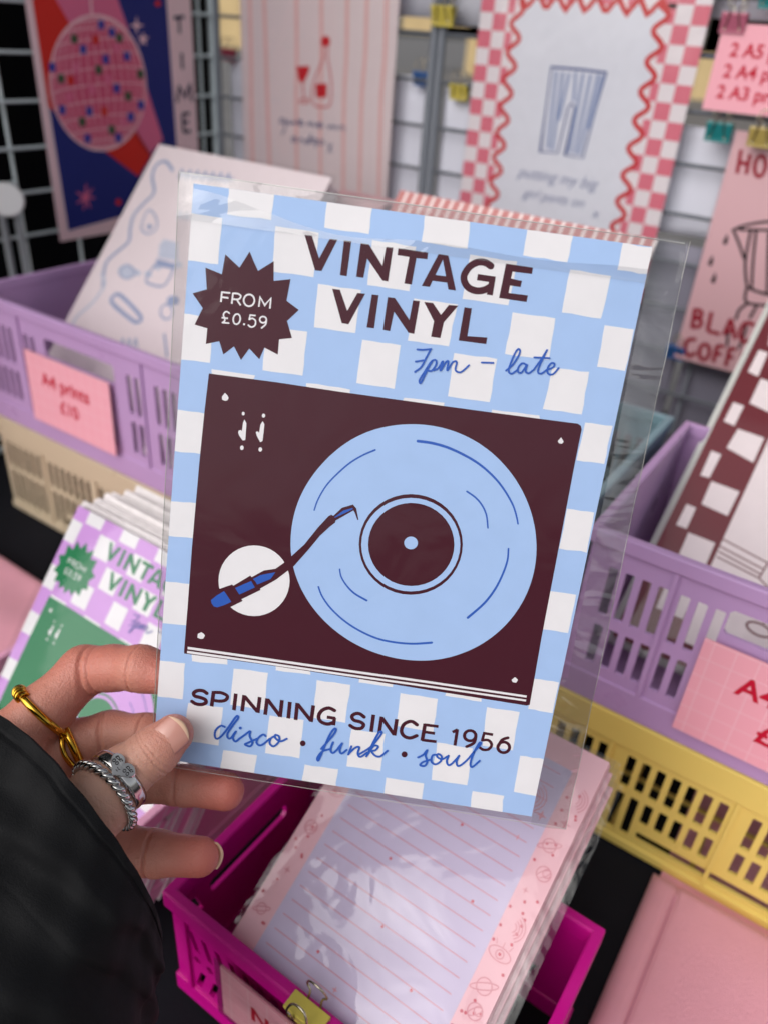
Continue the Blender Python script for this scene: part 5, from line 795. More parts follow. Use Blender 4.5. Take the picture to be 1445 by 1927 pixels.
["p","dood",3,[9.1,40.0,7.45,40.45,7.0,42.1,6.55,40.45,4.9,40.0,6.55,39.55,7.0,37.9,7.45,39.55]],
["s","dood",3,0.5,0.5,1,1,[9.2,62.0,8.88,63.39,8.0,64.5,6.71,65.12,5.29,65.12,4.0,64.5,3.12,63.39,2.8,62.0,3.12,60.61,4.0,59.5,5.29,58.88,6.71,58.88,8.0,59.5,8.88,60.61]],
["s","dood",3,0.5,0.5,1,1,[9.0,62.8,8.82,63.58,8.32,64.21,7.6,64.55,6.8,64.55,6.08,64.21,5.58,63.58,5.4,62.8,5.58,62.02,6.08,61.39,6.8,61.05,7.6,61.05,8.32,61.39,8.82,62.02]],
["s","dood",3,0.4,0.4,1,1,[8.23,64.3,7.64,64.43,6.72,64.08,5.66,63.33,4.66,62.3,3.94,61.22,3.62,60.29,3.77,59.7,4.36,59.57,5.28,59.92,6.34,60.67,7.34,61.7,8.06,62.78,8.38,63.71]],
["s","dood",3,0.5,0.5,1,1,[11.0,82.0,10.6,82.95,9.49,83.72,7.89,84.14,6.11,84.14,4.51,83.72,3.4,82.95,3.0,82.0,3.4,81.05,4.51,80.28,6.11,79.86,7.89,79.86,9.49,80.28,10.6,81.05]],
["s","dood",3,0.5,0.5,1,1,[8.4,82.0,8.26,82.61,7.87,83.09,7.31,83.36,6.69,83.36,6.13,83.09,5.74,82.61,5.6,82.0,5.74,81.39,6.13,80.91,6.69,80.64,7.31,80.64,7.87,80.91,8.26,81.39]],
["p","red",3,[7.7,82.0,7.63,82.3,7.44,82.55,7.16,82.68,6.84,82.68,6.56,82.55,6.37,82.3,6.3,82.0,6.37,81.7,6.56,81.45,6.84,81.32,7.16,81.32,7.44,81.45,7.63,81.7]],
["s","dood",3,0.4,0.3,0,0,[4.6,84.4,3.88,86.2]],
["s","dood",3,0.4,0.3,0,0,[7.0,84.4,7.0,86.2]],
["s","dood",3,0.4,0.3,0,0,[9.4,84.4,10.12,86.2]],
["s","dood",3,0.5,0.5,1,1,[8.4,100.0,8.16,101.04,7.5,101.88,6.53,102.34,5.47,102.34,4.5,101.88,3.84,101.04,3.6,100.0,3.84,98.96,4.5,98.12,5.47,97.66,6.53,97.66,7.5,98.12,8.16,98.96]],
["s","dood",3,0.5,0.5,1,1,[9.86,102.11,9.27,102.28,8.03,102.0,6.39,101.32,4.67,100.39,3.22,99.37,2.31,98.48,2.14,97.89,2.73,97.72,3.97,98.0,5.61,98.68,7.33,99.61,8.78,100.63,9.69,101.52]],
["s","dood",3,0.5,0.4,0,1,[8.09,116.63,8.49,117.09,8.72,117.65,8.73,118.26,8.54,118.84,8.15,119.31,7.63,119.63]],
["s","dood",3,0.5,0.4,0,1,[8.76,115.78,9.42,116.52,9.78,117.44,9.8,118.42,9.49,119.36,8.87,120.13,8.03,120.64]],
["s","dood",3,0.5,0.4,0,1,[9.43,114.93,10.34,115.95,10.84,117.22,10.87,118.59,10.44,119.88,9.58,120.94,8.42,121.65]],
["s","dood",3,0.5,0.4,0,1,[10.11,114.08,11.26,115.39,11.9,117.01,11.94,118.75,11.39,120.4,10.3,121.76,8.81,122.66]],
["p","dood",3,[8.1,134.0,6.45,134.45,6.0,136.1,5.55,134.45,3.9,134.0,5.55,133.55,6.0,131.9,6.45,133.55]],
["p","dood",3,[102.8,122.0,100.59,122.59,100.0,124.8,99.41,122.59,97.2,122.0,99.41,121.41,100.0,119.2,100.59,121.41]],
["s","dood",3,0.5,0.4,0,1,[93.52,126.08,94.09,126.72,94.4,127.51,94.42,128.37,94.15,129.17,93.62,129.84,92.89,130.28]],
["s","dood",3,0.5,0.4,0,1,[94.47,124.89,95.38,125.93,95.89,127.21,95.92,128.59,95.48,129.9,94.62,130.98,93.44,131.7]],
["s","dood",3,0.5,0.4,0,1,[95.41,123.7,96.67,125.13,97.37,126.91,97.42,128.82,96.81,130.63,95.62,132.12,93.99,133.11]],
["s","dood",3,0.5,0.4,0,1,[96.35,122.52,97.97,124.34,98.86,126.61,98.92,129.05,98.14,131.36,96.62,133.26,94.54,134.52]],
["p","red",3,[107.92,121.9,107.85,122.21,107.66,122.45,107.38,122.58,107.06,122.58,106.78,122.45,106.59,122.21,106.52,121.9,106.59,121.6,106.78,121.36,107.06,121.22,107.38,121.22,107.66,121.36,107.85,121.6]],
["p","red",3,[107.77,128.61,107.7,128.91,107.5,129.15,107.22,129.29,106.91,129.29,106.63,129.15,106.44,128.91,106.37,128.61,106.44,128.3,106.63,128.06,106.91,127.92,107.22,127.92,107.5,128.06,107.7,128.3]],
["p","red",3,[110.58,85.64,110.51,85.95,110.32,86.19,110.04,86.33,109.73,86.33,109.45,86.19,109.25,85.95,109.18,85.64,109.25,85.34,109.45,85.1,109.73,84.96,110.04,84.96,110.32,85.1,110.51,85.34]],
["p","red",3,[113.36,72.58,113.29,72.88,113.1,73.13,112.81,73.26,112.5,73.26,112.22,73.13,112.03,72.88,111.96,72.58,112.03,72.27,112.22,72.03,112.5,71.9,112.81,71.9,113.1,72.03,113.29,72.27]],
["p","red",3,[108.67,26.28,108.6,26.58,108.4,26.83,108.12,26.96,107.81,26.96,107.53,26.83,107.34,26.58,107.27,26.28,107.34,25.98,107.53,25.73,107.81,25.6,108.12,25.6,108.4,25.73,108.6,25.98]],
["p","red",3,[106.51,103.38,106.44,103.69,106.24,103.93,105.96,104.06,105.65,104.06,105.37,103.93,105.18,103.69,105.11,103.38,105.18,103.08,105.37,102.83,105.65,102.7,105.96,102.7,106.24,102.83,106.44,103.08]],
["p","red",3,[110.11,22.16,110.04,22.47,109.85,22.71,109.57,22.85,109.26,22.85,108.98,22.71,108.78,22.47,108.71,22.16,108.78,21.86,108.98,21.62,109.26,21.48,109.57,21.48,109.85,21.62,110.04,21.86]],
["p","red",3,[114.5,38.37,114.43,38.68,114.24,38.92,113.96,39.05,113.64,39.05,113.36,38.92,113.17,38.68,113.1,38.37,113.17,38.07,113.36,37.82,113.64,37.69,113.96,37.69,114.24,37.82,114.43,38.07]],
["p","red",3,[109.84,41.45,109.77,41.75,109.58,42.0,109.3,42.13,108.99,42.13,108.71,42.0,108.51,41.75,108.44,41.45,108.51,41.15,108.71,40.9,108.99,40.77,109.3,40.77,109.58,40.9,109.77,41.15]],
["p","red",3,[111.99,81.18,111.92,81.48,111.72,81.72,111.44,81.86,111.13,81.86,110.85,81.72,110.66,81.48,110.59,81.18,110.66,80.87,110.85,80.63,111.13,80.49,111.44,80.49,111.72,80.63,111.92,80.87]],
["p","red",3,[111.7,37.21,111.63,37.52,111.44,37.76,111.16,37.9,110.84,37.9,110.56,37.76,110.37,37.52,110.3,37.21,110.37,36.91,110.56,36.67,110.84,36.53,111.16,36.53,111.44,36.67,111.63,36.91]],
["p","red",3,[108.55,35.5,108.48,35.81,108.28,36.05,108.0,36.18,107.69,36.18,107.41,36.05,107.22,35.81,107.15,35.5,107.22,35.2,107.41,34.96,107.69,34.82,108.0,34.82,108.28,34.96,108.48,35.2]],
["p","red",3,[108.98,20.18,108.91,20.49,108.71,20.73,108.43,20.87,108.12,20.87,107.84,20.73,107.64,20.49,107.58,20.18,107.64,19.88,107.84,19.64,108.12,19.5,108.43,19.5,108.71,19.64,108.91,19.88]],
["p","red",3,[107.36,134.95,107.29,135.25,107.09,135.5,106.81,135.63,106.5,135.63,106.22,135.5,106.03,135.25,105.96,134.95,106.03,134.65,106.22,134.4,106.5,134.27,106.81,134.27,107.09,134.4,107.29,134.65]],
["p","red",3,[115.3,26.38,115.23,26.68,115.04,26.93,114.76,27.06,114.45,27.06,114.17,26.93,113.97,26.68,113.9,26.38,113.97,26.07,114.17,25.83,114.45,25.7,114.76,25.7,115.04,25.83,115.23,26.07]],
["p","red",3,[105.94,28.64,105.87,28.94,105.68,29.19,105.4,29.32,105.09,29.32,104.81,29.19,104.61,28.94,104.54,28.64,104.61,28.33,104.81,28.09,105.09,27.96,105.4,27.96,105.68,28.09,105.87,28.33]],
["p","red",3,[112.7,109.13,112.63,109.44,112.43,109.68,112.15,109.81,111.84,109.81,111.56,109.68,111.37,109.44,111.3,109.13,111.37,108.83,111.56,108.58,111.84,108.45,112.15,108.45,112.43,108.58,112.63,108.83]],
["p","red",3,[105.93,80.87,105.86,81.18,105.67,81.42,105.39,81.56,105.07,81.56,104.79,81.42,104.6,81.18,104.53,80.87,104.6,80.57,104.79,80.33,105.07,80.19,105.39,80.19,105.67,80.33,105.86,80.57]],
["p","red",3,[105.72,72.17,105.65,72.47,105.45,72.71,105.17,72.85,104.86,72.85,104.58,72.71,104.39,72.47,104.32,72.17,104.39,71.86,104.58,71.62,104.86,71.48,105.17,71.48,105.45,71.62,105.65,71.86]],
["p","red",3,[112.1,137.99,112.03,138.29,111.83,138.53,111.55,138.67,111.24,138.67,110.96,138.53,110.77,138.29,110.7,137.99,110.77,137.68,110.96,137.44,111.24,137.3,111.55,137.3,111.83,137.44,112.03,137.68]],
["p","red",3,[108.29,112.35,108.22,112.65,108.03,112.9,107.75,113.03,107.44,113.03,107.15,112.9,106.96,112.65,106.89,112.35,106.96,112.05,107.15,111.8,107.44,111.67,107.75,111.67,108.03,111.8,108.22,112.05]],
["p","red",3,[114.4,129.18,114.34,129.49,114.14,129.73,113.86,129.87,113.55,129.87,113.27,129.73,113.07,129.49,113.0,129.18,113.07,128.88,113.27,128.64,113.55,128.5,113.86,128.5,114.14,128.64,114.34,128.88]],
["p","red",3,[105.72,65.73,105.65,66.03,105.46,66.28,105.18,66.41,104.87,66.41,104.59,66.28,104.39,66.03,104.32,65.73,104.39,65.42,104.59,65.18,104.87,65.05,105.18,65.05,105.46,65.18,105.65,65.42]],
["p","red",3,[115.51,55.85,115.45,56.16,115.25,56.4,114.97,56.53,114.66,56.53,114.38,56.4,114.18,56.16,114.11,55.85,114.18,55.55,114.38,55.3,114.66,55.17,114.97,55.17,115.25,55.3,115.45,55.55]],
["p","red",3,[113.84,76.5,113.77,76.81,113.57,77.05,113.29,77.19,112.98,77.19,112.7,77.05,112.51,76.81,112.44,76.5,112.51,76.2,112.7,75.96,112.98,75.82,113.29,75.82,113.57,75.96,113.77,76.2]],
["p","red",3,[113.41,67.89,113.34,68.19,113.14,68.44,112.86,68.57,112.55,68.57,112.27,68.44,112.08,68.19,112.01,67.89,112.08,67.59,112.27,67.34,112.55,67.21,112.86,67.21,113.14,67.34,113.34,67.59]],
["p","red",3,[105.99,12.11,105.92,12.42,105.73,12.66,105.45,12.8,105.14,12.8,104.85,12.66,104.66,12.42,104.59,12.11,104.66,11.81,104.85,11.57,105.14,11.43,105.45,11.43,105.73,11.57,105.92,11.81]],
["p","red",3,[106.81,35.17,106.75,35.48,106.55,35.72,106.27,35.86,105.96,35.86,105.68,35.72,105.48,35.48,105.41,35.17,105.48,34.87,105.68,34.63,105.96,34.49,106.27,34.49,106.55,34.63,106.75,34.87]],
["p","red",3,[115.35,88.45,115.28,88.75,115.09,88.99,114.8,89.13,114.49,89.13,114.21,88.99,114.02,88.75,113.95,88.45,114.02,88.14,114.21,87.9,114.49,87.76,114.8,87.76,115.09,87.9,115.28,88.14]],
["p","red",3,[113.87,79.25,113.8,79.56,113.6,79.8,113.32,79.93,113.01,79.93,112.73,79.8,112.54,79.56,112.47,79.25,112.54,78.95,112.73,78.7,113.01,78.57,113.32,78.57,113.6,78.7,113.8,78.95]],
["p","red",3,[112.05,113.67,111.98,113.97,111.79,114.21,111.51,114.35,111.2,114.35,110.92,114.21,110.72,113.97,110.65,113.67,110.72,113.36,110.92,113.12,111.2,112.98,111.51,112.98,111.79,113.12,111.98,113.36]],
["p","red",3,[114.97,127.77,114.9,128.07,114.7,128.32,114.42,128.45,114.11,128.45,113.83,128.32,113.64,128.07,113.57,127.77,113.64,127.46,113.83,127.22,114.11,127.09,114.42,127.09,114.7,127.22,114.9,127.46]],
["p","red",3,[113.95,13.19,113.88,13.49,113.68,13.74,113.4,13.87,113.09,13.87,112.81,13.74,112.62,13.49,112.55,13.19,112.62,12.88,112.81,12.64,113.09,12.51,113.4,12.51,113.68,12.64,113.88,12.88]],
["p","red",3,[109.31,4.97,109.24,5.27,109.05,5.52,108.77,5.65,108.45,5.65,108.17,5.52,107.98,5.27,107.91,4.97,107.98,4.67,108.17,4.42,108.45,4.29,108.77,4.29,109.05,4.42,109.24,4.67]],
["p","red",3,[7.66,111.46,7.59,111.76,7.4,112.01,7.12,112.14,6.81,112.14,6.53,112.01,6.33,111.76,6.26,111.46,6.33,111.16,6.53,110.91,6.81,110.78,7.12,110.78,7.4,110.91,7.59,111.16]],
["p","red",3,[2.71,26.41,2.64,26.72,2.45,26.96,2.17,27.1,1.86,27.1,1.57,26.96,1.38,26.72,1.31,26.41,1.38,26.11,1.57,25.87,1.86,25.73,2.17,25.73,2.45,25.87,2.64,26.11]],
["p","red",3,[5.85,34.2,5.79,34.5,5.59,34.75,5.31,34.88,5.0,34.88,4.72,34.75,4.52,34.5,4.45,34.2,4.52,33.9,4.72,33.65,5.0,33.52,5.31,33.52,5.59,33.65,5.79,33.9]],
["p","red",3,[10.15,49.29,10.08,49.6,9.89,49.84,9.61,49.98,9.3,49.98,9.01,49.84,8.82,49.6,8.75,49.29,8.82,48.99,9.01,48.75,9.3,48.61,9.61,48.61,9.89,48.75,10.08,48.99]],
["p","red",3,[8.59,69.08,8.52,69.38,8.33,69.63,8.04,69.76,7.73,69.76,7.45,69.63,7.26,69.38,7.19,69.08,7.26,68.77,7.45,68.53,7.73,68.4,8.04,68.4,8.33,68.53,8.52,68.77]],
["p","red",3,[8.03,131.5,7.97,131.81,7.77,132.05,7.49,132.18,7.18,132.18,6.9,132.05,6.7,131.81,6.63,131.5,6.7,131.2,6.9,130.95,7.18,130.82,7.49,130.82,7.77,130.95,7.97,131.2]],
["p","red",3,[11.64,15.64,11.57,15.94,11.37,16.18,11.09,16.32,10.78,16.32,10.5,16.18,10.3,15.94,10.24,15.64,10.3,15.33,10.5,15.09,10.78,14.95,11.09,14.95,11.37,15.09,11.57,15.33]],
["p","red",3,[10.64,48.44,10.57,48.75,10.37,48.99,10.09,49.13,9.78,49.13,9.5,48.99,9.3,48.75,9.24,48.44,9.3,48.14,9.5,47.9,9.78,47.76,10.09,47.76,10.37,47.9,10.57,48.14]],
["p","red",3,[3.21,53.68,3.14,53.98,2.94,54.22,2.66,54.36,2.35,54.36,2.07,54.22,1.88,53.98,1.81,53.68,1.88,53.37,2.07,53.13,2.35,52.99,2.66,52.99,2.94,53.13,3.14,53.37]],
["p","red",3,[7.3,134.55,7.23,134.86,7.04,135.1,6.76,135.24,6.45,135.24,6.17,135.1,5.97,134.86,5.9,134.55,5.97,134.25,6.17,134.01,6.45,133.87,6.76,133.87,7.04,134.01,7.23,134.25]],
["p","red",3,[5.92,1.73,5.85,2.04,5.65,2.28,5.37,2.41,5.06,2.41,4.78,2.28,4.58,2.04,4.52,1.73,4.58,1.43,4.78,1.18,5.06,1.05,5.37,1.05,5.65,1.18,5.85,1.43]],
["p","red",3,[10.8,15.56,10.73,15.86,10.53,16.1,10.25,16.24,9.94,16.24,9.66,16.1,9.47,15.86,9.4,15.56,9.47,15.25,9.66,15.01,9.94,14.87,10.25,14.87,10.53,15.01,10.73,15.25]],
["p","red",3,[6.98,119.0,6.91,119.3,6.72,119.54,6.44,119.68,6.13,119.68,5.85,119.54,5.65,119.3,5.58,119.0,5.65,118.69,5.85,118.45,6.13,118.31,6.44,118.31,6.72,118.45,6.91,118.69]],
["p","red",3,[7.35,62.53,7.28,62.83,7.08,63.07,6.8,63.21,6.49,63.21,6.21,63.07,6.02,62.83,5.95,62.53,6.02,62.22,6.21,61.98,6.49,61.84,6.8,61.84,7.08,61.98,7.28,62.22]],
["p","red",3,[10.2,2.85,10.14,3.16,9.94,3.4,9.66,3.54,9.35,3.54,9.07,3.4,8.87,3.16,8.8,2.85,8.87,2.55,9.07,2.31,9.35,2.17,9.66,2.17,9.94,2.31,10.14,2.55]],
["p","red",3,[7.93,57.59,7.86,57.9,7.66,58.14,7.38,58.28,7.07,58.28,6.79,58.14,6.6,57.9,6.53,57.59,6.6,57.29,6.79,57.05,7.07,56.91,7.38,56.91,7.66,57.05,7.86,57.29]],
["p","red",3,[12.05,112.2,11.98,112.5,11.79,112.74,11.51,112.88,11.2,112.88,10.91,112.74,10.72,112.5,10.65,112.2,10.72,111.89,10.91,111.65,11.2,111.51,11.51,111.51,11.79,111.65,11.98,111.89]],
["p","red",3,[2.74,26.67,2.67,26.97,2.48,27.21,2.2,27.35,1.88,27.35,1.6,27.21,1.41,26.97,1.34,26.67,1.41,26.36,1.6,26.12,1.88,25.98,2.2,25.98,2.48,26.12,2.67,26.36]],
["p","red",3,[6.72,98.41,6.65,98.72,6.46,98.96,6.18,99.09,5.87,99.09,5.59,98.96,5.39,98.72,5.32,98.41,5.39,98.11,5.59,97.86,5.87,97.73,6.18,97.73,6.46,97.86,6.65,98.11]],
["p","red",3,[5.52,50.4,5.45,50.7,5.26,50.94,4.98,51.08,4.66,51.08,4.38,50.94,4.19,50.7,4.12,50.4,4.19,50.09,4.38,49.85,4.66,49.72,4.98,49.72,5.26,49.85,5.45,50.09]],
["p","red",3,[11.41,133.51,11.35,133.81,11.15,134.06,10.87,134.19,10.56,134.19,10.28,134.06,10.08,133.81,10.01,133.51,10.08,133.2,10.28,132.96,10.56,132.83,10.87,132.83,11.15,132.96,11.35,133.2]],
["p","red",3,[6.28,125.8,6.21,126.1,6.01,126.35,5.73,126.48,5.42,126.48,5.14,126.35,4.95,126.1,4.88,125.8,4.95,125.5,5.14,125.25,5.42,125.12,5.73,125.12,6.01,125.25,6.21,125.5]],
["p","red",3,[40.7,20.0,40.63,20.3,40.44,20.55,40.16,20.68,39.84,20.68,39.56,20.55,39.37,20.3,39.3,20.0,39.37,19.7,39.56,19.45,39.84,19.32,40.16,19.32,40.44,19.45,40.63,19.7]],
["p","red",3,[60.7,44.0,60.63,44.3,60.44,44.55,60.16,44.68,59.84,44.68,59.56,44.55,59.37,44.3,59.3,44.0,59.37,43.7,59.56,43.45,59.84,43.32,60.16,43.32,60.44,43.45,60.63,43.7]],
["p","red",3,[84.7,30.0,84.63,30.3,84.44,30.55,84.16,30.68,83.84,30.68,83.56,30.55,83.37,30.3,83.3,30.0,83.37,29.7,83.56,29.45,83.84,29.32,84.16,29.32,84.44,29.45,84.63,29.7]],
["p","red",3,[48.7,70.0,48.63,70.3,48.44,70.55,48.16,70.68,47.84,70.68,47.56,70.55,47.37,70.3,47.3,70.0,47.37,69.7,47.56,69.45,47.84,69.32,48.16,69.32,48.44,69.45,48.63,69.7]],
["p","red",3,[90.7,74.0,90.63,74.3,90.44,74.55,90.16,74.68,89.84,74.68,89.56,74.55,89.37,74.3,89.3,74.0,89.37,73.7,89.56,73.45,89.84,73.32,90.16,73.32,90.44,73.45,90.63,73.7]],
["p","red",3,[70.7,100.0,70.63,100.3,70.44,100.55,70.16,100.68,69.84,100.68,69.56,100.55,69.37,100.3,69.3,100.0,69.37,99.7,69.56,99.45,69.84,99.32,70.16,99.32,70.44,99.45,70.63,99.7]],
["p","dood",3,[96.54,108.0,95.33,108.33,95.0,109.54,94.67,108.33,93.46,108.0,94.67,107.67,95.0,106.46,95.33,107.67]],
["p","dood",3,[56.54,12.0,55.33,12.33,55.0,13.54,54.67,12.33,53.46,12.0,54.67,11.67,55.0,10.46,55.33,11.67]]]}


def stroke_quads(w0, w1, closed, smooth, flat):
    pts = [Vector((flat[i], flat[i + 1], 0)) for i in range(0, len(flat), 2)]
    if smooth: pts = catmull(pts, 6, bool(closed))
    N = len(pts); L = []; Rr = []
    for i, p in enumerate(pts):
        t = (pts[(i + 1) % N] - pts[i - 1]) if closed else (pts[min(i + 1, N - 1)] - pts[max(i - 1, 0)])
        if t.length < 1e-9: t = Vector((1, 0, 0))
        t.normalize(); nn = Vector((-t.y, t.x, 0)); k = i / max(N - 1, 1); w = (w0 + (w1 - w0) * k) * .5
        if not smooth and not closed and 0 < i < N - 1:
            a = (pts[i] - pts[i - 1]).normalized(); c = max(.5, a.dot(t)); w /= c
        L.append(p + nn * w); Rr.append(p - nn * w)
    polys = []
    for i in range(N if closed else N - 1):
        j = (i + 1) % N
        polys.append([L[i], Rr[i], Rr[j], L[j]])
    if not closed and smooth:
        for e, s in ((0, -1), (N - 1, 1)):
            t = (pts[min(e + 1, N - 1)] - pts[max(e - 1, 0)]).normalized() * s
            nn = Vector((-t.y, t.x, 0)); w = (w0 if e == 0 else w1) * .5
            polys.append([pts[e] + nn * w * math.cos(a) + t * w * math.sin(a) for a in np.linspace(0, math.pi, 7)])
    return polys
def clip_poly(poly, x0, x1, y0, y1):
    def half(P, f):
        out = []
        for i in range(len(P)):
            a, b = P[i - 1], P[i]; fa, fb = f(a), f(b)
            if (fa >= 0) != (fb >= 0): out.append(a + (b - a) * (fa / (fa - fb)))
            if fb >= 0: out.append(b)
        return out
    for f in (lambda p: p.x - x0, lambda p: x1 - p.x, lambda p: p.y - y0, lambda p: y1 - p.y):
        if len(poly) < 3: return []
        poly = half(poly, f)
    return poly
def text_polys(s, size, bold=0.0, shear=0.0, spacing=1.0):
    cu = bpy.data.curves.new('lettering', 'FONT'); cu.body = s; cu.size = size; cu.offset = bold; cu.shear = shear; cu.space_character = spacing
    cu.fill_mode = 'FRONT'; cu.resolution_u = 4
    o = bpy.data.objects.new('lettering', cu); COL.objects.link(o)
    dg = bpy.context.evaluated_depsgraph_get(); me = o.evaluated_get(dg).to_mesh()
    polys = [[me.vertices[i].co.copy() for i in p.vertices] for p in me.polygons]
    o.evaluated_get(dg).to_mesh_clear(); bpy.data.objects.remove(o); bpy.data.curves.remove(cu)
    return polys
def print_mesh(W, H, items, inks, base, thick=0.4, step=0.05, texts=(), clip=True):
    """one sheet with its artwork; W, H in mm; inks maps ink name -> material; base = paper material"""
    order = [base] + [m for m in dict.fromkeys(inks.values())]
    bm = bmesh.new(); k = 0.001
    add_box(bm, 0, W * k, 0, H * k, -thick * k, 0, 0)
    def put(poly, m, layer, ccw=False):
        z = step * k * layer
        q = clip_poly(poly, 0.02, W - .02, 0.02, H - .02) if clip else poly
        q = [p for i, p in enumerate(q) if (p - q[i - 1]).length > 1e-4]
        if len(q) < 3: return
        mi = order.index(inks[m])
        if len(q) <= 4:
            vs_ = [bm.verts.new((p.x * k, p.y * k, z)) for p in q]
            f = bm.faces.new(vs_); f.material_index = mi; f.normal_update()
            if f.normal.z < 0: f.normal_flip()
        else:
            tr = geometry.tessellate_polygon([[Vector((p.x, p.y, 0)) for p in q]])
            vs_ = [bm.verts.new((p.x * k, p.y * k, z)) for p in q]
            for a, b, c in tr:
                try: f = bm.faces.new((vs_[a], vs_[b], vs_[c]))
                except ValueError: continue
                f.material_index = mi; f.normal_update()
                if f.normal.z < 0: f.normal_flip()
    sub = {}
    for it in items:
        m, layer = it[1], it[2]
        if m not in inks: continue
        if it[0] == 'p':
            put([Vector((it[3][i], it[3][i + 1], 0)) for i in range(0, len(it[3]), 2)], m, layer)
        else:
            sub[layer] = sub.get(layer, 0) + 1
            for j, q in enumerate(stroke_quads(it[3], it[4], it[5], it[6], it[7])):
                put(q, m, layer + .04 * (sub[layer] % 12) + .004 * (j % 9))
    for (s, x, y, size, bold, shear, m, layer) in texts:
        for q in text_polys(s, size, bold, shear):
            put([Vector((p.x + x, p.y + y, 0)) for p in q], m, layer)
    return bm, order
def film_mesh(W, H, m0, m1, m2, m3, gap=.5, bow=1.0, nx=24, ny=30, both=True, seed=0):
    """a clear bag round a sheet: front film with a slight bow, back film and welded edges. mm; m0..m3 = left, right, bottom, top margins"""
    r = np.random.RandomState(seed); ph = r.rand(6) * 6.28
    bm = bmesh.new(); k = .001
    def zf(u, v):
        e = min(1, 8 * min(u, 1 - u)) * min(1, 10 * min(v, 1 - v))
        return gap * min(1, 14 * min(u, 1 - u, v, 1 - v) + .05) + bow * e * (.35 * math.sin(5 * u + 3 * v + ph[0]) ** 2 + .3 * math.sin(9 * v + ph[1] - 2 * u) ** 2 + .15 * math.sin(17 * u + ph[2]) * math.sin(13 * v + ph[3]) + .1)
    for side in ((1, -1) if both else (1,)):
        g = [[bm.verts.new(((-m0 + (W + m0 + m1) * i / nx) * k, (-m2 + (H + m2 + m3) * j / ny) * k, (zf(i / nx, j / ny) if side > 0 else -zf(i / nx, j / ny) - .4) * k)) for i in range(nx + 1)] for j in range(ny + 1)]
        for j in range(ny):
            for i in range(nx):
                q = (g[j][i], g[j][i + 1], g[j + 1][i + 1], g[j + 1][i]); f = bm.faces.new(q if side > 0 else q[::-1]); f.smooth = True
    return bm

PAPER = mat('paper_white', (236, 233, 236), .45, .4, var=.03, vscale=60)
def ink(name, rgb, rough=.5, var=.04): return mat('ink_' + name, rgb, rough, .2, var=var, vscale=90)
def hsv_white(name='white'): return ink(name, (234, 231, 234))

# ------------------------------------------------------------------ setting
def structure(name, bm, mats): return tag(link(name, bm, None, mats), kind='structure')
bm = bmesh.new(); add_box(bm, -60, 60, -40, 120, -.80, -.75)
structure('pavement', bm, [mat('asphalt', (112, 110, 110), .9, .3, bump=.3, bscale=40, var=.3, vscale=3)])

# table under a black cloth
t = empty('market_table', (-.3, .45, 0), None, 'long market table covered with a plain black cloth', 'table')
clothm = mat('black_cloth', (27, 27, 33), .95, .15, bump=.25, bscale=900, var=.25, vscale=15)
nx, ny = 90, 60; bm = bmesh.new(); X0, X1, Y0, Y1 = -1.5, .9, -.02, 1.1
g = [[bm.verts.new((X0 + (X1 - X0) * i / nx + .3, Y0 + (Y1 - Y0) * j / ny - .45, -.0015 + .0012 * math.sin(i * .9 + j * .35) * math.sin(j * .5 - i * .2))) for i in range(nx + 1)] for j in range(ny + 1)]
for j in range(ny):
    for i in range(nx): bm.faces.new((g[j][i], g[j][i + 1], g[j + 1][i + 1], g[j + 1][i])).smooth = True
fr = [bm.verts.new((v.co.x, v.co.y - .02 - .012 * math.sin(i * .7), -.70)) for i, v in enumerate(g[0])]
for i in range(nx): bm.faces.new((fr[i], fr[i + 1], g[0][i + 1], g[0][i])).smooth = True
link('table_cloth', bm, t, [clothm])
bm = bmesh.new(); add_box(bm, -1.18, 1.18, -.40, .62, -.030, -.006); link('table_top', bm, t, [mat('plywood', (150, 120, 85), .7)])
for sx in (-1.1, 1.1):
    for sy in (-.38, .58):
        bm = bmesh.new(); add_tube(bm, [(sx, sy, -.75), (sx, sy, -.03)], .015, 10); link('leg', bm, t, [mat('steel', (150, 152, 156), .4, metal=.8)])

# black cloth hung behind the left grid, and the stall roof that shades the back of the stall
bm = bmesh.new(); nx = 60
cols = [(bm.verts.new((-.99 + .018 * math.sin(i * .8) , -.3 + 1.30 * i / nx, -.74)), bm.verts.new((-.99 + .012 * math.sin(i * .8), -.3 + 1.30 * i / nx, 1.34))) for i in range(nx + 1)]
for i in range(nx): bm.faces.new((cols[i][0], cols[i + 1][0], cols[i + 1][1], cols[i][1])).smooth = True
tag(link('backdrop_cloth', bm, None, [mat('backdrop_black', (14, 14, 18), .95, .1)]), 'black cloth hanging behind the wire grid that holds the disco ball poster', 'backdrop')
cz = 1.36
bm = bmesh.new(); add_box(bm, -1.6, 1.3, .55, 2.3, cz, cz + .012)
tag(link('stall_canopy', bm, None, [mat('canopy_fabric', (90, 88, 92), .9, .2)]), 'fabric roof of the market stall shading its back wall', 'canopy')

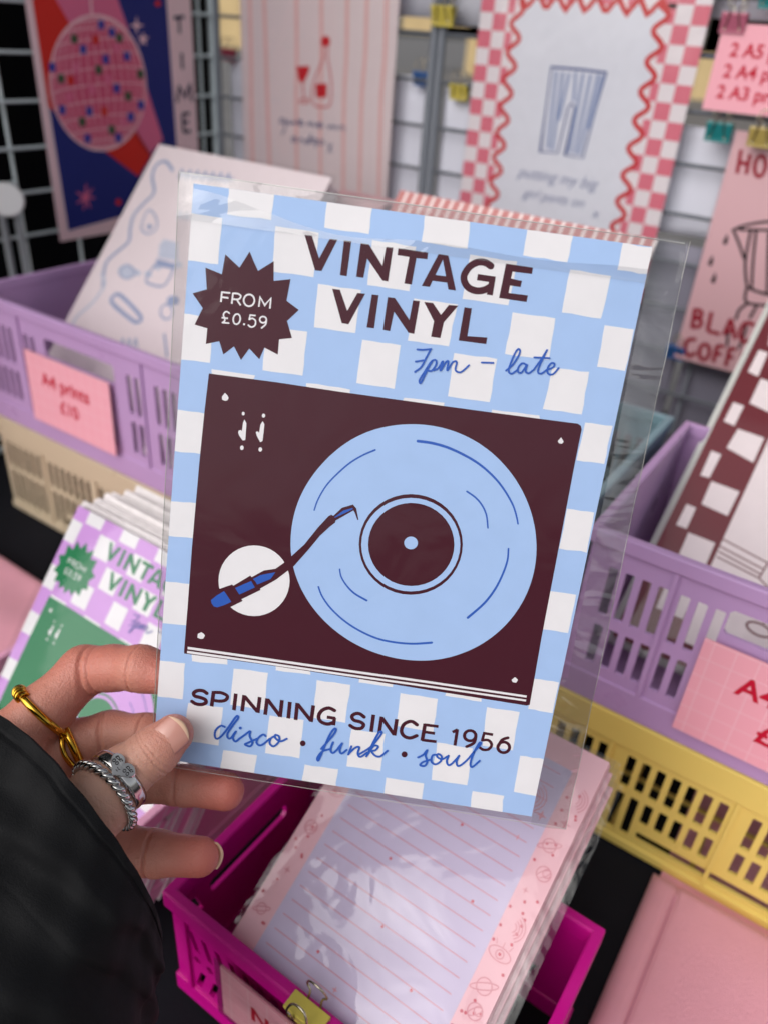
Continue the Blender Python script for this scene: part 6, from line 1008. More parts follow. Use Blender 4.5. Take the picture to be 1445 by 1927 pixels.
# the house across the street
hb = empty('building', (-14, 25, -.75), None, 'tan stone building seen through the wire grid far behind the stall', 'building')
hm = mat('tan_render', (196, 172, 128), .85, .2, var=.15, vscale=1.2)
wins = [(-14.6606 + 14, 1.25, 1.3, 1.9), (-16.4798 + 14, 1.15, 1.0, 2.0)]
outer = [(0, 0), (26, 0), (26, 9), (0, 9)]
holes = []
for wx, ww, wz, wh in wins: holes.append([(wx, wz), (wx + ww, wz), (wx + ww, wz + wh), (wx, wz + wh)])
for k in range(7): x = 15.2 + k * 1.6; holes.append([(x, 1.2), (x + .8, 1.2), (x + .8, 2.8), (x, 2.8)])
shop = (-26.7645 + 14, 3.6)
holes.append([(shop[0], .05), (shop[0] + shop[1], .05), (shop[0] + shop[1], 2.0), (shop[0], 2.0)])
bm = bmesh.new(); add_plate(bm, outer, holes, .35, lambda x, y, d: Vector((x, d, y))); link('wall', bm, hb, [hm])
for lp in holes:
    (a, b), (c_, d_) = lp[0], lp[2]; wide = c_ - a > 2
    bm = bmesh.new(); add_box(bm, a, c_, .2, .22, b, d_)
    wv = link('shop_window' if wide else 'window', bm, hb, [mat('dark_glass', (38, 34, 36), .15, .6)])
    bm = bmesh.new(); wf = .06
    for bx in ((a, c_, b, b + wf), (a, c_, d_ - wf, d_), (a, a + wf, b + wf, d_ - wf), (c_ - wf, c_, b + wf, d_ - wf), ((a + c_) / 2 - .025, (a + c_) / 2 + .025, b + wf, d_ - wf)): add_box(bm, bx[0], bx[1], .12, .19, bx[2], bx[3])
    link('window_frame', bm, wv, [mat('frame_brown', (60, 40, 34), .6) if wide else mat('frame_white', (205, 205, 205), .5)])
bm = bmesh.new(); add_box(bm, -.2, 26.2, -.3, 3, 9.0, 9.2); link('roof', bm, hb, [mat('slate', (80, 82, 90), .7)])
del hm

# ------------------------------------------------------------------ wire grids
zinc = mat('zinc_wire', (190, 200, 203), .45, .5, metal=.25)
def wire_grid(label, to3d, length, zs, zt, pitch_v, pitch_h, phase_h, frame_r=.0045, phase_v=.0, zinc=zinc):
    o = empty('wire_grid', to3d(0, 0, zs), None, label, 'grid panel', 'wire grid panels')
    base = Vector(to3d(0, 0, zs)); P = lambda s, d, z: Vector(to3d(s, d, z)) - base
    bm = bmesh.new(); s = phase_v
    while s < length - .01:
        if s > .01: add_tube(bm, [P(s, .002, zs), P(s, .002, zt)], .0018, 6)
        s += pitch_v
    z = phase_h
    while z > zs: z -= pitch_h
    z += pitch_h
    while z < zt:
        add_tube(bm, [P(0, -.002, z), P(length, -.002, z)], .0018, 6); z += pitch_h
    link('wire_mesh', bm, o, [zinc])
    for ss in (0, length):
        bm = bmesh.new(); add_tube(bm, [P(ss, 0, zs), P(ss, 0, zt)], frame_r, 10); link('upright', bm, o, [zinc])
    for zz in (zs, zt):
        bm = bmesh.new(); add_tube(bm, [P(0, 0, zz), P(length, 0, zz)], .004, 8); link('rail', bm, o, [zinc])
    return o
wire_grid('left wire grid panel carrying the disco ball poster', lambda s, d, z: (-.786 - d, .10 + s, z), .684, .005, 1.25, .0665, .042, .4414)
wire_grid('middle wire grid panel behind the print of a bottle and a wine glass', lambda s, d, z: (-.781 + s, .787 + d, z), .302, .005, 1.25, .0755, .042, .4414, zinc=mat('zinc_wire_shaded', (112, 116, 124), .5, .4, metal=.2))  # same zinc as the left grid, its shade put into a darker colour
wire_grid('right wire grid panel behind the striped trousers print', lambda s, d, z: (-.4705 + s, .788 + d, z), .80, .005, 1.25, .08, .042, .4414, zinc=mat('zinc_wire_shaded', (112, 116, 124), .5, .4, metal=.2))  # shade in the wire colour here too

# ------------------------------------------------------------------ binder clips
def clip(label, loc, rot, colour, w=.019, s=1.0, both=True):
    """bulldog-style clip: folded sheet body and two wire handles; local X along the jaw, Z towards the handles"""
    o = empty('binder_clip', loc, rot, label, 'binder clip', 'binder clips')
    s *= .86; d = .008 * s; h = .012 * s; w *= s; th = .0006
    prof = [(-.0012, -.002 * s), (-.0012, 0), (-d * .55, h * .9), (-d * .5, h), (d * .5, h), (d * .55, h * .9), (.0012, 0), (.0012, -.002 * s)]
    inner = [(.0004, -.002 * s), (.0004, .0005), (d * .55 - th, h * .88), (-d * .55 + th, h * .88), (-.0004, .0005), (-.0004, -.002 * s)]
    lp = prof + inner; bm = bmesh.new()
    add_plate(bm, [(a, b) for a, b in lp], [], w, lambda x, y, dd: Vector((dd - w / 2, x, y)))
    link('body', bm, o, [mat('clip_' + colour[0], colour[1], .35, .5)])
    nick = mat('nickel', (190, 180, 160), .25, metal=1.0)
    for sgn in ((-1, 1) if both else (-1,)):
        hw = w * .30
        pts = [(-hw, sgn * .0016, .0005), (-hw * .55, sgn * (d * .75), h * 1.1), (-hw * .95, sgn * (d * .85), h * 1.45), (-hw * .5, sgn * (d * .7), h * 1.95), (hw * .5, sgn * (d * .7), h * 1.95), (hw * .95, sgn * (d * .85), h * 1.45), (hw * .55, sgn * (d * .75), h * 1.1), (hw, sgn * .0016, .0005)]
        bm = bmesh.new(); add_tube(bm, catmull(pts, 4), .00055 * s, 6); link('handle', bm, o, [nick])
    return o
YEL, TEAL, GOLD, MAUVE, BLUE, RED = ('yellow', (204, 186, 84)), ('teal', (34, 126, 128)), ('gold', (176, 154, 86)), ('mauve', (180, 96, 120)), ('blue', (50, 98, 160)), ('red', (176, 62, 88))
FLAT = Matrix(((1, 0, 0), (0, 1, 0), (0, 0, 1)))

# ------------------------------------------------------------------ sheets hung on the far side of the grid (their white backs show)
backm = mat('paper_back', (226, 226, 238), .7, .3, var=.05, vscale=8)
def back_sheet(label, x0, x1, z0, z1, y=.797, name='hung_sheet', m_=None):
    bm = bmesh.new(); n = 10
    g = [[bm.verts.new((x0 + (x1 - x0) * i / n, y + .003 * math.sin(i * .6 + x0 * 40) * (j / n), z1 + (z0 - z1) * j / n)) for i in range(n + 1)] for j in range(n + 1)]
    for j in range(n):
        for i in range(n): bm.faces.new((g[j][i], g[j + 1][i], g[j + 1][i + 1], g[j][i + 1])).smooth = True
    o = link(name, bm, None, [m_ or backm]); m = o.modifiers.new('thick', 'SOLIDIFY'); m.thickness = .0006
    return tag(o, label, 'paper sheet', 'white print backs behind the grid')
YS = 1.105

def bs(label, a, b, c_, d_): return back_sheet(label, a, b, c_, d_, m_=mat('paper_back_shaded', (140, 137, 152), .7, .3, var=.08, vscale=8) if label.startswith('dark') else None)  # labels starting with dark get paper with shade painted into its colour
bs('white sheet back just left of the bottle print, under a red clip', -0.7701, -0.6957, .15, 0.3977)
bs('white sheet back right of the bottle print, under a blue clip', -0.5298, -0.4796, .12, 0.402)
bs('white sheet back beside the steel post, under a yellow clip', -0.4676, -0.3739, .12, 0.3949)
bs('white sheet back at the top edge, left of the steel post', -0.5334, -0.4886, 0.4544, .75)
bs('white sheet back at the top edge, right of the steel post', -0.4744, -0.4172, 0.4502, .76)
bs('grey white sheet back between the trousers print and the coffee print', -0.2478, -0.1663, 0.2964, 0.3878)
bs('darkened sheet back low down above the purple crate, shade painted into its colour', -0.2408, -0.1667, .06, 0.2879)
bs('white sheet back in the top right corner above the pink price sign', -0.216, -0.216 + .2, 0.4689, .70)
bs('darkened sheet back hanging behind the coffee print, shade painted into its colour', -0.1603, -0.1603 + .22, .06, 0.3711)
YC = .7725
def wall_clip(label, p, colour, s=1.0): return clip(label, (p[0], p[1], p[2]), Matrix.Identity(3), colour, .019, s)
wall_clip('small red clip on the white sheet left of the bottle print', (-0.7667, 0.792, 0.3974), RED, 1.1)
wall_clip('blue clip on the white sheet left of the steel post', (-0.491, 0.7884, 0.3959), BLUE, 1.1)
wall_clip('yellow clip beside the steel post, on the lower white sheet', (-0.445, 0.7884, 0.3875), YEL, 1.2)
wall_clip('yellow clip at the top edge on the steel post', (-0.4676, 0.7812, 0.4506), YEL, 1.45)
wall_clip('teal clip between the trousers print and the coffee print', (-0.1792, 0.774, 0.3817), TEAL, 1.3)
wall_clip('gold clip holding the top of the coffee print', (-0.1421, 0.7632, 0.3827), GOLD, 1.25)
wall_clip('mauve clip holding the corner of the pink price sign', (-0.1874, 0.7632, 0.4604), MAUVE, 1.2)
wall_clip('teal clip in the top right corner', (-0.1667, 0.774, 0.4784), TEAL, 1.0)
wall_clip('blue clip at the bottom corner of the coffee print', (-0.1655, 0.7776, 0.1874), BLUE, 1.1)

# round white discs on twin rods
def disc_stand(label, c, nrm, rod_dir, r, L):
    c = Vector(c); nrm = Vector(nrm).normalized()
    o = empty('disc_bracket', c, None, label, 'bracket', 'round white brackets on twin rods')
    q = nrm.to_track_quat('Z', 'Y').to_matrix()
    bm = bmesh.new(); bmesh.ops.create_cone(bm, cap_ends=True, segments=40, radius1=r, radius2=r * .93, depth=.006)
    for v in bm.verts: v.co = q @ v.co
    ob = link('disc', bm, o, [mat('white_plastic', (225, 225, 225), .4)]); bevel(ob, .0012)
    for sx in (-.42, .42):
        side = nrm.cross(Vector((0, 0, 1))).normalized()
        a = side * sx * r - nrm * .004; bm = bmesh.new(); add_tube(bm, [a + Vector((0, 0, r)), a - Vector((0, 0, L))], .0035, 8); link('rod', bm, o, [zinc])
    return o
disc_stand('round white disc on twin rods, left of the disco ball poster', (-0.7632, 0.4707, 0.2737), (1, -.6, .15), None, .0165, 0.2737)

# ------------------------------------------------------------------ prints hung on the grids
def hung_print(name, label, cat, O, U, V, W, H, art, inks, base, texts=(), group=None, step=.12, thick=.6, sub=True):
    o = empty(name, O, frame(U, V), label, cat, group)
    bm, order = print_mesh(W, H, art, inks, base, thick, step, texts)
    link('printed_sheet', bm, o, order)
    return o
XV, ZV, YV = (1, 0, 0), (0, 0, 1), (0, 1, 0)
def sleeve_on(o, W, H, bump=.3, scale=16., m=4, gap=.8, bow=1.2, refl=1.0, both=False, seed=1, name='cellophane'):
    bm = film_mesh(W, H, m, m, m, m, gap, bow, 20, 28, both, seed)
    return link('clear_sleeve', bm, o, [film(name, bump, scale, refl=refl)], True)
BLUSH = mat('paper_blush', (240, 208, 214), .5, .4, var=.03, vscale=40)
hung_print('disco_poster', 'poster of a pink disco ball on navy and red, lettered TIME', 'poster', (-.7776, .5338, .2211), YV, ZV, 211, 300, ART['disco'],
    dict(navy=ink('navy', (34, 44, 120)), red=ink('red', (214, 44, 34)), rose=ink('rose', (226, 112, 150)), blush=ink('blush', (246, 200, 210)), hot=ink('hot', (216, 88, 124)), blue=ink('blue', (52, 66, 160)), green=ink('green', (56, 88, 62)), ink=ink('navy_text', (34, 40, 70))), BLUSH)
w_ = hung_print('bottle_print', 'pale print of a red wine bottle and glass with faint red stripes', 'art print', (-.7325, .7776, .2304), XV, ZV, 214.6, 330, ART['wine'],
    dict(salmon=ink('salmon', (236, 188, 186)), red=ink('bottle_red', (206, 40, 48)), ink=ink('pen_navy', (92, 96, 136))), mat('paper_pale', (232, 214, 216), .5))
sleeve_on(w_, 214, 330, .2, 10, 3)
w_ = hung_print('trousers_print', 'print of striped trousers inside a red wavy and pink check border', 'art print', (-.4247, .7776, .2304), XV, ZV, 213.4, 330, ART['pants'],
    dict(rose=ink('check_rose', (224, 120, 138)), white=ink('print_white', (226, 226, 236)), red=ink('wave_red', (206, 48, 52)), ink=ink('pen_blue', (60, 80, 140)), slate=ink('pen_slate', (150, 162, 196))), mat('paper_warm', (234, 224, 228), .5),
    texts=[('putting my big', 63, 95, 14.5, -.12, .35, 'ink', 3), ('girl pants on', 72, 77, 13, -.12, .35, 'ink', 3), ('x', 147, 70, 13, -.1, .35, 'ink', 3)])
sleeve_on(w_, 213, 330, .25, 9, 3, seed=4)
hung_print('coffee_print', 'pink print of a moka pot lettered HOT BLACK COFFEE in dark red', 'art print', (-.1655, .775, .1882), XV, ZV, 212, 202, ART['coffee'],
    dict(red=ink('maroon_letter', (150, 36, 52)), black=ink('black_line', (26, 22, 28))), mat('paper_pink', (212, 168, 174), .5))
def price_sign(label, O, U, V, W, H, texts, grid=True, name='price_sign', rim=None):
    items = []
    if grid:
        for k in range(1, 12): items += [['s', 'light', 1, .7, .7, 0, 0, [k * 11.5 - 6, 0, k * 11.5 - 6, H]], ['s', 'light', 1, .7, .7, 0, 0, [0, k * 11.5 - 5, W, k * 11.5 - 5]]]
    o = empty(name, O, frame(U, V), label, 'price sign', 'pink price signs')
    bm, order = print_mesh(W, H, items, dict(light=ink('sign_light', (246, 190, 200)), red=ink('sign_red', (196, 18, 50))), mat('sign_pink', (241, 168, 182), .55), .8, .06, texts)
    link('card', bm, o, order)
    if rim: link('clear_sleeve', film_mesh(W, H, 4, 4, 4, 3, .5, .5, 10, 10, True, 3), o, [film('sign_film', .15, 20)], True)
    return o
price_sign('pink price sign listing 2 A5, 2 A4 and 2 A3 prints, clipped to the grid', (-0.1952, 0.7632, 0.4036), (1, 0, .0), ZV, 120, 62,
    [('2 A5 prints', 10.5, 39.5, 13.5, .32, 0, 'red', 2), ('2 A4 prints', 9.5, 24.5, 13.5, .32, 0, 'red', 2), ('2 A3 prints', 8.5, 9.5, 13.5, .32, 0, 'red', 2)], grid=False)

# ------------------------------------------------------------------ crates
def crate(label, x0, x1, y0, y1, z0, H, colour, style, group='plastic folding crates on the table', name='folding_crate'):
    cx_, W, D = (x0 + x1) / 2, x1 - x0, y1 - y0
    o = empty(name, (cx_, (y0 + y1) / 2, z0), None, label, 'crate', group)
    m = mat('plastic_' + colour[0], colour[1], .38, .45, bump=.04, bscale=500, var=.03, vscale=20)
    w, d = W / 2, D / 2; T = .0025; rw = .0055
    bz, rz = style['base'], H - style['rim']
    def ring(bm, xa, ya, z_0, z_1, wd):
        lo = [[(sx * a, sy * b) for sx, sy in ((-1, -1), (1, -1), (1, 1), (-1, 1))] for a, b in ((xa, ya), (xa - wd, ya - wd))]
        V = [[bm.verts.new((p[0], p[1], z)) for p in l] for z in (z_0, z_1) for l in lo]
        ob_, ib, ot, it = V
        for k in range(4):
            j = (k + 1) % 4
            bm.faces.new((ob_[k], ob_[j], ot[j], ot[k])); bm.faces.new((ib[j], ib[k], it[k], it[j])); bm.faces.new((ot[k], ot[j], it[j], it[k])); bm.faces.new((ob_[j], ob_[k], ib[k], ib[j]))
    bm = bmesh.new(); ring(bm, w, d, rz, H, rw); bevel(link('rim', bm, o, [m]), .0011, 2)
    bm = bmesh.new(); ring(bm, w - .001, d - .001, 0, bz, rw - .001); bevel(link('base_band', bm, o, [m]), .0009, 2)
    bm = bmesh.new()
    fh = []
    if not style.get('solid_floor'):
        for i in range(5):
            for j in range(3): fh.append(rrect(-w * .95 + i * w * .385, -w * .95 + i * w * .385 + w * .36, -d * .93 + j * d * .63, -d * .93 + j * d * .63 + d * .60))
    add_plate(bm, [(-w + .004, -d + .004), (w - .004, -d + .004), (w - .004, d - .004), (-w + .004, d - .004)], fh, .002, lambda x, y, dd: Vector((x, y, .001 + dd))); link('floor', bm, o, [m])
    def wall(nm, L, holes, ribs, place):
        bm = bmesh.new(); add_plate(bm, [(-L + .0035, bz - .001), (L - .0035, bz - .001), (L - .0035, rz + .001), (-L + .0035, rz + .001)], holes, T, place)
        for rx in ribs:
            a = place(rx - .0013, bz, -.0018); b_ = place(rx + .0013, rz, -.0001)
            lo = [min(a[k], b_[k]) for k in range(3)]; hi = [max(a[k], b_[k]) for k in range(3)]
            add_box(bm, lo[0], hi[0], lo[1], hi[1], lo[2], hi[2])
        link(nm, bm, o, [m])
    fr_in = .0022
    fh, ribs = style['front'](cx_); wall('front_panel', w, fh, ribs, lambda x, y, dd: Vector((x, -d + fr_in + dd, y)))
    bh, rb2 = style['back'](w); wall('back_panel', w, bh, rb2, lambda x, y, dd: Vector((x, d - fr_in - dd, y)))
    sh, rb3 = style['side'](d)
    wall('side_panel', d, sh, rb3, lambda x, y, dd: Vector((-w + fr_in + dd, x, y))); wall('side_panel', d, sh, rb3, lambda x, y, dd: Vector((w - fr_in - dd, x, y)))
    return o
def slots(xs, sw, rows): return [rrect(x, x + sw, a, b, .0006) for x in xs for a, b in rows]
def plain_slots(half, rows, pitch=.0092, sw=.0052, keep=lambda x: True):
    n = int((half - .012) / pitch); return slots([i * pitch - sw / 2 for i in range(-n, n + 1) if keep(i * pitch)], sw, rows)
TOPROWS = [(.0270, .0552), (.0625, .0955)]
def top_front(open0, open1, first, rib_l, n1, n2, rib_r=None):
    """front of the upper crates: slot groups, ribs and a wide hand hole; world X values"""
    def f(cx_):
        lo_, hi_ = cx_ - .1375 + .004, cx_ + .1375 - .004
        L = [first + .0092 * i for i in range(n1)] + [rib_l + .0045 + .0092 * i for i in range(n2)]
        mid = (open0 + open1) / 2; Rr = [2 * mid - x - .0047 for x in L]
        holes = slots([x - cx_ for x in L + Rr if lo_ < x < hi_ - .0047 and not open0 - .006 < x < open1 + .002], .0053, TOPROWS)
        holes.append(rrect(open0 - cx_, open1 - cx_, .0825, .0985, .002))
        inside = [open0 + .004 + .0092 * i - cx_ for i in range(int((open1 - open0 - .004) / .0092))]
        holes += slots(inside, .0047, [TOPROWS[0]])
        return holes, [rib_l - cx_, 2 * mid - rib_l - cx_]
    return f
TOP = lambda fr: dict(solid_floor=True, base=.0195, rim=.0095, front=fr, back=lambda w: (plain_slots(w, TOPROWS), [-w * .4, w * .4]), side=lambda d: ([], []))
LOWROWS = [(.0120, .0462), (.0512, .0780)]
def low_front(first, last, ribs, slot0, slot1):
    def f(cx_):
        xs = []; x = first
        while x < last:
            if all(abs(x + .0023 - r) > .0042 for r in ribs): xs.append(x)
            x += .0092
        holes = []
        for x in xs:
            inn = slot0 - .004 < x < slot1 + .002
            holes += slots([x - cx_], .0054, [(.0275, .0462) if inn else LOWROWS[0], LOWROWS[1]])
        holes.append(rrect(slot0 - cx_, slot1 - cx_, .0130, .0200, .0008))
        return holes, [r - cx_ for r in ribs]
    return f
LOW = lambda fr: dict(base=.0075, rim=.0215, front=fr, back=lambda w: (plain_slots(w, LOWROWS), []), side=lambda d: (plain_slots(d, LOWROWS), []))
LILAC, YELLOW, BEIGE, MINT = ('lilac', (188, 152, 198)), ('yellow', (230, 204, 108)), ('beige', (204, 186, 158)), ('mint', (124, 154, 164))
YF, YBk = .3650, .5450
HL, HT = .1055, .1170
crate('beige crate under the left lilac crate', -.680, -.405, YF, YBk, .0005, HL, BEIGE, LOW(low_front(-.670, -.415, (-.612, -.535, -.455), -.59, -.50)))
crate('left lilac crate holding the food doodle prints, with an A4 prints £10 sign', -.682, -.405, YF, YBk, HL + .001, HT + .0025, LILAC, TOP(top_front(-.579, -.491, -.676, -.612, 6, 2)))
crate('grey lower crate under the mint crate, behind the held card', -.399, -.104, YF, YBk, .0005, HL, ('grey', (120, 120, 130)), LOW(low_front(-.39, -.115, (-.33, -.25, -.17), -.29, -.21)))
crate('mint crate in the middle, behind the held card', -.399, -.104, YF, YBk, HL + .001, HT, MINT, TOP(top_front(-.295, -.207, -.386, -.348, 4, 3)))
crate('yellow crate under the right lilac crate', -.0965, .180, YF, YBk, .0005, HL, YELLOW, LOW(low_front(-.0870, .172, (-.0520, .0235, .099), -.0218, .10)))
crate('right lilac crate holding the dark red check prints, with an A4 sign', -.0965, .180, YF, YBk, HL + .001, HT, LILAC, TOP(top_front(-.017, .100, -.0815, -.0467, 4, 3)))
price_sign('blurred pink price sign reading A4 prints £10 on the left lilac crate', (-.602, .3610, .1265), XV, (0, .02, 1), 109, 64.5, [('A4 prints', 20, 38, 16.5, .42, 0, 'red', 2), ('£10', 40, 18, 16.5, .42, 0, 'red', 2)])
price_sign('pink grid patterned price sign reading A4 prints £10 on the right lilac crate', (-.0235, .3610, .1205), XV, (0, .02, 1), 109, 65, [('A4 prints', 22.5, 40, 17.5, .45, 0, 'red', 2), ('£10', 39, 16, 17.5, .45, 0, 'red', 2)])

# ------------------------------------------------------------------ prints in the crates
def stack(name, labelf, n, O, U, V, W, H, back, base, group, thick=.8, jitter=.002, fan=0.0):
    """more prints behind the front one, each its own sheet in its sleeve"""
    R_ = frame(U, V); N = R_.col[2]; first = None
    for i in range(n):
        off = N * (-back * (i + 1)) + Vector(U) * (random.uniform(-jitter, jitter) - fan * (i + 1)) + Vector(V).normalized() * random.uniform(-jitter, jitter * 2)
        if first is None:
            bm = bmesh.new(); add_box(bm, 0, W * .001, 0, H * .001, -thick * .001, 0)
            o = link(name, bm, None, [base]); first = o
        else:
            o = first.copy(); COL.objects.link(o)
        m = R_.to_4x4(); m.translation = Vector(O) + off; o.matrix_world = m
        tag(o, labelf, 'art print', group)
FV = (0, .66952, .7428)
FO = Vector((-.6336, .3708, .1291))
fo = hung_print('food_print', 'front pale print of blue food doodles and a ribbon, in the left lilac crate', 'art print', FO, XV, FV, 208, 277, ART['food'],
    dict(slate=ink('doodle_blue', (158, 168, 200)), slate2=ink('doodle_pale', (200, 204, 222))), mat('paper_doodle', (238, 222, 226), .5), step=.1)
sleeve_on(fo, 208, 277, .5, 16, 3, 1.0, 2.0, seed=2, refl=1.4)
stack('food_print', 'pale print stacked behind the food doodle print in the left lilac crate', 5, FO, XV, FV, 208, 275, .0035, mat('paper_doodle', (238, 222, 226)), 'prints behind the food doodles')
# striped print and white prints standing in the mint crate
SV = (0, .62, .78); so = Vector((-.352, 0.3823, 0.13))
st_items = [['p', 'stripe', 1, [k * 8.2, 0, k * 8.2 + 5.9, 0, k * 8.2 + 5.9, 266, k * 8.2, 266]] for k in range(26)]
hung_print('striped_print', 'print with dusky pink and white stripes peeping over the held card', 'art print', so, XV, SV, 205, 265, st_items, dict(stripe=ink('stripe', (198, 132, 130))), mat('paper_cream', (240, 226, 224), .5))
stack('plain_print', 'white print just behind the pink striped print in the mint crate', 3, so + Vector((.058, .006, -.004)), XV, SV, 90, 265, .0025, mat('paper_cream', (240, 226, 224)), 'white prints in the mint crate')
bm = bmesh.new(); add_box(bm, 0, .062, 0, .03, 0, .26)
tag(link('print_box', bm, None, [mat('box_rose', (206, 160, 164), .6, var=.2, vscale=60)]), 'small dusky pink pack of prints just left of the striped print', 'print pack').location = Vector((-0.448, 0.576, 0.3189)) - Vector((0, 0, .262))
# dark red check prints in the right lilac crate
RV = (0, .81795, .57529); RO = Vector((-.0763, .3996, .1332))
ro = hung_print('check_print', 'front dark red check print with a line drawing, in the right lilac crate', 'art print', RO, XV, RV, 210, 300, ART['sandwich'],
    dict(cream=ink('cream', (242, 228, 230)), maroon=ink('maroon', (120, 60, 66))), mat('ink_dark_red', (112, 36, 46), .5), step=.1)
sleeve_on(ro, 210, 300, .3, 14, 3, 1.2, 2.5, seed=9, refl=1.4)
stack('check_print', 'print in a clear sleeve behind the dark red check print', 5, RO, XV, RV, 210, 298, .0032, mat('paper_edge', (214, 214, 210), .35), 'prints behind the dark red check print', fan=.0012, jitter=.0008)

# green and lilac version of the record player print, with its stack, in a pale pink crate
def hand_inks(prefix, base, dark, inkc): return dict(white=ink('white', (234, 231, 234)), base=ink(prefix + '_ground', base), dark=ink(prefix + '_dark', dark), ink=ink(prefix + '_pen', inkc))
GU = XV; GV = (0, .625, .781)
GO = Vector((-.3915, .1225, .0055))
gi = hand_inks('lilac_card', (206, 152, 220), (28, 122, 76), (84, 84, 170))
go = hung_print('record_player_card', 'lilac check card of a green record player lettered VINTAGE VINYL, front of its stack', 'art print', GO, GU, GV, 148, 210, ART['card'], gi, gi['base'], step=.08)
sleeve_on(go, 148, 210, .5, 18, 5, .8, 1.6, seed=12, refl=1.4)
R_ = frame(GU, GV); N = R_.col[2]
sl = None
for i in range(14):
    if sl is None:
        bm = bmesh.new(); add_box(bm, -.004, .152, 0, .212, -.0009, 0); sl = link('art_card', bm, None, [mat('card_edge', (238, 230, 230), .4, var=.12, vscale=120)]); o = sl
    else: o = sl.copy(); COL.objects.link(o)
    m = (Matrix.Rotation(random.uniform(-.012, .012), 3, N) @ R_).to_4x4(); m.translation = GO + N * (-.0030 * (i + 1)) + Vector((random.uniform(-.004, .003), 0, 0)) + Vector(GV) * (random.uniform(-.004, .008) + .0012 * i)
    o.matrix_world = m
    tag(o, 'sleeved card stacked behind the lilac record player card', 'art print', 'cards stacked behind the lilac record player card')
PINKC = ('candy_pink', (236, 170, 200))
tray = dict(base=.010, rim=.010, front=lambda c: (plain_slots(.10, [(.022, .050)]), []), back=lambda w: (plain_slots(w, [(.022, .050)]), []), side=lambda d: ([rrect(-d * .8 + i * .012, -d * .8 + i * .012 + .006, .056, .060) for i in range(int(d * 1.6 / .012))], []), solid_floor=True)
crate('pale pink crate holding the stack of lilac record player cards', -.415, -.2375, .105, .335, .0005, .072, PINKC, tray)

# ------------------------------------------------------------------ magenta crate with notepads
MAG = ('magenta', (196, 4, 134))
def tri_front(half, z0, z1):
    holes = []; n = 11; p = 2 * (half - .010) / n
    for i in range(n):
        x = -half + .010 + p * i; up = i % 2 == 0; m_ = .0016
        a, b = (z0 + m_, z1 - m_)
        tri = [(x + m_, a), (x + p - m_, a), (x + p / 2, (a + b) / 2 - .001)]; tri2 = [(x + m_, b), (x + p / 2, (a + b) / 2 + .001), (x + p - m_, b)]
        holes += [tri, tri2]
    return holes
def slant(half, z0, z1):
    hs_ = []; n = int((half * 2 - .03) / .009)
    for i in range(n):
        x = -half + .015 + .009 * i
        hs_.append([(x, z0 + .004), (x + .0036, z0 + .004), (x + .0080, z0 + .020), (x + .0044, z0 + .020)])
        hs_.append(rrect(x, x + .0050, z0 + .0265, z0 + .0318, .0018)); hs_.append([(x + .002, z0 + .037), (x + .0056, z0 + .037), (x + .0012, z0 + .052), (x - .0024, z0 + .052)])
    return hs_
mcr = dict(base=.014, rim=.012, front=lambda c: (slant(.09, .014, .07), [-.078, .078]), back=lambda w: (slant(w, .014, .07), []), side=lambda d: ([rrect(-.030, .030, .056, .066, .002)] + [h for h in slant(d, .014, .07) if abs(h[0][0]) > .034 or h[0][1] < .03 and False], []))
MX0, MX1, MY0, MY1, MH = -.1935, -.0118, .1355, .2480, .0868
mc = crate('magenta crate full of lined notepads, with a yellow clip on its rim', MX0, MX1, MY0, MY1, .0005, MH, MAG, mcr)
PV = (0, .8649, .50194); PO = Vector((-.1548, .1398, .0787))
pad_inks = dict(lav=ink('pad_lavender', (218, 204, 232)), rline=ink('pad_line', (224, 168, 188)), dood=ink('pad_doodle', (232, 162, 174)), red=ink('pad_red', (224, 120, 134)))
def notepad(O, label, art, first):
    o = empty('notepad', O, frame(XV, PV), label, 'notepad', 'lined notepads in the magenta crate')
    bm, order = print_mesh(117, 159, art, pad_inks, mat('pad_pink', (246, 194, 204), .5), 3.2, .06)
    link('page', bm, o, order)
    if first: sleeve_on(o, 117, 159, .22, 26, 2.5, .7, 3.4, seed=21, refl=1.1, name='pad_film')
    return o
notepad(PO, 'top lined notepad with pink doodle border, in a glossy clear bag', ART['pad'], True)
Np = frame(XV, PV).col[2]
for i in range(4):
    o = notepad(PO - Np * .0046 * (i + 1) + Vector((random.uniform(-.002, .003) + .001 * i, .0, 0)) - Vector(PV) * .002 * i, 'pink edged notepad stacked under the top notepad', [], False)
    link('clear_sleeve', film_mesh(117, 159, 3, 4, 2, 3, .5, .8, 14, 16, False, 30 + i), o, [film('pad_film_edge', .4, 30, refl=1.3)], True)
price_sign('pink sign reading Notepads on the front of the magenta crate', (-0.1513, 0.1314, 0.0327), XV, (0, .0, 1), 78, 42, [('Notepads', 18, 18, 15.5, .45, 0, 'red', 2)], name='shelf_sign', rim=True)
clip('yellow clip with wire handles gripping the front rim of the magenta crate', Vector((-0.1027, 0.1343, 0.0886)) + Vector((0, 0, -.0105)), Matrix.Rotation(math.radians(0), 3, 'Z'), YEL, .019, 1.16)

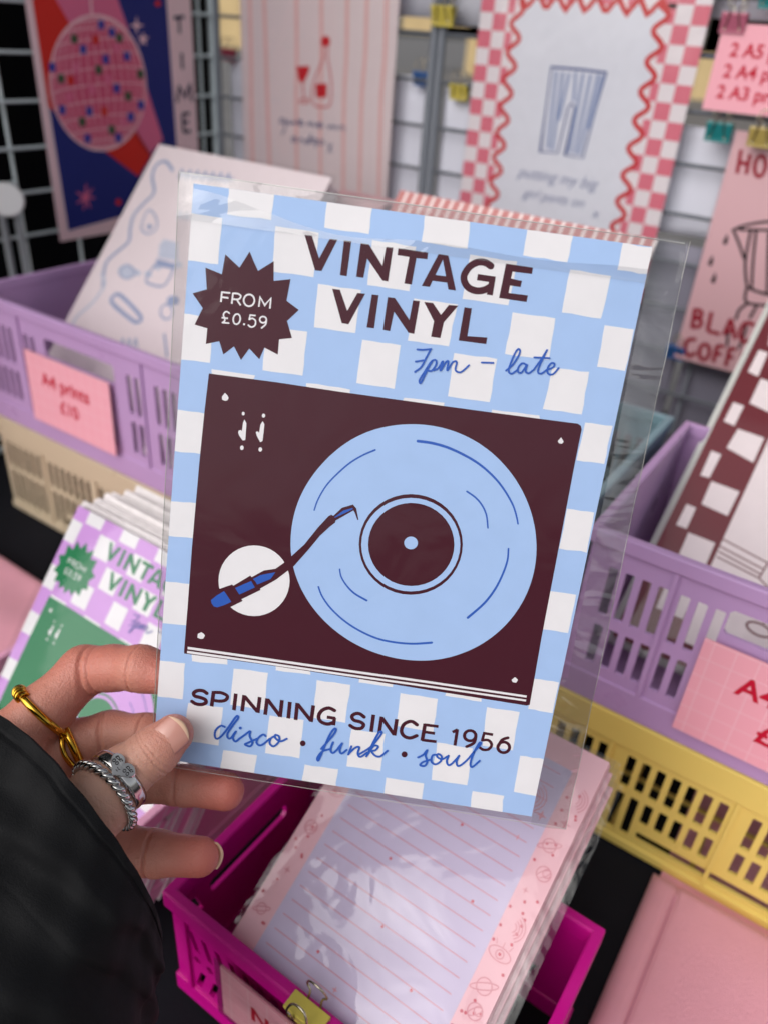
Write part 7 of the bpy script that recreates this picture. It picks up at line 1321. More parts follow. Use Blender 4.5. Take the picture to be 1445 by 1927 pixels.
# ------------------------------------------------------------------ folded pink fabric
def fabric(label, x0, x1, y0, y1, h, seam_x=None, seed=0):
    o = empty('folded_fabric', ((x0 + x1) / 2, (y0 + y1) / 2, .0005), None, label, 'fabric', 'folded pink fabric on the table')
    bm = bmesh.new(); nx, ny = 240, 70; r = np.random.RandomState(seed); ph = r.rand(8) * 6.3
    w, d = (x1 - x0) / 2, (y1 - y0) / 2
    def zf(u, v):
        e = min(u, 1 - u) * 2 * w; e2 = min(v, 1 - v) * 2 * d; k = min(1, min(e, e2) / .008)
        return h * math.sqrt(max(0, 1 - (1 - k) ** 2)) * (1 + .15 * math.sin(9 * u + 5 * v + ph[0]) * math.sin(7 * v - 3 * u + ph[1]) + .07 * math.sin(21 * u + ph[2] + 9 * v) + .05 * math.sin(15 * v - 17 * u + 2 * math.sin(6 * v)) + .05 * math.sin(26 * v + ph[3])) - (.0020 * math.exp(-((e - .015) / .0022) ** 2))
    g = [[bm.verts.new((-w + 2 * w * (i / nx), -d + 2 * d * (j / ny), zf(i / nx, j / ny))) for i in range(nx + 1)] for j in range(ny + 1)]
    for j in range(ny):
        for i in range(nx): bm.faces.new((g[j][i], g[j][i + 1], g[j + 1][i + 1], g[j + 1][i])).smooth = True
    link('under_layer', (lambda b: (add_box(b, -w + .004, w, d - .003, d + .16, -.0006, -.0002), b)[1])(bmesh.new()), o, [mat('pink_cotton', (236, 168, 184), .85, .2, bump=.35, bscale=1400, var=.16, vscale=14, sheen=.2)]) if seed == 3 else None
    link('cloth_body', bm, o, [mat('pink_cotton', (236, 168, 184), .85, .2, bump=.35, bscale=1400, var=.16, vscale=14, sheen=.2)])
    bm = bmesh.new(); add_tube(bm, [(-w + .016, -d + .012 + 2 * (d - .012) * i / 40, zf(.016 / (2 * w), .0001 + (.012 + 2 * (d - .012) * i / 40) / (2 * d)) + .0004) for i in range(41)], .0005, 5); link('seam', bm, o, [mat('pink_thread', (206, 138, 158), .8)])
    return o
fabric('folded pink cotton bag with a stitched edge in front of the yellow crate', -.0035, .26, .02, .3615, .008, seed=3)
fabric('folded pale pink cotton bag left of the lilac record player cards', -.85, -.425, .06, .302, .014, seed=6)

# ------------------------------------------------------------------ the held card
CO, CU, CV = (-0.1778, 0.1294, 0.1987), (0.8751, 0.4818, -0.0442), (-0.1088, 0.2849, 0.9524)
bi = hand_inks('blue_card', (168, 196, 238), (68, 18, 34), (46, 92, 184))
cd = empty('record_player_card', CO, frame(CU, CV), 'blue check card of a record player lettered VINTAGE VINYL, held up in clear film', 'art print')
bm, order = print_mesh(148, 210, ART['card'], bi, bi['base'], .4, .03)
link('printed_sheet', bm, cd, order)
def card_film():
    bm = bmesh.new(); k = .001; nx, ny = 60, 90
    def edges(v): return -5.2 + 4.6 * (1 - v) ** .8, 148 + 11.2 + 2.6 * (1 - v)
    def zf(u, x, v, y):
        z = .35 + .35 * math.sin(3.1 * u + 2.2 * v) ** 2 + .18 * math.sin(11 * u + 7 * v) * math.sin(9 * v - 4 * u)
        if y > 196: z += -(y - 196) ** 2 * .019 * (.25 + .75 * u) + .25 * math.sin(.09 * x + 1) * (y - 196) / 17            # the mouth of the bag curls back towards the sky
        if x > 148: z += 1.1 * math.sin((x - 148) / 13 * 3.1) * (.6 + .4 * math.sin(11 * v)) + .45 * math.sin(37 * v + 2) * ((x - 148) / 13) + .35 * math.sin(61 * v + .5 * x) * math.sin((x - 148) / 13 * 3.1)
        z += 1.9 * math.exp(-((y - 2.5 + .03 * (x - 26)) / 3.0) ** 2) * math.exp(-((x - 28) / 13) ** 2)
        if x < -.5 and y > 120: z += .22 * math.sin(y * .55 + 1.7 * math.sin(y * .21)) * min(1, (y - 120) / 30) * min(1, -x / 2)
        return z
    for side in (1, -1):
        g = []
        for j in range(ny + 1):
            v = j / ny; y = -3.0 + 216.2 * v; a, b = edges(v); row = []
            for i in range(nx + 1):
                u = i / nx; x = a + (b - a) * u; z = zf(u, x, v, y)
                e = min(1, min(u * nx, (1 - u) * nx) / 1.5)
                if side < 0: z = min(z, .2) - 1.0 * e - .05
                if y > 210 and side > 0: z = max(z, -1.2)
                row.append(bm.verts.new((x * k, y * k, z * k)))
            g.append(row)
        for j in range(ny):
            for i in range(nx):
                q = (g[j][i], g[j][i + 1], g[j + 1][i + 1], g[j + 1][i]); f = bm.faces.new(q if side > 0 else q[::-1]); f.smooth = True; f.material_index = 1 if side < 0 else (2 if j > ny * .925 or q[0].co.x > .1475 else 0)
    return bm
sv = link('clear_sleeve', card_film(), cd, [film('card_film', .10, 30, tint=.985, rough=.035, refl=.5), film('card_film_back', .25, 40, tint=.79, rough=.05, refl=1.6), film('card_film_flap', .22, 60, tint=.95, rough=.05, refl=3.6, stretch=(.4, 1, 1))], True)
bm = bmesh.new()
def seam(pts, r): add_tube(bm, [Vector(p) * .001 for p in pts], r * .001, 5)
seam([(-5.1 + 4.6 * (1 - v) ** .8, -3 + 216.2 * v, -.1 + .05 * math.sin(40 * v)) for v in np.linspace(0, 1, 50)], .13)
seam([(159.1 + 2.6 * (1 - v) + .06 * math.sin(70 * v), -3 + 216.2 * v, .1 + .3 * math.sin(37 * v + 2)) for v in np.linspace(0, 1, 90)], .10)
seam([(-.6 + 162 * u, -2.95, .1) for u in np.linspace(0, 1, 20)], .10)
add_tube(bm, [Vector((-4.9 + 164.3 * u_, 213.1, -.4 - 17.2 ** 2 * .019 * (.25 + .75 * u_) + .25 * math.sin(.09 * (-4.9 + 164.3 * u_) + 1))) * .001 for u_ in np.linspace(0, 1, 40)], .00016, 5)
link('seam', bm, sv, [mat('film_edge', (196, 194, 188), .3)])

# ------------------------------------------------------------------ the hand (millimetres in a hand frame whose axes are right / down / away)
HM = Matrix(CAMR)
def H2W(p): return HM @ (Vector(p) * .001) + CAMPOS
def seg(p, a, b, r0, r1):
    a = np.array(a, float); b = np.array(b, float); pa = p - a; ba = b - a
    h = np.clip((pa @ ba) / (ba @ ba), 0, 1)
    return np.linalg.norm(pa - h[..., None] * ba, axis=-1) - (r0 + (r1 - r0) * h)
def smin(a, b, k):
    h = np.clip(.5 + .5 * (b - a) / k, 0, 1); return b + (a - b) * h - k * h * (1 - h)
FING = dict(
    thumb=[((-118.76, 121.38, 276.0), 15), ((-102.52, 104.06, 283.0), 12.2), ((-95.76, 96.35, 287.0), 9.7), ((-85.03, 88.76, 289.0), 8.7), ((-78.16, 82.7, 290.5), 7.4)],
    index=[((-151.72, 96.25, 302.0), 13.5), ((-135.51, 79.65, 311.0), 10.8), ((-121.68, 64.57, 318.0), 9.6), ((-108.62, 62.69, 314.0), 8.6), ((-95.65, 61.7, 308.0), 8.6), ((-78.07, 65.45, 304.0), 7.2)],
    middle=[((-142.07, 105.43, 306.0), 12), ((-124.28, 94.86, 318.0), 9.8), ((-112.35, 91.82, 321.0), 9.4), ((-95.85, 91.11, 317.0), 8.6), ((-80.51, 92.66, 313.5), 7.2)],
    ring=[((-131.66, 120.01, 306.0), 11.5), ((-102.21, 109.57, 318.0), 8.6), ((-80.85, 109.9, 314.0), 7.4), ((-62.95, 110.82, 310.0), 7.5)],
    pinky=[((-126.25, 131.2, 303.0), 12.5), ((-107.02, 132.12, 310.0), 8.9), ((-90.62, 134.62, 308.0), 8.4), ((-71.66, 134.11, 304.0), 7.6)])
CREASE = dict(thumb=[(3, .45, .45), (2.8, .3, .35), (2.6, .22, .35), (3.2, .25, .35), (2.9, .22, .3)], index=[(2.35, 1.1, .9), (2.6, .45, .6), (4, .5, .6)], middle=[(2, .9, .9), (3, .7, .7)], ring=[(2, .8, .7), (1, .6, .9)], pinky=[(2, .9, .7), (1, .5, .9)])
def finger(name, p):
    ch = FING[name]; d = None
    for (a, ra), (b, rb) in zip(ch[:-1], ch[1:]):
        s = seg(p, a, b, ra, rb); d = s if d is None else smin(d, s, 4.0)
    for pos, dep, wd in CREASE[name]:
        i = min(int(pos), len(ch) - 2); fr_ = pos - i
        a, b = np.array(ch[i][0]), np.array(ch[i + 1][0]); c = a + (b - a) * fr_
        t_ = b - a
        if abs(fr_) < 1e-6 and i > 0: t_ = np.array(ch[i + 1][0]) - np.array(ch[i - 1][0])
        t_ = t_ / np.linalg.norm(t_)
        q = p - c; s = q @ t_; near = np.linalg.norm(q, axis=-1) < ch[i][1] * 1.8
        face = np.clip(.35 - q[..., 2] / ch[i][1], 0, 1)
        d = d + near * face * dep * np.exp(-((s + .06 * np.abs(q[..., 1])) / wd) ** 2)
    return d
def hand_sdf(p):
    d = finger('index', p)
    palm = seg(p, (-152.22, 96.57, 303.0), (-126.25, 131.2, 303.0), 14, 14)
    palm = smin(palm, seg(p, (-159.69, 121.73, 300.0), (-131.6, 126.43, 292.0), 24, 22), 8)
    palm = smin(palm, seg(p, (-145.89, 95.52, 301.0), (-116.89, 114.72, 290.0), 9, 11), 8)
    d = smin(d, palm, 7)
    d = smin(d, finger('middle', p), 2.0)
    d = smin(d, finger('ring', p), 1.6)
    d = smin(d, finger('pinky', p), 2.2)
    th = finger('thumb', p)
    d2 = smin(d, th, 1.2); d5 = smin(d, th, 9)
    w = np.clip((150 - (p[..., 0] * 1470 / p[..., 2] + 722.5)) / 60, 0, 1)
    return d2 * (1 - w) + d5 * w
def surface_nets(F, o, h):
    ins = F < 0; nx, ny, nz = F.shape
    cnt = np.zeros((nx - 1, ny - 1, nz - 1)); acc = np.zeros((nx - 1, ny - 1, nz - 1, 3))
    for ax in range(3):
        for u in (0, 1):
            for v in (0, 1):
                s0 = [slice(0, -1)] * 3; s1 = [slice(0, -1)] * 3; off = [0, 0, 0]
                oth = [a for a in range(3) if a != ax]
                for a, k in zip(oth, (u, v)):
                    off[a] = k; s0[a] = slice(1, None) if k else slice(0, -1); s1[a] = s0[a]
                s0[ax] = slice(0, -1); s1[ax] = slice(1, None)
                A, B = F[tuple(s0)], F[tuple(s1)]; m = (A < 0) != (B < 0)
                tt = np.where(m, A / np.where(m, A - B, 1), 0)
                cnt += m
                for a in range(3): acc[..., a] += m * (tt if a == ax else off[a])
    act = cnt > 0; idx = -np.ones(act.shape, int); idx[act] = np.arange(act.sum())
    ii = np.argwhere(act); V = (acc[act] / cnt[act][:, None] + ii) * h + o
    Q = []
    for ax in range(3):
        s0 = [slice(1, -1)] * 3; s1 = [slice(1, -1)] * 3; s0[ax] = slice(0, -1); s1[ax] = slice(1, None)
        a, b = ins[tuple(s0)], ins[tuple(s1)]; m = np.argwhere(a != b); fl = a[a != b]
        base = m + 1; base[:, ax] -= 1
        o1, o2 = [(1, 2), (2, 0), (0, 1)][ax]
        def cell(d1, d2):
            c = base.copy(); c[:, o1] -= d1; c[:, o2] -= d2; return idx[c[:, 0], c[:, 1], c[:, 2]]
        q = np.stack([cell(1, 1), cell(0, 1), cell(0, 0), cell(1, 0)], 1)
        q[~fl] = q[~fl][:, ::-1]; Q.append(q)
    return V, np.concatenate(Q)
hres = .85
o_ = np.array([-178., 42., 262.]); n_ = np.array([140, 128, 84])
gx = [o_[i] + hres * np.arange(int(n_[i] / hres)) for i in range(3)]
GR = np.stack(np.meshgrid(*gx, indexing='ij'), -1)
FV_ = np.stack([hand_sdf(GR[i]) for i in range(GR.shape[0])])
HV, HQ = surface_nets(FV_, o_, hres)
def grad(p, e=.25):
    return np.stack([(hand_sdf(p + np.eye(3)[i] * e) - hand_sdf(p - np.eye(3)[i] * e)) / (2 * e) for i in range(3)], -1)
for _ in range(2):
    dd = hand_sdf(HV); gg = grad(HV); HV = HV - gg * (np.clip(dd, -.6, .6) / np.maximum((gg ** 2).sum(-1), .2))[:, None]
def refine(V, Q):
    ed = {}; V = list(map(tuple, V)); out = []
    def midp(a, b):
        k = (a, b) if a < b else (b, a)
        if k not in ed: ed[k] = len(V); V.append(tuple((V[a][i] + V[b][i]) / 2 for i in range(3)))
        return ed[k]
    for q in Q:
        a, b, c, d = (int(i) for i in q); ab, bc, cd_, da = midp(a, b), midp(b, c), midp(c, d), midp(d, a)
        ce = len(V); V.append(tuple((V[a][i] + V[b][i] + V[c][i] + V[d][i]) / 4 for i in range(3)))
        out += [(a, ab, ce, da), (ab, b, bc, ce), (ce, bc, c, cd_), (da, ce, cd_, d)]
    return np.array(V), np.array(out)
HV, HQ = refine(HV, HQ)
dd = hand_sdf(HV); gg = grad(HV); HV = HV - gg * (np.clip(dd, -.5, .5) / np.maximum((gg ** 2).sum(-1), .3))[:, None]
# fine skin relief: lines that run across each finger, strongest near the joints
rel = np.zeros(len(HV))
for n_f, ch in FING.items():
    for i in range(1, len(ch)):
        a, b = np.array(ch[i - 1][0]), np.array(ch[i][0]); t_ = b - a; Ls = np.linalg.norm(t_); t_ = t_ / Ls
        q = HV - a; sx = q @ t_; rad = np.linalg.norm(q - sx[:, None] * t_, axis=1); inn = (sx > -2) & (sx < Ls + 2) & (rad < ch[i][1] + 3.5)
        wob = np.sin(q @ np.array((.61, .37, .7)) * .9) * .8 + np.sin(q @ np.array((-.4, .8, .3)) * 1.7) * .45
        for sj in (0, Ls):
            if i == 1 and sj == 0: continue
            jw = np.exp(-((sx - sj) / 3.6) ** 2)
            rel -= inn * jw * .085 * (.5 + .5 * np.cos((sx - sj) * 3.3 + wob * 1.5)) ** 3
        rel -= inn * .022 * (.5 + .5 * np.cos(sx * 5.1 + wob * 3.1)) ** 2
rel += .03 * np.sin(HV @ np.array((1.9, .7, 1.1)) + 2 * np.sin(HV @ np.array((.5, 1.3, -.6)))) * np.sin(HV @ np.array((-.8, 1.7, .9)))
gg = grad(HV); HV = HV + gg / np.maximum(np.linalg.norm(gg, axis=1), .3)[:, None] * rel[:, None]
tips = [(FING[n][-1][0], 11, 1.0) for n in FING] + [(FING['index'][2][0], 9, .5), (FING['pinky'][2][0], 8, .6), (FING['ring'][2][0], 8, .6), (FING['index'][3][0], 12, .5)]
red = np.zeros(len(HV))
for c, s, a in tips: red = np.maximum(red, a * np.exp(-((HV - np.array(c)) ** 2).sum(-1) / (2 * s * s)))
red *= np.where(np.linalg.norm(HV - np.array(FING['thumb'][-1][0]), axis=1) < 20, .45, 1)
pale = np.exp(-((HV - np.array(FING['thumb'][1][0])) ** 2).sum(-1) / (2 * 22 ** 2))
me = bpy.data.meshes.new('person')
pw_ = [tuple(H2W(v)) for v in HV]
me.from_pydata(pw_, [], [tuple(int(i) for i in q) for q in HQ]); me.update()
at = me.attributes.new('flush', 'FLOAT', 'POINT'); at.data.foreach_set('value', red.astype(np.float32))
at = me.attributes.new('pale', 'FLOAT', 'POINT'); at.data.foreach_set('value', pale.astype(np.float32))
def skin_mat():
    m = mat('skin', (224, 158, 128), .46, .42, sss=.22)
    nt = m.node_tree; b = nt.nodes['Principled BSDF']
    a1 = nt.nodes.new('ShaderNodeAttribute'); a1.attribute_name = 'flush'; a2 = nt.nodes.new('ShaderNodeAttribute'); a2.attribute_name = 'pale'
    tc = nt.nodes.new('ShaderNodeTexCoord')
    n = nt.nodes.new('ShaderNodeTexNoise'); n.inputs['Scale'].default_value = 90; n.inputs['Detail'].default_value = 6; nt.links.new(tc.outputs['Object'], n.inputs['Vector'])
    m1 = nt.nodes.new('ShaderNodeMixRGB'); m1.inputs[1].default_value = lin((184, 117, 102)) + (1,); m1.inputs[2].default_value = lin((204, 138, 120)) + (1,); nt.links.new(n.outputs['Fac'], m1.inputs[0])
    m2 = nt.nodes.new('ShaderNodeMixRGB'); m2.inputs[2].default_value = lin((188, 92, 82)) + (1,); nt.links.new(a1.outputs['Fac'], m2.inputs[0]); nt.links.new(m1.outputs[0], m2.inputs[1])
    m3 = nt.nodes.new('ShaderNodeMixRGB'); m3.inputs[2].default_value = lin((206, 162, 142)) + (1,); nt.links.new(a2.outputs['Fac'], m3.inputs[0]); nt.links.new(m2.outputs[0], m3.inputs[1])
    nt.links.new(m3.outputs[0], b.inputs['Base Color'])
    v1 = nt.nodes.new('ShaderNodeTexVoronoi'); v1.inputs['Scale'].default_value = 1500; nt.links.new(tc.outputs['Object'], v1.inputs['Vector'])
    n2 = nt.nodes.new('ShaderNodeTexNoise'); n2.inputs['Scale'].default_value = 420; n2.inputs['Detail'].default_value = 4; nt.links.new(tc.outputs['Object'], n2.inputs['Vector'])
    ad = nt.nodes.new('ShaderNodeMath'); ad.operation = 'MULTIPLY_ADD'; ad.inputs[1].default_value = .5; nt.links.new(v1.outputs['Distance'], ad.inputs[0]); nt.links.new(n2.outputs['Fac'], ad.inputs[2])
    bp = nt.nodes.new('ShaderNodeBump'); bp.inputs['Strength'].default_value = .38; bp.inputs['Distance'].default_value = .0008
    nt.links.new(ad.outputs[0], bp.inputs['Height']); nt.links.new(bp.outputs[0], b.inputs['Normal'])
    return m
person = link('person', me, None, [skin_mat()], True)
tag(person, 'person in a black coat sleeve whose left hand, with rings, holds up the blue card', 'person')

# nails
def march(p, d=(0, 0, 1), lim=40):
    p = np.array(p, float); d = np.array(d, float); d /= np.linalg.norm(d); s = 0
    for _ in range(60):
        v = float(hand_sdf((p + d * s)[None])[0])
        if v < .12: return p + d * s
        s += max(v * .8, .08)
        if s > lim: return None
    return p + d * s
def unit(v): v = np.array(v, float); return v / np.linalg.norm(v)
def thumb_nail():
    tip = np.array(FING['thumb'][-1][0]); t_ = unit(np.array(FING['thumb'][-1][0]) - np.array(FING['thumb'][-2][0])); n0 = np.array((.20, -.30, -1.)); n0 = unit(n0 - t_ * (n0 @ t_)); w = np.cross(n0, t_)
    bm = bmesh.new(); NA, NB = 14, 16; g = []
    for j in range(NB + 1):
        b = -6.0 + 12.6 * j / NB; row = []
        for i in range(NA + 1):
            a = -1 + 2 * i / NA; hw = 6.0 * (1 - .10 * max(0, (b - 2) / 5)); bb = b
            if j == 0: bb = b + 1.6 * a * a
            elif j < 4: bb = b + 1.6 * a * a * (1 - j / 4)
            if j > NB - 4: bb = b - 2.6 * a * a * ((j - NB + 4) / 4)
            q = tip + t_ * bb + w * hw * a
            z = 6.9 * math.sqrt(max(.02, 1 - (hw * a / 8.2) ** 2)) - .022 * max(0, bb + 1) ** 2 + .25
            row.append(bm.verts.new(H2W(q + n0 * z)))
        g.append(row)
    for j in range(NB):
        for i in range(NA):
            f = bm.faces.new((g[j][i], g[j][i + 1], g[j + 1][i + 1], g[j + 1][i])); f.smooth = True; f.material_index = 1 if j >= NB - 2 else 0
    return bm
nail_m = mat('nail', (196, 138, 124), .24, .55, var=.06, vscale=200, coat=.3); nail_tip = mat('nail_edge', (214, 176, 148), .3, .5)
nl = link('fingernail', thumb_nail(), person, [nail_m, nail_tip], True); s_ = nl.modifiers.new('thick', 'SOLIDIFY'); s_.thickness = .0005; s_.offset = -1
nl['label'] = 'short natural thumbnail'
def tip_nail(name, n0, r, l0, l1, hw):
    tip = np.array(FING[name][-1][0]); t_ = unit(np.array(FING[name][-1][0]) - np.array(FING[name][-2][0])); n0 = np.array(n0, float); n0 = unit(n0 - t_ * (n0 @ t_)); w = np.cross(n0, t_)
    bm = bmesh.new(); NA, NB = 12, 10; g = []
    for j in range(NB + 1):
        b = l0 + (l1 - l0) * j / NB; row = []
        for i in range(NA + 1):
            a = -1 + 2 * i / NA; bb = b - (1.8 * a * a if j == NB else 1.4 * a * a * j / NB)
            row.append(bm.verts.new(H2W(tip + t_ * bb + w * hw * a + n0 * (r * math.sqrt(max(.05, 1 - (a * .85) ** 2)) - .02 * max(0, bb) ** 2))))
        g.append(row)
    for j in range(NB):
        for i in range(NA):
            f = bm.faces.new((g[j][i], g[j][i + 1], g[j + 1][i + 1], g[j + 1][i])); f.smooth = True; f.material_index = 1 if j >= NB - 4 else 0
    o = link('fingernail', bm, person, [nail_m, nail_tip], True); s_ = o.modifiers.new('thick', 'SOLIDIFY'); s_.thickness = .0006
    return o
tip_nail('pinky', (.30, .05, 1), 4.4, -5, 8.3, 4.8)

# rings
def ring_path(fname, c, axis, n=64, extra=.9, cap=16, wave=0.0):
    c = np.array(c, float); axis = unit(axis); a = unit(np.cross(axis, (0, 0, 1))); b = np.cross(axis, a); out = []
    for k in range(n):
        th = 2 * math.pi * k / n; d = a * math.cos(th) + b * math.sin(th); s = 2.0
        for _ in range(40):
            v = float(finger(fname, (c + d * s)[None])[0])
            if v > -.02: break
            s += max(-v * .8, .05)
        out.append(c + d * (min(s, cap) + extra) + axis * wave * math.sin(3 * th))
    return out
gold = mat('gold', (212, 166, 60), .16, metal=1.0); silver = mat('silver', (200, 198, 196), .16, metal=1.0)
def ring_obj(label, bms, m):
    o = link('finger_ring', bms, person, m if isinstance(m, list) else [m], True); o['label'] = label; return o
ax1 = np.array(FING['index'][2][0]) - np.array(FING['index'][0][0]); c1 = np.array((-135.71, 79.74, 310.5))
p1 = ring_path('index', c1, ax1, extra=.45); bm = bmesh.new(); add_tube(bm, [H2W(p) for p in p1], .0016, 10, True)
kk = min(range(64), key=lambda i: (p1[i][0] - -141.86) ** 2 + (p1[i][1] - 67.49) ** 2 + (0 if p1[i][2] < 311 else 400))
wrap = []
for i in range(150):
    s = kk - 5 + 10 * i / 149; i0 = int(math.floor(s)); f_ = s - i0; q = p1[i0 % 64] * (1 - f_) + p1[(i0 + 1) % 64] * f_
    tt = unit(p1[(i0 + 1) % 64] - p1[i0 % 64]); nn = unit(q - c1); bb = np.cross(tt, nn); ph = i / 149 * 2 * math.pi * 6
    wrap.append(H2W(q + (nn * math.cos(ph) + bb * math.sin(ph)) * 2.2))
add_tube(bm, wrap, .0006, 7)
ring_obj('gold ring with a wire wrapped knot on the index finger', bm, gold)
ax2 = np.array(FING['middle'][2][0]) - np.array(FING['middle'][0][0]); c2 = np.array((-125.61, 95.42, 317.0))
p2 = ring_path('middle', c2, ax2, extra=.9); bm = bmesh.new(); add_tube(bm, [H2W(p) for p in p2], .0017, 10, True)
p2b = ring_path('middle', c2 - unit(ax2) * 2.6, ax2, extra=.9, wave=1.3); add_tube(bm, [H2W(p) for p in p2b], .0011, 8, True)
ring_obj('double gold ring with a wavy band on the middle finger', bm, gold)
ax3 = np.array(FING['thumb'][3][0]) - np.array(FING['thumb'][1][0])
c3 = np.array((-101.53, 102.88, 284.0)); axr = unit(unit(ax3) + np.array((0, 0, .75))); p3 = ring_path('thumb', c3, axr, 96, extra=1.2)
bm = bmesh.new()
for s0 in (0, math.pi):
    strand = []
    for i in range(288):
        s = 96 * i / 288; i0 = int(s); f_ = s - i0; q = p3[i0 % 96] * (1 - f_) + p3[(i0 + 1) % 96] * f_
        nn = unit(q - c3); bb = axr; ph = s0 + 2 * math.pi * 15 * i / 288
        strand.append(H2W(q + (nn * math.cos(ph) + bb * math.sin(ph)) * .86))
    add_tube(bm, strand, .0010, 8, True)
ring_obj('twisted silver rope ring on the thumb', bm, silver)
c4 = np.array((-96.77, 98.33, 286.5)); ax3 = unit(unit(ax3) + np.array((0, 0, .5))); p4 = ring_path('thumb', c4, ax3, 96, extra=.5)
bm = bmesh.new(); t4 = unit(ax3); n4 = len(p4)
secs = []
for i, q in enumerate(p4):
    nn = unit(q - c4); hw = 2.5
    secs.append([bm.verts.new(H2W(q + nn * a + t4 * b)) for a, b in ((-.4, -hw), (.25, -hw), (.75, -hw * .5), (.75, hw * .5), (.25, hw), (-.4, hw))])
for i in range(n4):
    A_, B_ = secs[i], secs[(i + 1) % n4]
    for k in range(6): bm.faces.new((A_[k], A_[(k + 1) % 6], B_[(k + 1) % 6], B_[k])).smooth = True
kk = min(range(96), key=lambda i: (p4[i][0] - -91.9) ** 2 + (p4[i][1] - 89.62) ** 2 + (0 if p4[i][2] < 287 else 900))
hc = p4[kk]; hn = unit(hc - c4); hx = unit(p4[(kk + 1) % 96] - p4[kk - 1])
if hx[0] < 0: hx = -hx
hy = np.cross(hn, hx)
if hy @ t4 < 0: hy = -hy
hc = hc + t4 * .4 + hn * .7
heart = [(16 * math.sin(a) ** 3 / 16 * 5.6, (13 * math.cos(a) - 5 * math.cos(2 * a) - 2 * math.cos(3 * a) - math.cos(4 * a)) / 15 * 4.0) for a in np.linspace(0, 2 * math.pi, 40, endpoint=False)]
top = [bm.verts.new(H2W(hc + hx * x * .94 + hy * y * .94 + hn * (1.3 - .02 * x * x))) for x, y in heart]; md = [bm.verts.new(H2W(hc + hx * x + hy * y + hn * (1.0 - .03 * x * x))) for x, y in heart]; lo = [bm.verts.new(H2W(hc + hx * x * .9 + hy * y * .9 + hn * (-1.0 - .05 * x * x))) for x, y in heart]
ctr = bm.verts.new(H2W(hc + hn * 1.35))
for k in range(40):
    j = (k + 1) % 40
    for q in ((top[k], top[j], ctr), (md[k], md[j], top[j], top[k]), (lo[k], lo[j], md[j], md[k])): bm.faces.new(q)
bmesh.ops.recalc_face_normals(bm, faces=bm.faces[:])
hr = link('finger_ring', bm, person, [silver]); hr['label'] = 'silver signet ring on the thumb with a heart plate stamped with tiny faces'
bm = bmesh.new()
def eng(pts, r=.16): add_tube(bm, [H2W(hc + hx * x + hy * y + hn * (1.36 - .02 * x * x)) for x, y in pts], r * .001, 5)
for sx in (-1, 1):
    m0 = sx * 2.7
    for q in range(2): cx0 = m0 - .75 + 1.5 * q; eng([(cx0 + .5 * math.cos(a), -.2 + .55 * math.sin(a)) for a in np.linspace(0, 6.3, 12)], .13)
    for q in range(4): eng([(m0 - 1.3 + .8 * q, 1.2 + .5 * (q % 2)), (m0 - .8 + .8 * q, 1.9 - .4 * (q % 2))], .2)
    eng([(m0 - 1.4, .95), (m0 + 1.3, 1.05)], .13)
eng([(-.7, -1.0), (0, -1.35), (.7, -1.0)], .14); eng([(-.5, -2.0), (.5, -2.0)], .13)
link('engraving', bm, hr, [mat('oxide', (30, 28, 30), .6)])

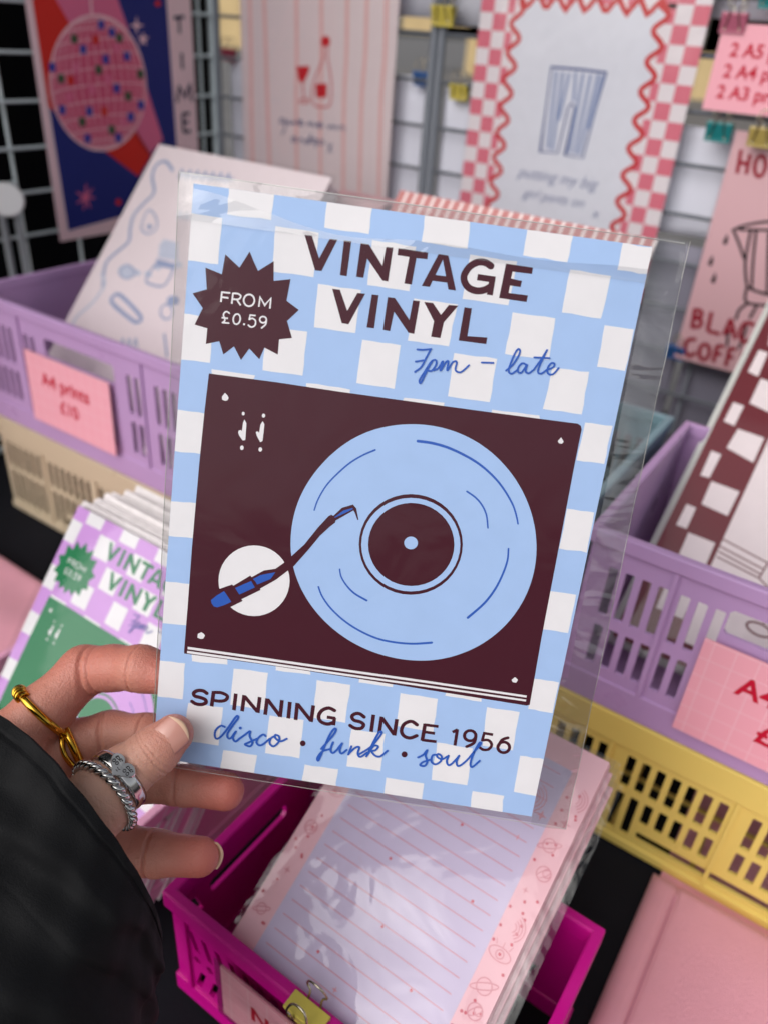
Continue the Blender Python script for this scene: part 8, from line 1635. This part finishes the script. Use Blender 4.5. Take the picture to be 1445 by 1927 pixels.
# black coat sleeve
def coat():
    A = [(-150.43, 77.43, 290.0), (-160.84, 86.26, 284.0), (-175.08, 95.1, 276.0), (-191.15, 113.44, 262.0), (-201.23, 133.29, 246.0)]
    B = [(-83.94, 160.29, 290.0), (-81.63, 164.51, 284.0), (-81.2, 173.02, 276.0), (-78.87, 182.95, 262.0), (-80.74, 206.92, 246.0)]
    Fm = [(-96.85, 93.22, 254.0), (-104.84, 104.84, 246.0), (-113.74, 117.62, 238.0), (-121.19, 132.37, 222.0), (-125.51, 149.18, 200.0)]
    Km = [(-133.62, 134.5, 326.0), (-142.93, 148.19, 322.0), (-151.01, 162.62, 316.0), (-161.82, 181.26, 304.0), (-175.3, 209.86, 292.0)]
    NR, NT = 170, 170; bm = bmesh.new(); r = np.random.RandomState(2)
    A, B, Fm, Km = [[np.array(a) for a in q] for q in (A, B, Fm, Km)]
    def interp(L, t):
        i = min(int(t), len(L) - 2); f_ = t - i; return np.array(L[i]) * (1 - f_) + np.array(L[i + 1]) * f_
    grid = []
    for j in range(NR + 1):
        t = j / NR * (len(A) - 1.001); a, b, ff, kb = interp(A, t), interp(B, t), interp(Fm, t), interp(Km, t)
        mid = (a + b) / 2; e = (b - a) / 2; en = unit(e); row = []
        for k in range(NT):
            th = 2 * math.pi * k / NT; c, s = math.cos(th), math.sin(th)
            cc = math.copysign(abs(c) ** .9, c)
            p = mid + e * cc + (ff - mid) * max(s, 0) + (kb - mid) * max(-s, 0)
            l = j / NR
            fold = 2.2 * math.sin(5 * th + 3.0 * l + 1.0) * min(1, l * 4) + 1.5 * math.sin(9 * th - 7 * l + .5) * min(1, l * 5) + 1.2 * math.sin(14 * l * 2 + 2.5 * math.sin(2 * th)) * min(1, l * 3) + .35 * math.sin(23 * th + 11 * l) - .75 * math.exp(-((l - .060) / .0065) ** 2) - .35 * math.exp(-((l - .072) / .005) ** 2) + .12 * math.sin(90 * th) * math.exp(-((l - .03) / .03) ** 2)
            o = unit(en * c + np.array((0, 0, -1)) * s)
            row.append(bm.verts.new(H2W(p + o * fold)))
        grid.append(row)
    for j in range(NR):
        for k in range(NT):
            bm.faces.new((grid[j][k], grid[j][(k + 1) % NT], grid[j + 1][(k + 1) % NT], grid[j + 1][k])).smooth = True
    hem = [grid[0][k].co.copy() for k in range(NT)]
    return bm, hem
bm, hem = coat()
bmesh.ops.recalc_face_normals(bm, faces=bm.faces[:])
cs = link('coat_sleeve', bm, person, [mat('black_coat', (9, 9, 12), .7, .2, bump=.25, bscale=2200, var=.1, vscale=200)], True)
s_ = cs.modifiers.new('thick', 'SOLIDIFY'); s_.thickness = .0014; s_.offset = -1
